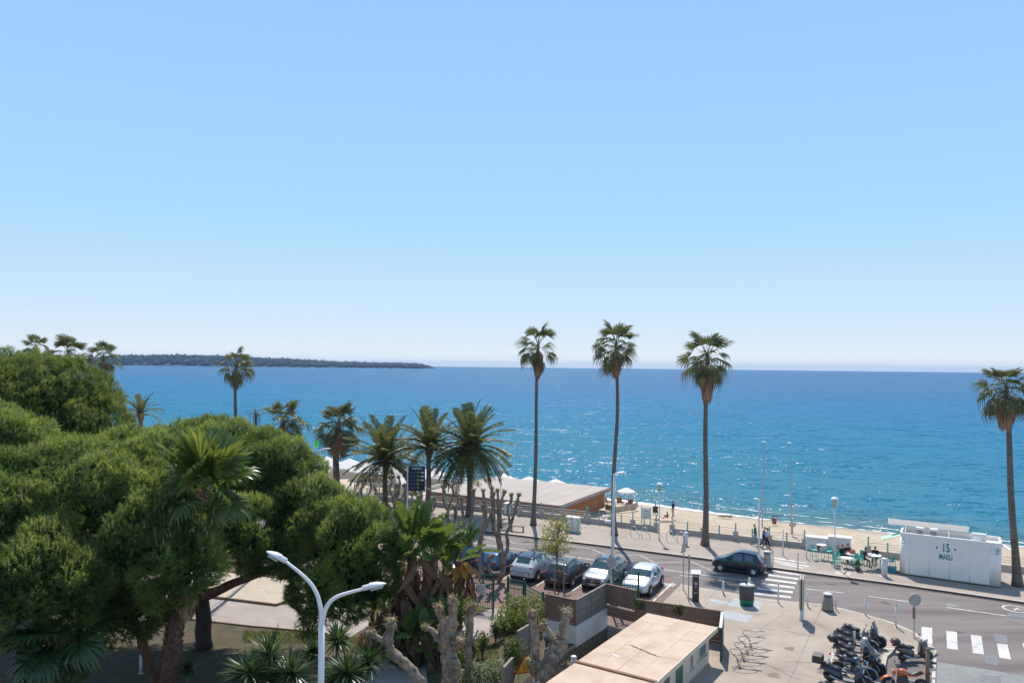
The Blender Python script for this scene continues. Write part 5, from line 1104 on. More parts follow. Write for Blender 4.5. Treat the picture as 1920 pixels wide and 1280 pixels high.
for k in range(9): e = MB(); e.box((L * k / 8, 0, .82), (.05, .05, 1.64)); e.build('upright', 'lattice', sc)
for k in range(10): e = MB(); e.box((L / 2, .03, .06 + 1.58 * k / 9), (L, .035, .06)); e.build('crossbar', 'lattice', sc)
e = MB(); e.box((L / 2, .07, .82), (L, .02, 1.6)); e.build('backing', 'lattice', sc); e = MB(); e.box((L / 2, 0, 1.67), (L + .1, .14, .05)); e.build('cap_rail', 'offwhite', sc)
# stone retaining wall of the pit: every stone its own piece
st = thing('stone_wall', 'rubble stone retaining wall below the white plinth', 'wall', (3.48, 39.0, -1.1), math.atan2(3.0, 1.95)); M['rubble'] = mat('rubble', (.16, .12, .09), .95, (.28, .22, .165), 3, .02, 8)
sm = []
for k in range(6): e = MB(); e.ball((0, 0, 0), (.5, .5, .5), 8, 5, noise=.18); sm.append(e.mesh('stone', 'rubble'))
for r_ in range(6):
    x = -4.2
    while x < 3.5:
        w_ = random.uniform(.22, .42)
        if r_ * .17 + .1 < 1.06:
            o = link(random.choice(sm), 'stone', st, (x + w_ / 2, -.04, .1 + r_ * .17), 0); o.scale = (w_ * 1.05, .2, .19)
        x += w_
# ivy on the fence
for k, (t_, s_) in enumerate(((.06, .3), (.5, .32))):
    c = Vector((fD[0], fD[1], 1.62)).lerp(Vector((fE[0], fE[1], 1.62)), t_); shrub('ivy', ('green creeper on the board fence, at its left end', 'green creeper on the middle of the board fence')[k], 'plant', (c.x, c.y - .06, 1.3), [((c.x, c.y - .12, c.z), (s_ * 1.3, .1, s_))], 130, .13, 'shrub_leaf', 200 + k, stems=False)
# grey panel, sign and posts near the pollard
screen('short grey board panel beside the hedge', tuple(P(971, 1200, 36.5)[:2]), tuple(P(993, 1190, 37.5)[:2]), .05, 1.5, 9, 'grey_board')
screen('upright striped board fence at the bottom edge by the pale hedge', tuple(P(945, 1250, 32)[:2]), tuple(P(960, 1240, 33)[:2]), .05, 1.55, 9, 'grey_board')
p = P(985, 1252, 33.5); sg = thing('roadwork_sign', 'yellow triangular roadwork sign with red border', 'sign', (p.x, p.y, .4), .35); M['sign_yellow'] = mat('sign_yellow', (.75, .42, .03), .5); M['sign_red'] = mat('sign_red', (.5, .05, .02), .5)
tri = lambda s_, y, z: [(-s_, y, z - s_ * .58), (s_, y, z - s_ * .58), (0, y, z + s_ * 1.15)]
for nm, s_, y, m_ in (('border', .5, 0, 'sign_red'), ('face', .4, -.012, 'sign_yellow')):
    e = MB(); e.loft([tri(s_, y, .6), tri(s_, y + .01, .6)]); e.build(nm, m_, sg)
e = MB(); e.bar((-.05, -.016, .42), (-.11, -.016, .72), .02, .04, up=(0, 1, 0)); e.bar((.08, -.016, .42), (.02, -.016, .72), .02, .04, up=(0, 1, 0)); e.build('symbol', 'dark_metal', sg)
e = MB(); e.cyl((-.3, .02, -.4), (-.3, .05, .35), .02, n=6); e.cyl((.3, .02, -.4), (.3, .05, .35), .02, n=6); e.build('leg', 'grey_metal', sg)
p = P(1049, 1200, 37.5); cn = thing('traffic_cone', 'red and white traffic cone in the corner by the white plinth', 'cone', (p.x - .35, p.y, .05)); e = MB(); e.box((0, 0, .02), (.32, .32, .04)); e.build('foot', 'sign_red', cn); e = MB(); e.lathe([(.13, .04), (.09, .25), (.02, .62)], 12); e.build('body', 'sign_red', cn, True); e = MB(); e.lathe([(.104, .22), (.08, .36)], 12); e.build('band', 'white_paint', cn)
p = P(1076, 1222, 35.8); ps = thing('bollard', 'short white post at the corner of the white plinth', 'bollard', (p.x, p.y, -.3)); e = MB(); e.cyl((0, 0, 0), (0, 0, .85), .13, n=12); e.build('post', 'offwhite', ps, True); e = MB(); e.lathe([(.13, .85), (.15, .87), (.12, .92), (.0, .94)], 12); e.build('cap', 'white_paint', ps)
p = P(990, 1268, 31.5); bn = thing('barrier', 'white board barrier at the bottom edge by the pollard', 'barrier', (p.x, p.y, .05), .9)
for k in range(2): e = MB(); e.box((0, 0, .55 + k * .28), (1.6, .05, .14)); e.build('board', 'white_paint', bn)
for x in (-.6, .6): e = MB(); e.box((x, 0, .45), (.12, .12, .9)); e.build('post', 'white_paint', bn)

# ------------------------------------------------------------------ green park gates
def gate(label, a, b, h, bars, board=False, slope=0.0):
    a, b = Vector((a[0], a[1], .04)), Vector((b[0], b[1], .04)); L = (b - a).length; root = thing('park_gate', label, 'gate', tuple(a), math.atan2((b - a).y, (b - a).x))
    for x in (0, L): e = MB(); e.box((x, 0, h / 2 + .04), (.1, .1, h + .1)); e.ball((x, 0, h + .13), .07, 8, 5); e.build('post', 'green_metal', root)
    for z in (.15, h * .72, h * .86, h): e = MB(); e.bar((0, 0, z), (L, 0, z), .04, .05); e.build('rail', 'green_metal', root)
    bm_ = MB(); bm_.cyl((0, 0, .15), (0, 0, h + .06), .018, n=5); bme = bm_.mesh('bar', 'green_metal')
    for k in range(bars): link(bme, 'bar', root, (L * (k + 1) / (bars + 1), 0, 0))
    if board:
        e = MB(); e.box((L * .55, -.05, h * .58), (.5, .02, .6)); bd = e.build('notice_board', 'white_paint', root)
        for k in range(7): e = MB(); e.box((L * .55, -.063, h * .58 + .24 - k * .075), (.36 + .06 * (k % 2), .004, .025)); e.build('print_line', 'grey_metal', bd)
    return root
gate('open green gate leaf on the left carrying a white notice', (-2.5, 44.6), (-.95, 43.9), 2.1, 13, True)
gate('green gate leaf on the right of the opening, bars sunlit', (-.1, 44.5), (.85, 44.0), 1.75, 11)
gate('green railing between the gate and the wooden screen', (.9, 43.95), (1.9, 42.2), 1.55, 12)
gate('low green railing in front of the staked tree', (1.95, 42.15), (2.75, 42.9), 1.2, 9)
gate('green railing standing above the tall screen by the silver car', tuple(P(1150, 1090, 43.5)[:2]), tuple(P(1197, 1095, 43.0)[:2]), 2.55, 8)
gate('green park railing running left behind the plants', (-9, 48.2), (-2.55, 44.7), 1.9, 40)
tr = G(1048, 1108, .02)
for k, dx in enumerate((-.28, .3)): e = MB(); e.cyl((0, 0, 0), (0, 0, 1.75), .045, n=7); s_ = e.build('tree_stake', mat('stake_wood', (.33, .2, .11), .8, (.42, .27, .16), 5), None); s_.location = (tr.x + dx, tr.y, .02); tag(s_, ('left wooden stake of the young tree', 'right wooden stake of the young tree')[k], 'stake', 'stakes of the young tree')
e = MB(); e.box((0, 0, 0), (.66, .03, .07)); s_ = e.build('tree_tie', mat('stake_wood', (0, 0, 0)), None, loc=(tr.x + .01, tr.y - .06, 1.35)); tag(s_, 'cross board joining the two tree stakes', 'board')

# ------------------------------------------------------------------ lamps
def street_lamp(label, base, top, head_len, side=1, box=False, r_=.09):
    base, top = Vector(base), Vector(top); root = thing('street_lamp', label, 'street lamp', tuple(base)); h = top.z - base.z; t_ = top - base
    e = MB(); e.tube([(0, 0, 0), (0, 0, .6), (t_.x * .5, t_.y * .5, h * .5), (t_.x, t_.y, h)], [r_ * 1.3, r_, r_ * .85, r_ * .6], 10); e.build('pole', 'offwhite', root, True)
    s = side; e = MB(); L = head_len
    rings = []
    for u, wv, ht, dz in ((-.08, .07, .1, 0), (.1, .11, .14, .06), (.4, .16, .15, .2), (.75, .15, .10, .27), (1, .05, .04, .28)):
        c = Vector((t_.x + s * L * u, t_.y, h + dz * L * .9)); rings.append([c + Vector((0, wv * math.cos(a), ht / 2 * math.sin(a))) for a in [k * math.pi / 4 for k in range(8)]])
    e.loft(rings); hd = e.build('lamp_head', 'white_paint', root, True)
    e = MB(); e.box((t_.x + s * L * .55, t_.y, h + .19 * L), (L * .5, .2, .02)); e.build('lamp_glass', 'lamp_glass', hd)
    return root
bL = G(1147, 1118, .02); sl_ = street_lamp('tall street lamp with a round sign on its pole, before the tallest palm', tuple(bL), tuple(P(1152, 890, bL.y)), .75, 1, r_=.12)
D = bL.y
e = MB(); e.box(tuple(P(1143, 977, D) - bL + Vector((-.12, 0, 0))), (.36, .2, .14)); e.build('camera_box', 'white_paint', sl_)
e = MB(); c = P(1146, 1053, D) - bL; e.lathe([(0, 0), (.33, 0), (.33, .02), (0, .02)], 20, (c.x, c.y - .12, c.z), axis='Y'); e.build('sign_disc', 'grey_metal', sl_)
e = MB(); e.lathe([(0, 0), (.24, 0), (.24, .02), (0, .02)], 18, (c.x, c.y - .12, c.z - .62), axis='Y'); e.build('sign_disc', 'grey_metal', sl_)
top = P(597, 846, 60); street_lamp('street lamp with curved white head left of the skirted palm', (top.x, top.y, .03), tuple(top), 1.0, 1, r_=.1)
top = P(583, 846, 70); street_lamp('distant street lamp head just above the pine', (top.x, top.y, .13), tuple(top), .7, -1)
b_ = G(1423, 1043, .13); street_lamp('promenade lamp with a flat head turned left, by the walkers', tuple(b_), tuple(P(1423, 937, b_.y)), .42, -1, r_=.075)
def lantern(label, base, top):
    base, top = Vector(base), Vector(top); h = top.z - base.z; root = thing('lantern_lamp', label, 'street lamp', tuple(base), 0, 'lanterns of the promenade'); t_ = top - base
    e = MB(); e.tube([(0, 0, 0), (0, 0, .5), (t_.x, t_.y, h - .75)], [.07, .05, .035], 8); e.build('pole', 'offwhite', root, True)
    for k in range(4):
        a = k * math.pi / 2 + .4; e = MB(); e.tube([(t_.x, t_.y, h - .75), (t_.x + .2 * math.cos(a), t_.y + .2 * math.sin(a), h - .5), (t_.x + .2 * math.cos(a), t_.y + .2 * math.sin(a), h - .1)], .012, 5); e.build('bracket', 'offwhite', root)
    e = MB(); e.lathe([(.07, h - .7), (.16, h - .45), (.17, h - .12)], 12, (t_.x, t_.y, 0)); e.build('globe', mat('lantern_glass', (.5, .52, .52), .15, transl=.5), root, True)
    e = MB(); e.lathe([(.27, h - .13), (.27, h - .09), (.2, h + .02), (.0, h + .08)], 16, (t_.x, t_.y, 0)); e.build('cap', 'white_paint', root, True)
for lb, x, yb, xt, yt in (('lantern lamp between the bike racks on the promenade', 1236, 1012, 1237, 906), ('lantern lamp beside the café tables', 1566, 1064, 1565, 933), ('lantern lamp in front of the restaurant roof, behind the pollards', 940, 975, 939, 879)):
    b_ = G(x, yb, .13); lantern(lb, tuple(b_), tuple(P(xt, yt, b_.y)))
# twin-arm lamp in the park
D = 25.0; tl = thing('double_street_lamp', 'white double-armed street lamp in front of the pines', 'street lamp', ground_under(603, 1300, D)); b0 = Vector(tl.location)
def Q(x, y): return P(x, y, D) - b0
e = MB(); z_ = Q(602, 1150); e.tube([(0, 0, 0), (z_.x * .5, z_.y * .5, z_.z * .5), tuple(Q(602, 1280)), tuple(Q(603, 1165))], [.15, .13, .11, .1], 12); e.build('pole', 'white_paint', tl, True)
for pts, hd_ in ((((603, 1172), (603, 1150), (597, 1118), (585, 1095), (565, 1075), (533, 1050)), ((536, 1053), (500, 1032))), (((603, 1180), (606, 1150), (617, 1128), (632, 1117), (655, 1110), (683, 1103)), ((680, 1104), (724, 1092)))):
    e = MB(); q = [Q(*p_) for p_ in pts]; q = [q[i].lerp(q[i + 1], k / 3) for i in range(len(q) - 1) for k in range(3)] + [q[-1]]
    for _ in range(2): q = [q[0]] + [(q[i - 1] + q[i] * 2 + q[i + 1]) / 4 for i in range(1, len(q) - 1)] + [q[-1]]
    e.tube(q, [.085 - .035 * k / (len(q) - 1) for k in range(len(q))], 10); arm = e.build('arm', 'white_paint', tl, True)
    a, b = Q(*hd_[0]), Q(*hd_[1]); d = (b - a).normalized(); up_ = Vector((0, 1, 0)).cross(d); up_ = up_ if up_.z > 0 else -up_; L = (b - a).length; rings = []
    for u, wv, ht, o in ((0, .1, .13, .02), (.02, .14, .17, .03), (.3, .15, .18, .03), (.32, .17, .2, .04), (.6, .18, .18, .03), (.85, .12, .1, .0), (1, .03, .03, -.02)):
        c = a + d * L * u + up_ * o; rings.append([c + Vector((0, 1, 0)) * wv * math.cos(t_) + up_ * ht / 2 * math.sin(t_) for t_ in [k * math.pi / 5 for k in range(10)]])
    e = MB(); e.loft(rings); hd = e.build('lamp_head', 'white_paint', arm, True); e = MB(); c = a + d * L * .58 - up_ * .09; e.bar(c - d * L * .24, c + d * L * .24, .24, .03, up=tuple(up_)); e.build('lamp_glass', 'lamp_glass', hd)
# poles on the beach
for lb, xt, yt, xb, yb in (('tall bare flagpole on the beach, left one', 1432, 829, 1429, 990), ('tall bare flagpole on the beach with a grey box near its foot', 1480, 831, 1485, 1000)):
    b_ = G(xb, yb, -1.0); t_ = P(xt, yt, b_.y) - b_; fp = thing('flagpole', lb, 'pole', tuple(b_), 0, 'beach flagpoles'); e = MB(); e.tube([(0, 0, 0), tuple(t_ * .5), tuple(t_)], [.07, .055, .04], 8); e.build('pole', 'grey_metal', fp, True); e = MB(); e.lathe([(.04, 0), (.2, .02), (.2, .08), (.0, .12)], 10, tuple(t_)); e.build('top_cap', 'offwhite', fp)
    if 'box' in lb: e = MB(); e.box((0, -.1, .9), (.55, .2, .36)); e.build('box', 'grey_metal', fp); e = MB(); e.box((0, 0, .35), (.16, .16, .8)); e.build('socket', 'concrete', fp)
gp = P(589, 850, 118); fl = thing('beach_flag', 'small green flag flying on the beach left of the skirted palm', 'flag', (gp.x, gp.y, -1.9)); e = MB(); zt = P(589, 822, 118).z + 1.9; e.cyl((0, 0, 0), (0, 0, zt), .04, n=6); e.build('pole', 'offwhite', fl)
e = MB()
for k in range(5): e.add([(.0 + .11 * math.sin(k), .03, zt - .25 - k * .2), (.8 - .04 * k + .1 * math.sin(k * 1.3), .1 * math.sin(k), zt - .35 - k * .22), (.8 - .04 * (k + 1) + .1 * math.sin((k + 1) * 1.3), .1 * math.sin(k + 1), zt - .35 - (k + 1) * .22), (.0 + .11 * math.sin(k + 1), .03, zt - .25 - (k + 1) * .2)], [(0, 1, 2, 3)])
e.build('cloth', mat('green_cloth', (.02, .45, .09), .8, transl=.4), fl)

# ------------------------------------------------------------------ signs, panels, bins, bollards
def EB(name, label, cat, base, rz=0, group=None): return thing(name, label, cat, tuple(base), rz, group)
D = 56; p = P(779, 960, D); sg = EB('information_sign', 'dark blue information board with green figures and white arrows on a white pole', 'sign', (p.x - .62, D, .13)); M['navy'] = mat('navy_panel', (.02, .025, .06), .4); M['lime'] = mat('lime_figures', (.33, .5, .06), .5); M['blue_row'] = mat('blue_row', (.09, .1, .2), .5)
zt, zb = P(779, 873, D).z - .13, P(779, 919, D).z - .13; wd = 31 / ppm(D)
e = MB(); e.cyl((0, 0, 0), (0, 0, zt - .1), .05, n=8); e.build('pole', 'white_paint', sg)
e = MB(); e.box((.08 + wd / 2, -.06, (zt + zb) / 2), (wd, .1, zt - zb)); bd = e.build('board', 'navy', sg); hb = zt - zb
text('PARKINGS', (.08 + wd / 2, -.115, zt - hb * .1), .2, bd, 'white_paint', sx=.75)
for k, num in enumerate(('67', '44', '208', '85', '72')):
    z = zt - hb * (.26 + .155 * k); e = MB(); e.box((.08 + wd * .25, -.113, z), (wd * .4, .006, .07)); e.build('row_name', 'blue_row', bd); text(num, (.08 + wd * .58, -.115, z), .22, bd, 'lime', sx=.8)
    if k < 3: e = MB(); e.add([(.08 + wd * .82, -.116, z + .09), (.08 + wd * .82, -.116, z - .09), (.08 + wd * .95, -.116, z)], [(0, 1, 2)]); e.bar((.08 + wd * .72, -.116, z), (.08 + wd * .83, -.116, z), .004, .05, up=(0, 0, 1)); e.build('arrow', 'white_paint', bd)
bp = G(1211, 990, .13); be = EB('beach_notice', 'white notice board between two teal posts at the beach entrance', 'sign', bp, -.5)
for x in (-.4, .4): e = MB(); e.cyl((x, 0, 0), (x, 0, 1.9), .05, n=8); e.build('post', 'teal_post', be)
e = MB(); e.box((0, -.02, 1.35), (.72, .04, .95)); bd = e.build('board', 'white_paint', be)
for k, (w_, z, m_) in enumerate(((.1, 1.7, 'sign_red'), (.5, 1.55, 'teal_print'), (.5, 1.4, 'grey_metal'), (.56, 1.25, 'teal_print'), (.5, 1.1, 'grey_metal'), (.55, 1.0, 'sign_red'))): e = MB(); e.box((0, -.043, z), (w_, .005, .05)); e.build('print_line', m_, bd)
ub = EB('utility_cabinet', 'white utility cabinet with teal frame on the promenade behind the young tree', 'cabinet', G(1075, 996, .13), -.5)
e = MB(); e.box((0, 0, .62), (1.1, .6, 1.2)); e.build('body', 'offwhite', ub); e = MB(); e.box((0, 0, 1.26), (1.2, .7, .08)); e.build('lid', 'white_paint', ub)
for x in (-.28, .28): e = MB(); e.box((x, -.305, .6), (.46, .015, .95)); e.build('door', 'white_paint', ub)
for x in (-.55, 0, .55): e = MB(); e.box((x, -.31, .62), (.05, .03, 1.2)); e.build('frame', 'teal_post', ub)
bn = EB('bench', 'dark metal bench frame on the promenade behind the pollards', 'bench', G(970, 996, .13), -.25); e = MB(); e.box((0, 0, .47), (1.15, .4, .05)); e.build('seat', 'dark_metal', bn)
for x in (-.53, .53): e = MB(); e.box((x, 0, .22), (.05, .4, .45)); e.build('leg', 'dark_metal', bn)
# bike racks on the promenade
def rack_small(lb, px, py):
    r_ = EB('bike_rack', lb, 'bike rack', G(px, py, .13), -.9, 'bike racks on the promenade')
    e = MB(); e.tube([(-.5, 0, 0), (-.52, 0, .55), (-.4, 0, .85), (-.1, 0, .92), (.12, 0, .8), (.1, 0, .5), (.35, 0, .42), (.45, 0, .25), (.45, 0, 0)], .03, 7); e.build('hoop', 'steel', r_, True)
    for x in (-.5, .45): e = MB(); e.lathe([(.09, 0), (.09, .015), (.03, .03)], 8, (x, 0, 0)); e.build('foot', 'steel', r_)
for lb, x, y in (('promenade bike rack hoop, first from the left', 1191, 1007), ('promenade bike rack hoop, second from the left', 1211, 1009), ('promenade bike rack hoop, third from the left', 1259, 1016), ('promenade bike rack hoop beside the white bollard', 1279, 1018)): rack_small(lb, x, y)
# looped racks on the plaza
for k, (x, y) in enumerate(((1408, 1212), (1401, 1224), (1394, 1236), (1386, 1249))):
    r_ = EB('bike_rack', 'looped steel bike rack on the plaza, ' + ('farthest of four', 'second farthest of four', 'second nearest of four', 'nearest of four')[k], 'bike rack', G(x, y, .13), -.1, 'looped bike racks on the plaza')
    pts = []
    for j in range(19):
        a = R(150 - 300 * j / 18); pts.append((.1 + .62 * math.cos(a), .42 * math.sin(a) + .1, .78 - .12 * abs(math.sin(a))))
    pts = [(.95, -.42, .02), (.3, -.3, .02), (0, -.15, .03), (-.05, -.12, .35)] + pts + [(-.05, .3, .3), (0, .3, .03)]
    e = MB(); e.tube(pts, .023, 7); e.build('hoop', 'hoop_steel', r_, True); e = MB(); e.box((-.02, -.13, .12), (.12, .05, .22)); e.build('foot', 'steel', r_)
# bollards
def bollard(lb, px, py, h, r_, m_, cap=None, z=.13, group='bollards'):
    b_ = EB('bollard', lb, 'bollard', G(px, py, z), 0, group); e = MB(); e.cyl((0, 0, 0), (0, 0, h), r_, r_ * .95, 10); e.build('shaft', m_, b_, True); e = MB(); e.lathe([(r_ * 1.08, h - .005), (r_ * 1.08, h + .05), (r_ * .5, h + .09), (0, h + .1)], 10); e.build('cap', cap or m_, b_, True)
    e = MB(); e.lathe([(r_ * 1.8, 0), (r_ * 1.8, .012), (r_, .03)], 10); e.build('collar', 'grey_metal', b_)
for lb, x, y, h, r_, m_, c_ in (('pale bollard at the plaza edge between meter and recycling bin', 1356, 1113, .75, .07, 'offwhite', None), ('pale bollard just behind the recycling bin', 1405, 1113, .95, .075, 'offwhite', None),
    ('bollard at the plaza edge left of the advertising panel', 1459, 1130, 1.15, .05, 'offwhite', None), ('bollard at the plaza edge right of the advertising panel', 1514, 1137, .75, .06, 'offwhite', None), ('bollard at the plaza edge right of the litter bin', 1567, 1143, .75, .05, 'offwhite', None),
    ('bollard on the plaza curve, midway to the round sign', 1622, 1152, .85, .05, 'offwhite', None), ('taller bollard with a teal cap near the round sign', 1680, 1175, 1.2, .055, 'offwhite', 'teal_post'),
    ('white concrete bollard beside the last promenade bike rack', 1286, 1022, 1.0, .16, 'offwhite', 'white_paint'), ('stout white bollard in front of the café stools', 1658, 1080, 1.2, .2, 'offwhite', 'white_paint'),
    ('thin white post with a teal head left of the zebra', 1468, 1041, 1.85, .045, 'offwhite', 'teal_post'), ('slim white post with a teal cap by the crossing bars', 1512, 1047, 1.2, .05, 'offwhite', 'teal_post'), ('thin grey post on the kerb right of the zebra', 1496, 1070, 1.2, .035, 'grey_metal', None), ('thin grey post on the kerb beside the grey bin', 1449, 1064, 1.2, .035, 'grey_metal', None), ('white post in the shade behind the pollards', 885, 1000, 1.2, .1, 'offwhite', None), ('brown square post at the corner of the scooter bay', 1739, 1290, 1.75, .09, 'wood_edge', None), ('steel post between the parked scooters, upper', 1602, 1215, .8, .06, 'offwhite', None), ('steel post between the parked scooters, middle', 1593, 1238, .8, .06, 'offwhite', None), ('steel post between the parked scooters, lower', 1584, 1262, .8, .06, 'offwhite', None)):
    bollard(lb, x, y, h, r_, m_, c_)
p = G(264, 1262, .03); bollard('white post among the roots under the pine', 264, 1262, .8, .07, 'offwhite', None, .03)
# parking meter
pm = EB('parking_meter', 'dark brown parking meter column with a tilted white solar panel', 'parking meter', G(1304, 1127, .13), -.15); M['meter'] = mat('meter_brown', (.045, .034, .03), .45, (.06, .047, .042), 3)
e = MB(); e.box((0, 0, .85), (.4, .3, 1.7), tap=.94); e.build('column', 'meter', pm); e = MB(); e.box((0, 0, 1.8), (.56, .42, .05), rot=Matrix.Rotation(.3, 3, 'X')); e.build('solar_panel', 'white_paint', pm); e = MB(); e.cyl((0, 0, 1.68), (0, 0, 1.8), .05, n=8); e.build('neck', 'grey_metal', pm)
for z, w_, h_, m_ in ((1.6, .3, .08, 'grey_metal'), (1.15, .16, .16, 'grey_metal'), (.95, .06, .1, 'grey_metal'), (.62, .2, .09, 'blue_row'), (.57, .2, .04, 'offwhite')): e = MB(); e.box((0, -.152, z), (w_, .012, h_)); e.build('panel', m_, pm)
# recycling bin
rb = EB('recycling_bin', 'dark underground recycling bin with pale lid and green foot', 'bin', G(1400, 1134, .135), -.2); e = MB(); e.lathe([(.39, 0), (.43, .35), (.43, .36)], 20, sy=.7); e.build('foot', mat('green_foot', (.01, .2, .11), .5), rb, True); e = MB(); e.lathe([(.43, .36), (.445, .9), (.44, 1.2)], 20, sy=.7); e.build('body', mat('charcoal', (.07, .068, .066), .7, (.1, .098, .095), 4), rb, True)
e = MB(); e.lathe([(.455, 1.2), (.45, 1.25), (.25, 1.31), (0, 1.32)], 20, sy=.7); e.build('lid', 'offwhite', rb, True); e = MB(); e.box((-.05, 0, 1.42), (.12, .12, .22)); e.build('lifting_eye', 'dark_metal', rb)
# advertising panel
ap = EB('advertising_panel', 'tall two-sided advertising panel on one foot, seen edge-on', 'advertising panel', G(1503, 1162, .13), 1.15); e = MB(); e.lathe([(.14, 0), (.12, .1), (.12, .85)], 12); e.build('foot', 'offwhite', ap, True)
o_ = rrect(-.62, .62, .72, 2.5, .12, 4); e = MB(); e.loft([[(x, y_, z) for x, z in o_] for y_ in (-.1, .1)]); fr_ = e.build('casing', mat('panel_cream', (.5, .43, .3), .5), ap)
i_ = rrect(-.55, .55, .8, 2.42, .08, 4)
for y_, nm, m_ in ((-.112, 'poster', mat('poster_print', (.3, .36, .36), .3, (.45, .46, .44), 2)), (.106, 'poster', mat('poster_print', (0, 0, 0)))): e = MB(); e.loft([[(x, y_, z) for x, z in i_], [(x, y_ + .006, z) for x, z in i_]]); e.build(nm, m_, ap)
e = MB(); e.loft([[(x, y_, z) for x, z in rrect(-.63, .63, .71, 2.51, .12, 4)] for y_ in (-.035, .035)]); e.build('edge_band', 'dark_metal', fr_)
def litter(lb, px, py, m_, lid, h=1.0, r_=.28):
    b_ = EB('litter_bin', lb, 'bin', G(px, py, .13)); e = MB(); e.lathe([(r_ * 1.12, .05), (r_ * 1.12, .12), (r_, .5), (r_ * .85, h * .82)], 16); e.build('body', m_, b_, True); e = MB(); e.lathe([(r_ * 1.15, 0), (r_ * 1.15, .08)], 16); e.build('base', 'dark_metal', b_)
    e = MB(); e.lathe([(r_ * .7, h * .82), (r_ * .7, h * .92)], 12); e.build('opening', 'dark_metal', b_); e = MB(); e.lathe([(r_ * .9, h * .92), (r_ * .9, h * .97), (r_ * .5, h), (0, h)], 16); e.build('lid', lid, b_, True)
litter('olive litter bin with a pale lid on the plaza', 1552, 1144, mat('olive_bin', (.23, .2, .15), .6, (.28, .245, .19), 4), 'offwhite', 1.05, .3)
litter('grey-green litter bin by the zebra, behind the small dark car', 1438, 1063, mat('sage_bin', (.36, .37, .3), .6, (.42, .43, .36), 4), 'offwhite', 1.2, .3)
# traffic signs
def disc_sign(lb, px, py, ytop, r_, extra=True):
    b_ = G(px, py, .13); s = EB('traffic_sign', lb, 'sign', b_); zt = P(px, ytop, b_.y).z - .13; e = MB(); e.cyl((0, 0, 0), (0, 0, zt), .035, n=8); e.build('pole', 'grey_metal', s); e = MB(); e.lathe([(0, 0), (r_, 0), (r_, .03), (0, .03)], 22, (0, -.06, zt - r_), axis='Y'); d_ = e.build('disc', 'grey_metal', s)
    for z in (-.1, .1): e = MB(); e.box((0, -.075, zt - r_ + z * 2 * r_), (r_ * 1.7, .02, .04)); e.build('bracket', 'steel', d_)
    if extra: e = MB(); e.box((-.05, -.05, zt - 2 * r_ - .35), (.12, .06, .6)); e.build('small_plate', 'wood_edge', s)
disc_sign('back of a round traffic sign on a pole at the street corner', 1714, 1196, 1112, .33)
b_ = G(1281, 1105, .13); s = EB('traffic_sign', 'back of a grey pointed sign seen almost edge-on by the parking meter', 'sign', b_, .0); zt = P(1281, 1003, b_.y).z - .13; e = MB(); e.cyl((0, 0, 0), (0, 0, zt), .035, n=8); e.build('pole', 'grey_metal', s)
e = MB(); e.loft([[(-.2, -.05, zt - 1.15), (.12, -.05, zt - 1.05), (.14, -.05, zt - .75), (.02, -.05, zt)], [(-.2, -.03, zt - 1.15), (.12, -.03, zt - 1.05), (.14, -.03, zt - .75), (.02, -.03, zt)]]); d_ = e.build('plate', 'grey_metal', s)
for k in range(3): e = MB(); e.box((-.02, -.055, zt - .95 + k * .22), (.24 - .04 * k, .01, .04)); e.build('bracket', 'steel', d_)
b_ = G(1291, 1126, .13); s = EB('traffic_sign', 'narrow grey sign plate on a pole left of the parking meter', 'sign', b_, 1.3); zt = P(1291, 1038, b_.y).z - .13; e = MB(); e.cyl((0, 0, 0), (0, 0, zt), .035, n=8); e.build('pole', 'grey_metal', s); e = MB(); e.box((0, -.05, zt - .5), (.55, .03, .95)); e.build('plate', 'grey_metal', s)
bs_ = G(905, 1090, .02); e = MB(); s = EB('blue_post', 'bright blue sign post beside the hoop-trunk pollard', 'post', bs_); e.box((0, 0, 1.0), (.12, .12, 2.0)); e.build('post', mat('blue_paint', (.01, .12, .38), .5), s); e = MB(); e.box((0, 0, 2.03), (.16, .16, .06)); e.build('cap', mat('blue_paint', (0, 0, 0)), s)

# ------------------------------------------------------------------ café furniture
CH = None
def cafe_chair(lb, p, rz, high=False, group='teal café chairs'):
    t_ = thing('bar_stool' if high else 'cafe_chair', lb, 'stool' if high else 'chair', tuple(p), rz, group); sh = .72 if high else .45; w_ = .4
    e = MB(); e.box((0, 0, sh), (w_, w_, .04)); e.build('seat', 'teal', t_)
    e = MB(); bh = .28 if high else .42
    n = 7
    for k in range(n):
        a0, a1 = R(-65 + 130 * k / n), R(-65 + 130 * (k + 1) / n); r_ = .22
        e.add([(-r_ * math.cos(a0) + .02, r_ * math.sin(a0), sh + .1), (-r_ * math.cos(a1) + .02, r_ * math.sin(a1), sh + .1), (-r_ * math.cos(a1) - .02, r_ * math.sin(a1) * 1.05, sh + .1 + bh), (-r_ * math.cos(a0) - .02, r_ * math.sin(a0) * 1.05, sh + .1 + bh)], [(0, 1, 2, 3)])
    e.build('backrest', 'teal', t_)
    for sx in (-1, 1):
        for sy in (-1, 1): e = MB(); e.tube([(sx * .23, sy * .21, 0), (sx * .17, sy * .17, sh)], .018, 6); e.build('leg', 'teal', t_)
    if high: e = MB(); [e.bar((sx * .21, -.2, .25), (sx * .21, .2, .25), .02, .02) for sx in (-1, 1)]; [e.bar((-.21, sy * .19, .25), (.21, sy * .19, .25), .02, .02) for sy in (-1, 1)]; e.build('footrest', 'teal', t_)
    else:
        for sy in (-1, 1): e = MB(); e.tube([(-.2, sy * .21, .66), (.16, sy * .22, .64), (.18, sy * .2, .45)], .018, 5); e.build('armrest', 'teal', t_)
    return t_
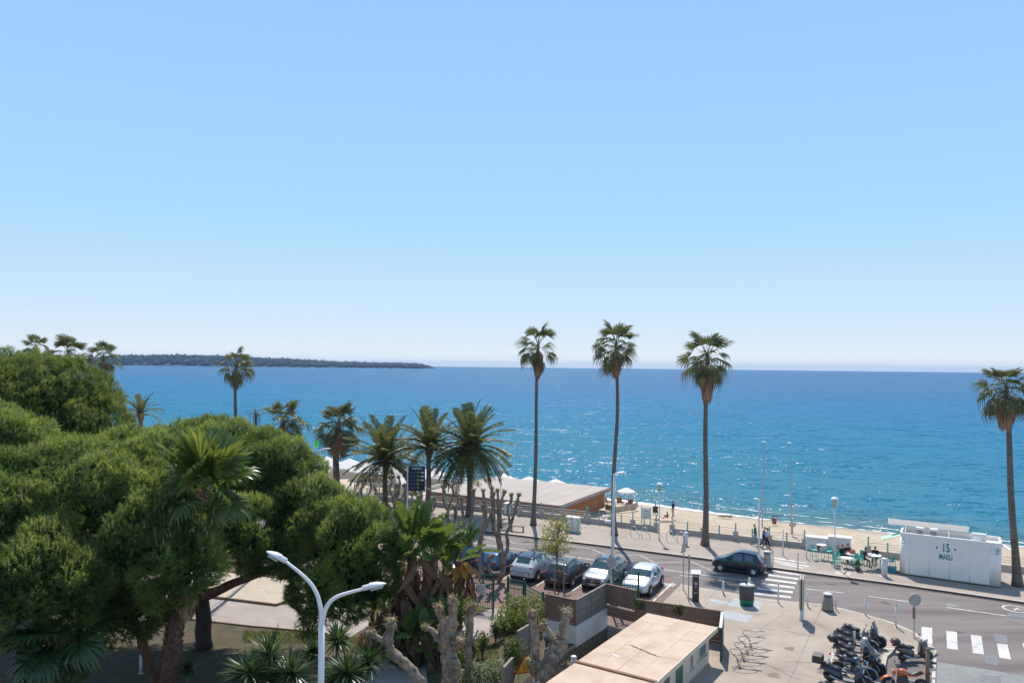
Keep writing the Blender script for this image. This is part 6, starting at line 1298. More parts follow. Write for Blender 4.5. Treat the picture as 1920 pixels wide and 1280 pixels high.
def cafe_table(lb, p, h, r_):
    t_ = thing('cafe_table', lb, 'table', tuple(p), 0, 'white café tables'); e = MB(); e.lathe([(0, h - .03), (r_, h - .03), (r_, h), (0, h)], 22); e.build('tabletop', 'white_plastic', t_); e = MB(); e.cyl((0, 0, .03), (0, 0, h - .03), .035, n=8); e.build('column', 'offwhite', t_)
    for k in range(4): a = k * math.pi / 2 + .4; e = MB(); e.bar((0, 0, .03), (.28 * math.cos(a), .28 * math.sin(a), .02), .05, .03); e.build('foot', 'offwhite', t_)
    return t_
T1 = G(1540, 1047, .13); T2 = G(1587, 1064, .13); T3 = G(1596, 1056, .13); T4 = G(1638, 1067, .13)
cafe_table('empty high white table by the white cabinet', T1, 1.08, .36); cafe_table('low white table in front, beside the lantern', T2, .74, .42); cafe_table('low white table at the back with red bag', T3, .74, .4); cafe_table('high white table with the seated man in dark clothes', T4, 1.05, .52)
for lb, o, rz, hi in (('high teal stool left of the empty high table', T1 + Vector((-.62, -.2, 0)), 0, True), ('high teal stool right of the empty high table', T1 + Vector((.3, -.55, 0)), 1.9, True), ('teal chair left of the front low table', T2 + Vector((-.72, .1, 0)), -.1, False), ('teal chair right of the front low table', T2 + Vector((.6, -.25, 0)), 2.7, False), ('teal chair right of the front low table, rear one', T2 + Vector((.75, .3, 0)), 3.3, False), ('teal chair behind the front low table', T2 + Vector((-.35, .75, 0)), -1.2, False), ('teal chair at the back table under the person in black', T3 + Vector((-.5, .5, 0)), -.8, False), ('teal chair at the back table, right side', T3 + Vector((.65, .1, 0)), 3.0, False), ('teal stool under the seated man in dark clothes', T4 + Vector((-.75, -.02, 0)), .1, True), ('teal stool right of the occupied high table', T4 + Vector((.55, -.3, 0)), 2.6, True), ('teal stool behind the occupied high table', T4 + Vector((.45, .55, 0)), 3.9, True), ('teal stool at the far right beside the kiosk end', T4 + Vector((1.05, -.45, 0)), 2.2, True)):
    cafe_chair(lb, o, rz, hi, 'teal bar stools' if hi else 'teal café chairs')
pl = EB('potted_plant', 'small green potted plant beside the front café table', 'plant', G(1608, 1070, .13)); e = MB(); e.lathe([(.14, 0), (.19, .3), (.17, .3)], 12); e.build('pot', 'dark_metal', pl)
d_ = rdirs(220); d_[:, 2] = np.abs(d_[:, 2]); V, t_ = leaves_on(np.array((0, 0, .45)) + d_ * np.array((.25, .25, .4)) * RNG.uniform(.4, 1, (220, 1)), d_, .12, 9); tris_to('foliage', V, 'shrub_leaf', t_, pl)
bg_ = EB('bag', 'red patterned bag on the back café table', 'bag', T3 + Vector((.1, .05, .745)), .4); e = MB(); e.box((0, 0, .14), (.42, .22, .28), tap=.8); e.build('body', mat('red_bag', (.42, .05, .035), .7, (.6, .25, .2), 9), bg_); e = MB(); e.tube([(-.1, 0, .27), (-.06, 0, .4), (.06, 0, .4), (.1, 0, .27)], .012, 5); e.build('handle', 'dark_metal', bg_)
wb = EB('waste_bag', 'white plastic bag on the beach in front of the restaurant', 'bag', G(1133, 972, -.75)); e = MB(); e.ball((0, 0, .15), (.3, .22, .2), 9, 6, noise=.15); e.build('body', 'white_paint', wb)
for k, (x, y) in enumerate(((1354, 968), (1367, 969))):
    sw = EB('seaweed', ('dark clump of seaweed on the sand, left one', 'dark clump of seaweed on the sand, right one')[k], 'seaweed', G(x, y, -1.45)); e = MB(); [e.ball((random.uniform(-.35, .35), random.uniform(-.3, .3), .03), (random.uniform(.15, .3), random.uniform(.15, .3), .06), 7, 4, noise=.25) for _ in range(6)]; e.build('clump', mat('seaweed', (.07, .045, .03), .9), sw)
# ------------------------------------------------------------------ cars
def paintmat(name, c, metal=.35, rough=.3): return mat(name, c, rough, metal=metal, coat=.8)
def split_subsurf(mb, mats, names, root, lv=2):
    me = mb.mesh('tmp', mats, True); o = bpy.data.objects.new('tmp', me); COL.objects.link(o); md = o.modifiers.new('s', 'SUBSURF'); md.levels = lv; md.render_levels = lv
    dg = bpy.context.evaluated_depsgraph_get(); ev = o.evaluated_get(dg).to_mesh(); n = len(ev.vertices); co = np.empty(n * 3, np.float32); ev.vertices.foreach_get('co', co); co = co.reshape(-1, 3)
    F = np.array([tuple(p.vertices) for p in ev.polygons]); mi = np.array([p.material_index for p in ev.polygons]); o.evaluated_get(dg).to_mesh_clear(); bpy.data.objects.remove(o)
    out = {}
    for k, nm in enumerate(names):
        f = F[mi == k]
        if not len(f): continue
        # one object per connected window
        groups = [f]
        if nm == 'side_window': groups = [f[co[f].mean(1)[:, 1] > 0], f[co[f].mean(1)[:, 1] < 0]]
        for g in groups:
            if not len(g): continue
            u, inv = np.unique(g, return_inverse=True); ob = link(npmesh(nm, co[u], inv.reshape(g.shape), mats[k], smooth=True), nm, root); out.setdefault(nm, []).append(ob)
    return out
def car(name, label, loc, heading, paint, st, wb, track, wr, rim='alloy', roof=None, grille=False, lights='oval', rails=False, plate_rear=True, cat='car', trim_z=.3):
    """st: stations front to rear (x, zbot, zbelt, ztop, wbelt, wtop, kind of the stretch that follows)"""
    root = thing(name, label, cat, (loc[0], loc[1], .01), heading); mb = MB(); half = []
    for x, zb, zbe, zt, wb_, wt, kd in st:
        half.append([(x, 0, zb), (x, wb_ * .84, zb), (x, wb_ * .985, zb + .1), (x, wb_ * 1.0, zb + .5 * (zbe - zb)), (x, wb_ * .965, zbe), (x, wt, zt - .035), (x, wt * .84, zt), (x, 0, zt + .012)])
    n = 8; vs = []
    for h in half: vs += h + [(p[0], -p[1], p[2]) for p in h[1:-1][::-1]]
    m = 14; fs = []; mi = []
    for i in range(len(st) - 1):
        kd = st[i][6]
        for j in range(m):
            a, b = j, (j + 1) % m; fs.append((i * m + a, i * m + b, (i + 1) * m + b, (i + 1) * m + a))
            side = j in (4, 9); top = j in (6, 7); rail = j in (5, 8); k = 0
            if kd == 'ws' and (top or rail): k = 1
            elif kd == 'ws' and side: k = 2 if False else 0
            elif kd == 'cab' and side: k = 2
            elif kd == 'roofp' and False: k = 0
            elif kd == 'rg' and top: k = 3
            if kd == 'cabg': k = 2 if side else (4 if (top or rail) and roof else 0)
            if kd in ('cab', 'pil') and (top or rail) and roof: k = 4
            if j in (0, 13): k = 5
            mi.append(k)
    fs += [tuple(range(m)), tuple((len(st) - 1) * m + j for j in range(m))[::-1]]; mi += [0, 0]
    mb.add(vs, [f[::-1] for f in fs]); mb.m = mi
    parts = split_subsurf(mb, [paint, M['car_glass'], M['car_glass'], M['car_glass'], roof or paint, M['black_plastic']], ['body', 'windscreen', 'side_window', 'rear_window', 'roof', 'underbody'], root)
    body = parts['body'][0]; xf, xr = st[0][0], st[-1][0]; W = max(s[4] for s in st)
    for nm, x in (('wheel', wb / 2), ('wheel', -wb / 2)):
        for s in (-1, 1):
            y = s * track; q = MB(); q.lathe([(0, 0), (wr + .075, 0), (wr + .075, .02), (0, .02)], 22, (x, s * (W * .992) - (.0 if s > 0 else .02), wr + .02), axis='Y'); q.build('wheel_arch', 'black_plastic', body)
            q = MB(); q.lathe([(wr * .62, -.1), (wr * .96, -.1), (wr, -.06), (wr, .06), (wr * .96, .1), (wr * .62, .1)], 22, axis='Y'); tyre = q.build('wheel', 'rubber', root, True, loc=(x, s * (W - .06), wr))
            q = MB(); q.lathe([(0, s * .07), (wr * .63, s * .085), (wr * .63, -s * .02), (0, -s * .02)], 18, axis='Y'); rm = q.build('rim_well', 'black_plastic', tyre)
            q = MB()
            for k in range(7):
                a = k * 2 * math.pi / 7; q.bar((wr * .1 * math.cos(a), s * .1, wr * .1 * math.sin(a)), (wr * .6 * math.cos(a), s * .095, wr * .6 * math.sin(a)), .075, .02, up=(0, 1, 0))
            q.lathe([(wr * .56, s * .075), (wr * .66, s * .1), (wr * .66, s * .06)], 18, axis='Y'); q.lathe([(0, s * .115), (wr * .16, s * .1)], 10, axis='Y'); q.build('rim', rim, tyre)
    def at(x):   # section values at x
        for a, b in zip(st[:-1], st[1:]):
            if b[0] <= x <= a[0]: t = (a[0] - x) / (a[0] - b[0]); return [a[k] + (b[k] - a[k]) * t for k in range(6)]
        return st[-1][:6]
    for s in (-1, 1):
        z = at(xf - .1); q = MB(); q.ball((xf - .2, s * z[4] * .78, z[2] * .92), (.2, .15, .1), 10, 6); q.build('headlight', 'lens', body, True)
        z = at(xr + .12); q = MB(); q.ball((xr + .14, s * z[4] * .84, z[2] * 1.0), (.1, .12, .13 if lights == 'oval' else .07), 10, 6); q.build('tail_light', 'red_lamp', body, True)
        cab = [s_ for s_ in st if s_[6] == 'ws'][0]; q = MB(); q.ball((cab[0] - .35, s * (cab[4] + .09), cab[2] + .1), (.07, .12, .09), 8, 6); q.build('mirror', paint, body, True)
        x0 = wb * .12; q = MB(); q.bar((x0 - .55, s * (W * 1.0), at(0)[2] - .13), (x0 - .72, s * (W * 1.0), at(0)[2] - .13), .03, .03); q.build('door_handle', 'chrome', body)
        for xs in (x0 + .35, x0 - .78): q = MB(); zz = at(xs); q.bar((xs, s * (W * .998), zz[1] + .12), (xs, s * (W * .975), zz[2]), .012, .014, up=(1, 0, 0)); q.build('door_seam', 'black_plastic', body)
        if rails: q = MB(); zt = max(s_[3] for s_ in st); q.tube([(.35, s * .6, zt - .02), (.2, s * .6, zt + .05), (-.95, s * .6, zt + .04), (-1.1, s * .6, zt - .03)], .022, 6); q.build('roof_rail', 'black_plastic', body)
    z = at(xf - .03); q = MB(); q.box((xf + .01, 0, z[1] + .06), (.06, z[4] * 1.5, .12)); q.build('front_grille', 'black_plastic', body)
    if grille:
        q = MB(); q.loft([[(xf - .05 + dx, y, zz) for y, zz in ((-.5, .62), (.5, .62), (.42, .86), (-.42, .86))] for dx in (0, .09)]); g_ = q.build('radiator_grille', 'black_plastic', body); q = MB(); q.bar((xf + .05, -.45, .74), (xf + .05, .45, .74), .02, .03); q.build('grille_bar', 'chrome', g_)
        q = MB(); q.lathe([(.1, .0), (.1, .02), (.085, .02), (.085, 0)], 20, (xf + .045, 0, .75), axis='X')
        for k in range(3): a = math.pi / 2 + k * 2.094; q.bar((xf + .06, 0, .75), (xf + .06, .09 * math.cos(a), .75 + .09 * math.sin(a)), .014, .012, up=(1, 0, 0))
        q.build('badge', 'chrome', g_)
    for x, s in ((xf + .05, 1), (xr - .045, -1)):
        q = MB(); q.box((x, 0, .5 if s > 0 else .62), (.02, .5, .11)); p_ = q.build('number_plate', 'plate_no', body)
        for k in range(6): q = MB(); q.box((x + s * .012, -.19 + k * .075, .5 if s > 0 else .62), (.004, .045, .06)); q.build('plate_character', 'dark_metal', p_)
        for yy in (-.235, .235): q = MB(); q.box((x + s * .0115, yy, .5 if s > 0 else .62), (.003, .03, .11)); q.build('plate_band', 'blue_row', p_)
    q = MB(); q.box((xr - .01, 0, .36), (.07, W * 1.5, .14)); q.build('rear_bumper', 'black_plastic', body)
    for s in (-1, 1): q = MB(); q.bar((wb / 2 - wr - .1, s * W * .985, .24), (-wb / 2 + wr + .1, s * W * .985, .24), .03, .1); q.build('sill', 'black_plastic', body)
    cab = [s_ for s_ in st if s_[6] == 'ws'][0]
    for s in (-.35, .15): q = MB(); q.bar((cab[0] + .02, s, cab[3] + .03), (cab[0] - .3, s + .45, cab[3] + .2), .02, .015); q.build('wiper', 'black_plastic', body)
    return root, body
def hatch(L, W, Hh, hood=.95, wsx=.2, roofx=-.95, tail=-1.45, belt=.9, zb=.2):
    a = L / 2; w_ = W / 2
    return [(a, zb + .16, .55, .6, w_ * .62, w_ * .5, 'h'), (a - .06, zb + .04, belt * .76, belt * .8, w_ * .84, w_ * .72, 'h'), (a - .32, zb, belt * .88, belt * .93, w_ * .96, w_ * .83, 'h'), (a * .72, zb, belt * .95, belt * 1.01, w_ * 1.0, w_ * .86, 'h'), (hood, zb, belt * 1.0, belt * 1.09, w_, w_ * .85, 'ws'),
            (wsx, zb, belt * 1.03, Hh - .06, w_, w_ * .72, 'cab'), (wsx - .5, zb, belt * 1.04, Hh, w_, w_ * .73, 'cab'), (wsx - .58, zb, belt * 1.04, Hh, w_, w_ * .73, 'pil'), (wsx - .64, zb, belt * 1.045, Hh, w_, w_ * .73, 'cab'), (roofx, zb, belt * 1.07, Hh - .05, w_ * .99, w_ * .70, 'pil'), (roofx - .1, zb, belt * 1.07, Hh - .1, w_ * .985, w_ * .69, 'rg'),
            (tail, zb + .02, belt * 1.06, belt * 1.16, w_ * .95, w_ * .72, 'h'), (-a + .1, zb + .06, belt * 1.0, belt * 1.04, w_ * .9, w_ * .74, 'h'), (-a, zb + .16, belt * .72, belt * .76, w_ * .76, w_ * .62, 'h')]
nh = math.atan2(N.y, N.x)
navy = paintmat('navy_car_paint', (.012, .018, .035), .3); pearl = paintmat('pearl_car_paint', (.62, .64, .66), .15); slate = paintmat('slate_car_paint', (.055, .065, .08), .4); silver = paintmat('silver_car_paint', (.20, .225, .25), .55); palesilver = paintmat('pale_silver_paint', (.58, .62, .67), .35); bluep = paintmat('blue_car_paint', (.015, .07, .17), .35); black_roof = paintmat('black_roof_paint', (.015, .02, .028), .2, .12)
f_, r_ = G(1351, 1071), G(1412, 1079.5); hd = (f_ - r_).normalized(); nn_ = Vector((-hd.y, hd.x, 0)); nn_ = nn_ if nn_.y > 0 else -nn_; c = (f_ + r_) / 2 + nn_ * .74
fi, body = car('small_car', 'small dark blue round hatchback driving past the zebra crossing', c, math.atan2(hd.y, hd.x), navy, hatch(3.57, 1.63, 1.51, .86, .22, -1.2, -1.54, .9), 2.3, .72, .29, rim='offwhite')
s_ = 1 if (Matrix.Rotation(fi.rotation_euler[2], 3, 'Z') @ Vector((0, 1, 0))).y < 0 else -1
M['green_print'] = mat('green_print', (.02, .34, .12), .5)
q = MB()
for k in range(34):
    x = .75 - k * .052; q.box((x, s_ * .822, .83 + random.uniform(-.035, .035)), (.03, .006, random.uniform(.02, .1)))
q.ball((.86, s_ * .80, .93), (.1, .02, .12), 8, 6); q.build('door_lettering', 'green_print', body)
q = MB(); q.box((-1.0, s_ * .805, .9), (.35, .006, .05)); q.build('green_stripe', 'green_print', body)
def parked(lb, c, nose_in, paint, st, wb, wr, **k): return car('parked_car', lb, c, nh + (0 if nose_in else math.pi), paint, st, wb, .8, wr, **k)
parked('parked white hatchback with dark glass roof, seen from behind', (1.75, 52.0), True, pearl, hatch(4.6, 1.89, 1.6, 1.15, .4, -1.5, -2.0, 1.0, .24), 3.0, .36, roof=black_roof, lights='bar')
parked('parked dark grey estate behind the young tree, rear towards the camera', (3.95, 50.7), True, slate, hatch(4.6, 1.84, 1.56, 1.0, .3, -1.6, -2.05, .98, .24), 2.8, .35, lights='bar', rails=True)
parked('parked silver grey off-roader with its nose and round badge to the camera', (6.35, 50.0), False, silver, hatch(4.45, 1.84, 1.64, .95, .25, -1.4, -1.95, 1.02, .26), 2.75, .37, grille=True, rails=True, roof=black_roof)
parked('parked pale silver hatchback with its nose behind the tall screen', (8.75, 48.9), False, palesilver, hatch(4.2, 1.78, 1.5, 1.0, .3, -1.2, -1.8, .93, .22), 2.6, .32)
parked('parked blue car partly hidden by the hoop-trunk pollard', (-.75, 53.1), True, bluep, hatch(4.3, 1.8, 1.52, 1.0, .3, -1.3, -1.85, .95, .22), 2.6, .33)
parked('farthest parked dark blue car behind the orange-leaved plant', (-3.2, 54.4), True, bluep, hatch(4.2, 1.78, 1.48, 1.0, .3, -1.25, -1.8, .93, .22), 2.6, .32)
mb = MB()
for c in ((.55, 52.7), (2.85, 51.4), (5.15, 50.35), (7.55, 49.5), (10.0, 48.4), (-2.0, 53.8)): stripe(mb, Vector((*c, 0)) - N * 2.4, Vector((*c, 0)) + N * 2.2, .1, .014)
tag(mark('bay_line', mb, 'white_line'), kind='structure')

# ------------------------------------------------------------------ scooters and motorcycles
def bike(label, loc, rz, col, kind='scooter', box=None, screen=False, seat='black_plastic', lean=.12, rimc='dark_metal', wr=.26, wbase=1.35, group='parked two-wheelers', tail='red_lamp', accent=None):
    root = thing('scooter' if kind == 'scooter' else 'motorcycle', label, 'scooter' if kind == 'scooter' else 'motorcycle', (loc[0], loc[1], loc[2]), rz, group); root.rotation_euler[0] = lean; pa = col; ac = accent or col
    def ring(x, z0, z1, w_, sh=.75): return [(x, w_ * sh, z0), (x, w_, (z0 + z1) / 2), (x, w_ * sh, z1), (x, 0, z1 + .02), (x, -w_ * sh, z1), (x, -w_, (z0 + z1) / 2), (x, -w_ * sh, z0), (x, 0, z0 - .01)]
    for x in (wbase / 2, -wbase / 2):
        q = MB(); wv = .06 if kind == 'scooter' else .07; q.lathe([(wr * .62, -wv * .7), (wr * .9, -wv), (wr, 0), (wr * .9, wv), (wr * .62, wv * .7)], 20, axis='Y'); wh = q.build('wheel', 'rubber', root, True, loc=(x, 0, wr))
        q = MB(); q.lathe([(wr * .63, -.04), (wr * .63, .04), (wr * .54, .03), (wr * .54, -.03)], 18, axis='Y')
        for k in range(5): a = k * 1.2566; q.bar((0, 0, 0), (wr * .58 * math.cos(a), 0, wr * .58 * math.sin(a)), .03, .04, up=(0, 1, 0))
        q.cyl((0, -.06, 0), (0, .06, 0), .04, n=8); q.build('rim', rimc, wh)
        q = MB(); q.lathe([(wr * .3, .055), (wr * .48, .055), (wr * .48, .06), (wr * .3, .06)], 16, axis='Y'); q.build('brake_disc', 'steel', wh)
    xf, xr = wbase / 2, -wbase / 2
    q = MB(); hz = .98 if kind == 'scooter' else .95; hx = xf - .32
    for s in (-1, 1): q.tube([(xf, s * .085, wr), (hx + .05, s * .08, hz - .2)], .024, 7)
    q.cyl((xf, -.1, wr), (xf, .1, wr), .02, n=6); q.build('fork', 'grey_metal', root)
    q = MB(); q.tube([(hx - .12, -.36, hz + .02), (hx - .04, -.2, hz + .06), (hx, 0, hz + .02), (hx - .04, .2, hz + .06), (hx - .12, .36, hz + .02)], .014, 6); hb = q.build('handlebar', 'black_plastic', root)
    for s in (-1, 1):
        q = MB(); q.cyl((hx - .1, s * .28, hz + .02), (hx - .14, s * .4, hz + .02), .022, n=7); q.build('grip', 'rubber', hb)
        q = MB(); q.tube([(hx - .06, s * .24, hz + .04), (hx - .0, s * .3, hz + .2)], .008, 5); q.ball((hx - .01, s * .32, hz + .24), (.025, .07, .05), 8, 5); q.build('mirror', 'black_plastic', hb)
    q = MB()
    for k in range(7): a0, a1 = R(20 + 20 * k), R(40 + 20 * k); r_ = wr + .04; q.add([(xf + r_ * math.cos(a0), -.08, wr + r_ * math.sin(a0)), (xf + r_ * math.cos(a0), .08, wr + r_ * math.sin(a0)), (xf + r_ * math.cos(a1), .08, wr + r_ * math.sin(a1)), (xf + r_ * math.cos(a1), -.08, wr + r_ * math.sin(a1))], [(0, 1, 2, 3)])
    q.build('front_mudguard', pa, root)
    if kind == 'scooter':
        q = MB(); q.loft([ring(xf - .1, .62, .78, .1), ring(xf - .18, .5, .95, .19), ring(xf - .28, .3, 1.02, .23), ring(xf - .42, .22, .98, .22), ring(xf - .46, .22, .8, .2)]); q.build('leg_shield', pa, root, True)
        q = MB(); q.loft([ring(xf - .42, .2, .3, .18), ring(xr + .45, .2, .3, .2)]); q.build('footboard', 'black_plastic', root)
        q = MB(); q.loft([ring(xr + .5, .22, .55, .15), ring(xr + .36, .24, .66, .19), ring(xr + .05, .36, .72, .19), ring(xr - .22, .5, .74, .15), ring(xr - .38, .6, .72, .07)]); q.build('body_panel', ac, root, True)
        q = MB(); q.loft([ring(xr + .52, .66, .76, .11), ring(xr + .3, .68, .78, .16), ring(xr + .1, .72, .80, .15), ring(xr + .04, .74, .88, .15), ring(xr - .24, .76, .89, .11)]); q.build('seat', seat, root, True)
        q = MB(); q.ball((hx + .06, 0, hz - .02), (.15, .17, .1), 10, 6); q.build('headlamp_cowl', pa, root, True); q = MB(); q.ball((xf - .13, 0, .82), (.06, .12, .06), 8, 6); q.build('headlight', 'lens', root, True)
        q = MB(); q.box((xr + .05, -.13, .3), (.5, .14, .16)); q.build('engine', 'dark_metal', root)
    else:
        q = MB(); q.loft([ring(.32, .72, .9, .1), ring(.2, .7, .98, .17), ring(-.02, .7, .95, .16), ring(-.14, .72, .82, .1)]); q.build('fuel_tank', pa, root, True)
        q = MB(); q.loft([ring(-.1, .74, .82, .1), ring(-.35, .74, .8, .14), ring(-.45, .77, .88, .12), ring(-.72, .84, .93, .08)]); q.build('seat', seat, root, True)
        q = MB(); q.loft([ring(-.2, .66, .74, .1), ring(-.5, .7, .8, .11), ring(-.82, .84, .9, .05)]); q.build('tail_fairing', ac, root, True)
        q = MB(); q.box((.08, 0, .47), (.46, .3, .36), tap=.8); q.box((.2, 0, .66), (.2, .24, .2)); q.build('engine', 'dark_metal', root)
        q = MB(); q.ball((hx + .12, 0, hz - .12), (.1, .12, .12), 10, 6); q.build('headlamp_cowl', pa, root, True); q = MB(); q.ball((hx + .18, 0, hz - .13), (.06, .09, .09), 8, 6); q.build('headlight', 'lens', root, True)
        q = MB(); [q.bar((-.1, s * .1, .42), (xr, s * .1, wr), .04, .07) for s in (-1, 1)]; q.build('swingarm', 'grey_metal', root)
        q = MB(); q.tube([(.33, .12, .72), (.1, .16, .86), (-.15, .14, .74), (-.6, .1, .78)], .02, 6); q.tube([(.33, -.12, .72), (.1, -.16, .86), (-.15, -.14, .74), (-.6, -.1, .78)], .02, 6); q.build('frame', ac, root)
    q = MB(); q.tube([(.05, -.16, .22), (-.3, -.19, .24), (-.75, -.2, .4)], [.03, .05, .055], 8); q.build('exhaust', 'grey_metal', root, True)
    q = MB(); q.box((xr - .36, 0, .68 if kind == 'scooter' else .86), (.06, .17, .06)); q.build('tail_light', tail, root); q = MB(); q.box((xr - .4, 0, .5), (.015, .17, .14), rot=Matrix.Rotation(-.4, 3, 'Y')); q.build('number_plate', 'plate_no', root)
    q = MB(); q.cyl((-.15, .1, .22), (-.22, .28, .0), .015, n=6); q.build('side_stand', 'dark_metal', root)
    q = MB(); q.bar((xr - .3, 0, .76), (xr - .52, 0, .42), .14, .02); q.build('rear_mudguard', 'black_plastic', root)
    if screen:
        q = MB()
        for k in range(6):
            y0, y1 = -.24 + .08 * k, -.16 + .08 * k; f = lambda y: -.9 * y * y; q.add([(hx + .2 + f(y0), y0, hz - .05), (hx + .2 + f(y1), y1, hz - .05), (hx + .02 + f(y1), y1 * .75, hz + .38), (hx + .02 + f(y0), y0 * .75, hz + .38)], [(0, 1, 2, 3)])
        q.build('windscreen', mat('smoked_screen', (.05, .06, .07), .08, coat=.6), root, True)
    if box:
        q = MB()
        if box == 'square': q.box((xr - .5, 0, 1.02), (.44, .46, .34), tap=.9); b_ = q.build('top_box', 'black_plastic', root); q = MB(); q.box((xr - .5, 0, 1.03), (.45, .47, .03)); q.build('box_seam', 'dark_metal', b_)
        else:
            q.ball((xr - .42, 0, 1.02), (.24, .25, .18), 14, 9); b_ = q.build('top_box', 'black_plastic', root, True); q = MB(); q.ball((xr - .5, 0, 1.02), (.185, .21, .11), 12, 8); q.build('box_reflector', 'red_lamp' if box == 'red' else 'black_plastic', b_, True)
        q = MB(); q.box((xr - .38, 0, .82), (.4, .12, .03)); q.build('rack', 'dark_metal', root)
    return root
gun = paintmat('gunmetal_paint', (.075, .075, .085), .4); blk = paintmat('black_paint', (.014, .015, .018), .2); tan = paintmat('bronze_paint', (.13, .105, .085), .4); whp = paintmat('white_bike_paint', (.6, .6, .6), .05); red_ = paintmat('dark_red_paint', (.16, .02, .025), .2); org = paintmat('orange_paint', (.62, .12, .02), .1); dblue = paintmat('ink_blue_paint', (.025, .045, .085), .35); brown_ = paintmat('brown_grey_paint', (.12, .09, .08), .35)
def pb(px, py): return G(px, py, .13)
bike('grey fairing motor scooter, uppermost of the row', pb(1622, 1207), R(-40), gun, 'scooter', None, True, wr=.3, wbase=1.5, rimc='alloy', lean=.16)
bike('bronze grey scooter with green rear panel, second of the row', pb(1607, 1215), R(-38), tan, 'scooter', None, False, wr=.29, wbase=1.45, lean=.16)
bike('white and red scooter, third of the row', pb(1606, 1228), R(-36), whp, 'scooter', None, False, accent=red_, lean=.16)
bike('black scooter with round top box and white front, fourth of the row', pb(1609, 1243), R(-42), blk, 'scooter', 'round', True, accent=blk, wr=.29, wbase=1.5, lean=.16)
bike('black maxi scooter with tall windscreen, fifth of the row', pb(1618, 1258), R(-42), blk, 'scooter', None, True, wr=.3, wbase=1.55, lean=.16)
bike('dark blue naked motorcycle, sixth of the row', pb(1602, 1268), R(-40), dblue, 'motorcycle', None, False, wr=.3, wbase=1.4, lean=.16)
bike('black touring scooter with a square top box, lowest of the row', pb(1590, 1284), R(-36), dblue, 'scooter', 'square', True, wr=.3, wbase=1.55, lean=.16)
bike('grey brown step-through scooter with red-backed top box, standing alone', (*G(1716, 1238, 0.01)[:2], .005), R(4), brown_, 'scooter', 'red', False, wr=.25, wbase=1.32, lean=.08)
bike('orange naked motorcycle at the bottom edge', (*G(1695, 1292, 0.01)[:2], .005), R(172), org, 'motorcycle', None, False, wr=.3, wbase=1.38, lean=-.12, accent=org)
for k, (a, b) in enumerate((((1563, 1222), (1550, 1252)), ((1636, 1212), (1690, 1217)))):
    mb = MB(); stripe(mb, G(*a, .13), G(*b, .13), .16, .1352); mark('bay_mark', mb, 'white_line', plaza)

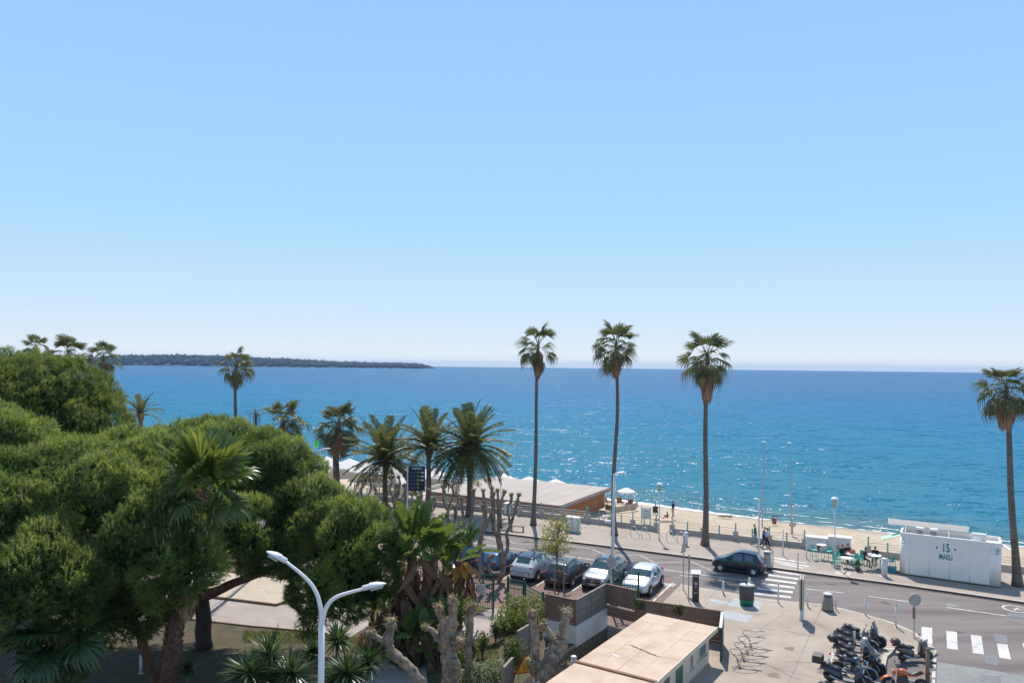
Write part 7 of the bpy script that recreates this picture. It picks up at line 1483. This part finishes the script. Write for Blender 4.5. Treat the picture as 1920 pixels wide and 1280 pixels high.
# ------------------------------------------------------------------ people
M['skin'] = mat('skin', (.45, .27, .19), .6); M['hair_dark'] = mat('dark_hair', (.03, .022, .018), .7); M['hair_grey'] = mat('grey_hair', (.35, .32, .28), .8)
def person(label, loc, rz, pose, top, legs, hair='hair_dark', shoes='dark_metal', ht=1.72, sleeves=True, extra=None):
    """pose: joints of a 1.72 m figure, x forward, y left"""
    s = ht / 1.72; J = {k: Vector(v) for k, v in POSE[pose].items()}
    root = thing('person', label, 'person', tuple(loc), rz)
    chain = [('pelvis', 'belly', .135, .125), ('belly', 'chest', .125, .15), ('chest', 'neckb', .15, .075), ('neckb', 'neck', .062, .055), ('chest', 'shL', .13, .075), ('chest', 'shR', .13, .075), ('shL', 'elL', .06, .047), ('shR', 'elR', .06, .047), ('elL', 'wrL', .046, .032), ('elR', 'wrR', .046, .032), ('pelvis', 'hiL', .13, .1), ('pelvis', 'hiR', .13, .1), ('hiL', 'knL', .09, .062), ('hiR', 'knR', .09, .062), ('knL', 'anL', .06, .042), ('knR', 'anR', .06, .042)]
    names = list(J); idx = {}; vs = []; rad = {}
    for a, b, ra, rb in chain:
        for nme, rr_ in ((a, ra), (b, rb)):
            if nme not in idx: idx[nme] = len(vs); vs.append(J[nme] * s); rad[nme] = rr_ * s
    for nme, r_ in (('shL', .075), ('shR', .075), ('hiL', .095), ('hiR', .095)): rad[nme] = r_ * s
    me = bpy.data.meshes.new('body'); me.from_pydata(vs, [(idx[a], idx[b]) for a, b, _, _ in chain], []); o = bpy.data.objects.new('tmp', me); COL.objects.link(o)
    md = o.modifiers.new('k', 'SKIN'); sv = me.skin_vertices[0].data
    for nme, i in idx.items(): sv[i].radius = (rad[nme], rad[nme]); sv[i].use_root = (nme == 'pelvis')
    sb = o.modifiers.new('s', 'SUBSURF'); sb.levels = 1; sb.render_levels = 1
    dg = bpy.context.evaluated_depsgraph_get(); ev = o.evaluated_get(dg).to_mesh(); mb = MB(); mb.v = [tuple(v.co) for v in ev.vertices]; mb.f = [tuple(p.vertices) for p in ev.polygons]; o.evaluated_get(dg).to_mesh_clear(); bpy.data.objects.remove(o)
    segs = [(J[a] * s, J[b] * s, (2 if a[:2] in ('hi', 'kn') or b[:2] == 'hi' else (0 if a == 'neckb' or (a[:2] == 'el' and not sleeves) else 1))) for a, b, _, _ in chain]
    mb.m = []
    for f in mb.f:
        c = sum((Vector(mb.v[i]) for i in f), Vector()) / len(f); best = (9, 1)
        for a, b, k in segs:
            t = max(0, min(1, (c - a).dot(b - a) / max(1e-6, (b - a).length_squared))); d = (c - a.lerp(b, t)).length
            if d < best[0]: best = (d, k)
        mb.m.append(best[1])
    hd = J['head'] * s; mb.ball(hd, (.092 * s, .075 * s, .118 * s), 12, 9, 0); mb.ball(hd + Vector((.092, 0, -.012)) * s, (.02 * s, .013 * s, .024 * s), 6, 5, 0)
    for q in (-1, 1): mb.ball(hd + Vector((0, q * .077, -.01)) * s, (.018 * s, .01 * s, .03 * s), 6, 5, 0)
    mb.add([hd + Vector((.088, -.025, -.06)) * s, hd + Vector((.088, .025, -.06)) * s, hd + Vector((.084, .022, -.07)) * s, hd + Vector((.084, -.022, -.07)) * s], [(0, 1, 2, 3)], 3)
    for q in (-1, 1): mb.ball(hd + Vector((.08, q * .03, .012)) * s, .011 * s, 5, 4, 3)
    for sd in 'LR':
        w_, e_ = J['wr' + sd] * s, J['el' + sd] * s; d = (w_ - e_).normalized(); q = 1 if sd == 'L' else -1; sidev = d.cross(Vector((0, 0, 1)) if abs(d.z) < .9 else Vector((1, 0, 0))).normalized(); nv = sidev.cross(d)
        mb.ball(w_ + d * .05 * s, (.04 * s, .035 * s, .045 * s), 7, 5, 0)
        for k, (off, ln) in enumerate(((-.03, .07), (-.01, .085), (.01, .08), (.03, .06))): a = w_ + d * .08 * s + sidev * off * s; mb.tube([a, a + d * ln * .55 * s, a + d * ln * .9 * s + nv * .02 * s], [.009 * s, .0085 * s, .007 * s], 5, 0)
        a = w_ + d * .035 * s + sidev * .035 * s; mb.tube([a, a + (sidev * .03 + d * .025) * s, a + (sidev * .035 + d * .055) * s], [.011 * s, .01 * s, .008 * s], 5, 0)
    body = mb.build('body', ['skin', top, legs, 'hair_dark'], root, True)
    for sd in 'LR':
        a, t = J['an' + sd] * s, J['to' + sd] * s; d = (t - a); d.normalize(); e = MB(); m_ = (a + t) / 2; rz_ = math.atan2(d.y, d.x); R3 = Vector((1, 0, 0)).rotation_difference(d).to_matrix()
        rings = [[a + R3 @ Vector((x, y * s, z * s)) for y, z in ((-.04, -.05), (.04, -.05), (.045, -.01), (.03, h_), (-.03, h_), (-.045, -.01))] for x, h_ in ((-.06 * s, .03), (.02 * s, .05), (.1 * s, .01), (.19 * s, -.02))]; e.loft(rings); e.build('shoe', shoes, root)
    h = MB(); h.ball(hd + Vector((-.018, 0, .03)) * s, (.098 * s, .085 * s, .105 * s), 12, 8); h.v = [v for v in h.v]; h.build('hair', hair, root, True)
    return root
def base_pose(**k):
    p = dict(pelvis=(0, 0, .93), belly=(.01, 0, 1.08), chest=(0, 0, 1.3), neckb=(-.01, 0, 1.43), neck=(.0, 0, 1.5), head=(.02, 0, 1.6), shL=(0, .19, 1.38), shR=(0, -.19, 1.38), elL=(-.03, .24, 1.1), elR=(-.03, -.24, 1.1), wrL=(.05, .24, .86), wrR=(.05, -.24, .86), hiL=(0, .1, .88), hiR=(0, -.1, .88), knL=(.03, .1, .48), knR=(.03, -.1, .48), anL=(0, .1, .08), anR=(0, -.1, .08), toL=(.17, .12, .03), toR=(.17, -.12, .03)); p.update(k); return p
POSE = {'walk': base_pose(knL=(.18, .1, .5), anL=(.22, .1, .1), toL=(.38, .11, .07), knR=(-.06, -.1, .48), anR=(-.32, -.1, .14), toR=(-.18, -.1, .05), elL=(-.12, .25, 1.12), wrL=(-.14, .24, .88), elR=(.08, -.24, 1.12), wrR=(.24, -.22, .95), chest=(.04, 0, 1.3), head=(.08, 0, 1.6), neck=(.05, 0, 1.5), neckb=(.03, 0, 1.43)),
        'stand': base_pose(head=(.09, 0, 1.58), elR=(.05, -.22, 1.12), wrR=(.25, -.1, 1.1)),
        'sit': base_pose(pelvis=(0, 0, .55), belly=(0, 0, .7), chest=(.03, 0, .92), neckb=(.04, 0, 1.05), neck=(.06, 0, 1.12), head=(.09, 0, 1.22), shL=(.03, .19, 1.0), shR=(.03, -.19, 1.0), elL=(.1, .24, .76), elR=(.1, -.24, .76), wrL=(.34, .16, .8), wrR=(.34, -.16, .8), hiL=(.02, .1, .53), hiR=(.02, -.1, .53), knL=(.44, .13, .52), knR=(.44, -.13, .52), anL=(.42, .13, .09), anR=(.46, -.13, .09), toL=(.6, .14, .04), toR=(.64, -.14, .04)),
        'high': base_pose(pelvis=(0, 0, .83), belly=(.02, 0, .98), chest=(.08, 0, 1.2), neckb=(.1, 0, 1.33), neck=(.13, 0, 1.4), head=(.17, 0, 1.49), shL=(.08, .19, 1.28), shR=(.08, -.19, 1.28), elL=(.16, .24, 1.04), elR=(.16, -.24, 1.04), wrL=(.42, .14, 1.08), wrR=(.42, -.14, 1.08), hiL=(.02, .1, .81), hiR=(.02, -.1, .81), knL=(.4, .13, .7), knR=(.4, -.13, .66), anL=(.36, .13, .3), anR=(.42, -.13, .22), toL=(.52, .14, .26), toR=(.58, -.14, .17)),
        'chin': base_pose(pelvis=(0, 0, .83), belly=(.03, 0, .98), chest=(.12, 0, 1.18), neckb=(.16, 0, 1.31), neck=(.19, 0, 1.37), head=(.24, 0, 1.46), shL=(.12, .19, 1.26), shR=(.12, -.19, 1.26), elL=(.3, .2, 1.07), elR=(.28, -.2, 1.07), wrL=(.3, .08, 1.3), wrR=(.44, -.1, 1.08), hiL=(.02, .1, .81), hiR=(.02, -.1, .81), knL=(.4, .13, .7), knR=(.4, -.13, .66), anL=(.36, .13, .3), anR=(.42, -.13, .22), toL=(.52, .14, .26), toR=(.58, -.14, .17)),
        'ground': base_pose(pelvis=(0, 0, .14), belly=(-.02, 0, .3), chest=(.03, 0, .52), neckb=(.05, 0, .65), neck=(.07, 0, .72), head=(.1, 0, .82), shL=(.03, .19, .6), shR=(.03, -.19, .6), elL=(.14, .25, .38), elR=(.14, -.25, .38), wrL=(.34, .18, .42), wrR=(.34, -.18, .42), hiL=(.02, .1, .13), hiR=(.02, -.1, .13), knL=(.4, .16, .42), knR=(.4, -.16, .42), anL=(.5, .13, .08), anR=(.5, -.13, .08), toL=(.66, .14, .04), toR=(.66, -.14, .04))}
cl = lambda nm, c, c2=None: mat(nm, c, .85, c2 or tuple(x * 1.25 for x in c), 6)
green_j, jeans_l, grey_blue, jeans_d, lightblue, blackc, darkgrey, rust, pinkt, tealc = cl('green_jacket', (.01, .16, .11)), cl('pale_jeans', (.2, .25, .32)), cl('slate_shirt', (.12, .15, .22)), cl('dark_jeans', (.018, .022, .038)), cl('light_blue_shirt', (.33, .40, .56)), cl('black_cloth', (.014, .014, .016)), cl('charcoal_cloth', (.035, .03, .03)), cl('rust_cloth', (.3, .09, .045)), cl('pink_trousers', (.5, .33, .33)), cl('teal_cloth', (.03, .2, .22))
wa_ = math.atan2(U.y, U.x)
person('person in a green jacket and pale jeans walking along the sea wall', G(1416, 1021.5, .13), wa_ + math.pi, 'walk', green_j, jeans_l, 'hair_grey')
person('person in a light blue shirt and dark trousers walking, nearer of the pair', G(1437, 1029.5, .13), wa_, 'walk', lightblue, jeans_d, sleeves=False)
person('person in a slate blue shirt walking, farther of the pair', G(1432, 1026.5, .13), wa_, 'walk', grey_blue, jeans_d, 'hair_grey')
person('person in black seated at the back café table', T3 + Vector((-.5, .5, -.02)), -.8, 'sit', blackc, darkgrey, mat('red_hair', (.3, .06, .03), .7))
person('person seated behind the red bag at the back café table', T3 + Vector((.1, .85, -.02)), -1.6, 'sit', darkgrey, blackc)
person('man in dark brown seated on a stool at the high table', T4 + Vector((-.75, -.02, -.02)), .1, 'high', darkgrey, blackc, mat('shaved_hair', (.16, .09, .065), .7), sleeves=False)
person('person in black leaning chin on hand at the high table, nearest the kiosk', T4 + Vector((.45, .55, -.02)), 3.9, 'chin', blackc, darkgrey)
person('person in rust red sitting on the sand near the water', G(1451, 983, -1.5), 1.1, 'ground', rust, rust)
person('standing person in a black jacket and pink trousers on the beach', G(1262, 969, -1.15), 2.4, 'stand', blackc, pinkt)
person('child in black sitting on the sand beside the standing person', G(1252, 972, -1.1), 2.8, 'ground', blackc, pinkt, ht=1.35)
person('person in dark clothes sitting in a low beach chair by the lantern', G(1229, 967, -1.0), 1.2, 'sit', jeans_d, jeans_d)
person('person in black standing in the shade behind the left gate leaf', tuple(P(882, 1145, 44.2)[:2]) + (.04,), 4.5, 'stand', blackc, jeans_d)
ch = thing('beach_chair', 'low dark folding chair under the person on the beach', 'chair', tuple(G(1229, 967, -1.0)), 1.2); e = MB(); e.box((.05, 0, .4), (.5, .5, .05)); e.build('seat', 'black_plastic', ch); e = MB(); e.box((-.24, 0, .72), (.05, .5, .65), rot=Matrix.Rotation(-.2, 3, 'Y')); e.build('backrest', 'black_plastic', ch)
for sx in (-.2, .25):
    for sy in (-.22, .22): e = MB(); e.cyl((sx, sy, 0), (sx, sy, .4), .015, n=5); e.build('leg', 'grey_metal', ch)
tw = G(1249, 974, -1.05); e = MB()
for k in range(6): e.add([(-.7 + k * .24, -.35, .03 * math.sin(k * 2)), (-.46 + k * .24, -.35, .03 * math.sin(k * 2 + 2)), (-.46 + k * .24, .35, .03 * math.sin(k * 2 + 2.3)), (-.7 + k * .24, .35, .03 * math.sin(k * 2 + .3))], [(0, 1, 2, 3)])
o = e.build('beach_towel', cl('pink_towel', (.5, .3, .3)), None, loc=tuple(tw + Vector((0, 0, .06)))); tag(o, 'pink beach towel spread under the sitting child', 'towel')

# ------------------------------------------------------------------ the air
HAZE = True
if HAZE:
    m = bpy.data.materials.new('haze_air'); m.use_nodes = True; t = m.node_tree; t.nodes.remove(t.nodes['Principled BSDF'])
    pv = t.nodes.new('ShaderNodeVolumePrincipled'); pv.inputs['Density'].default_value = 5.5e-5; pv.inputs['Color'].default_value = (.36, .64, 1.0, 1); pv.inputs['Anisotropy'].default_value = 0.0
    t.links.new(pv.outputs[0], t.nodes['Material Output'].inputs['Volume'])
    mb = MB(); mb.box((0, 7000, 36), (41000, 14600, 96)); o = mb.build('haze', m); tag(o, 'thin pale sea haze', kind='stuff')
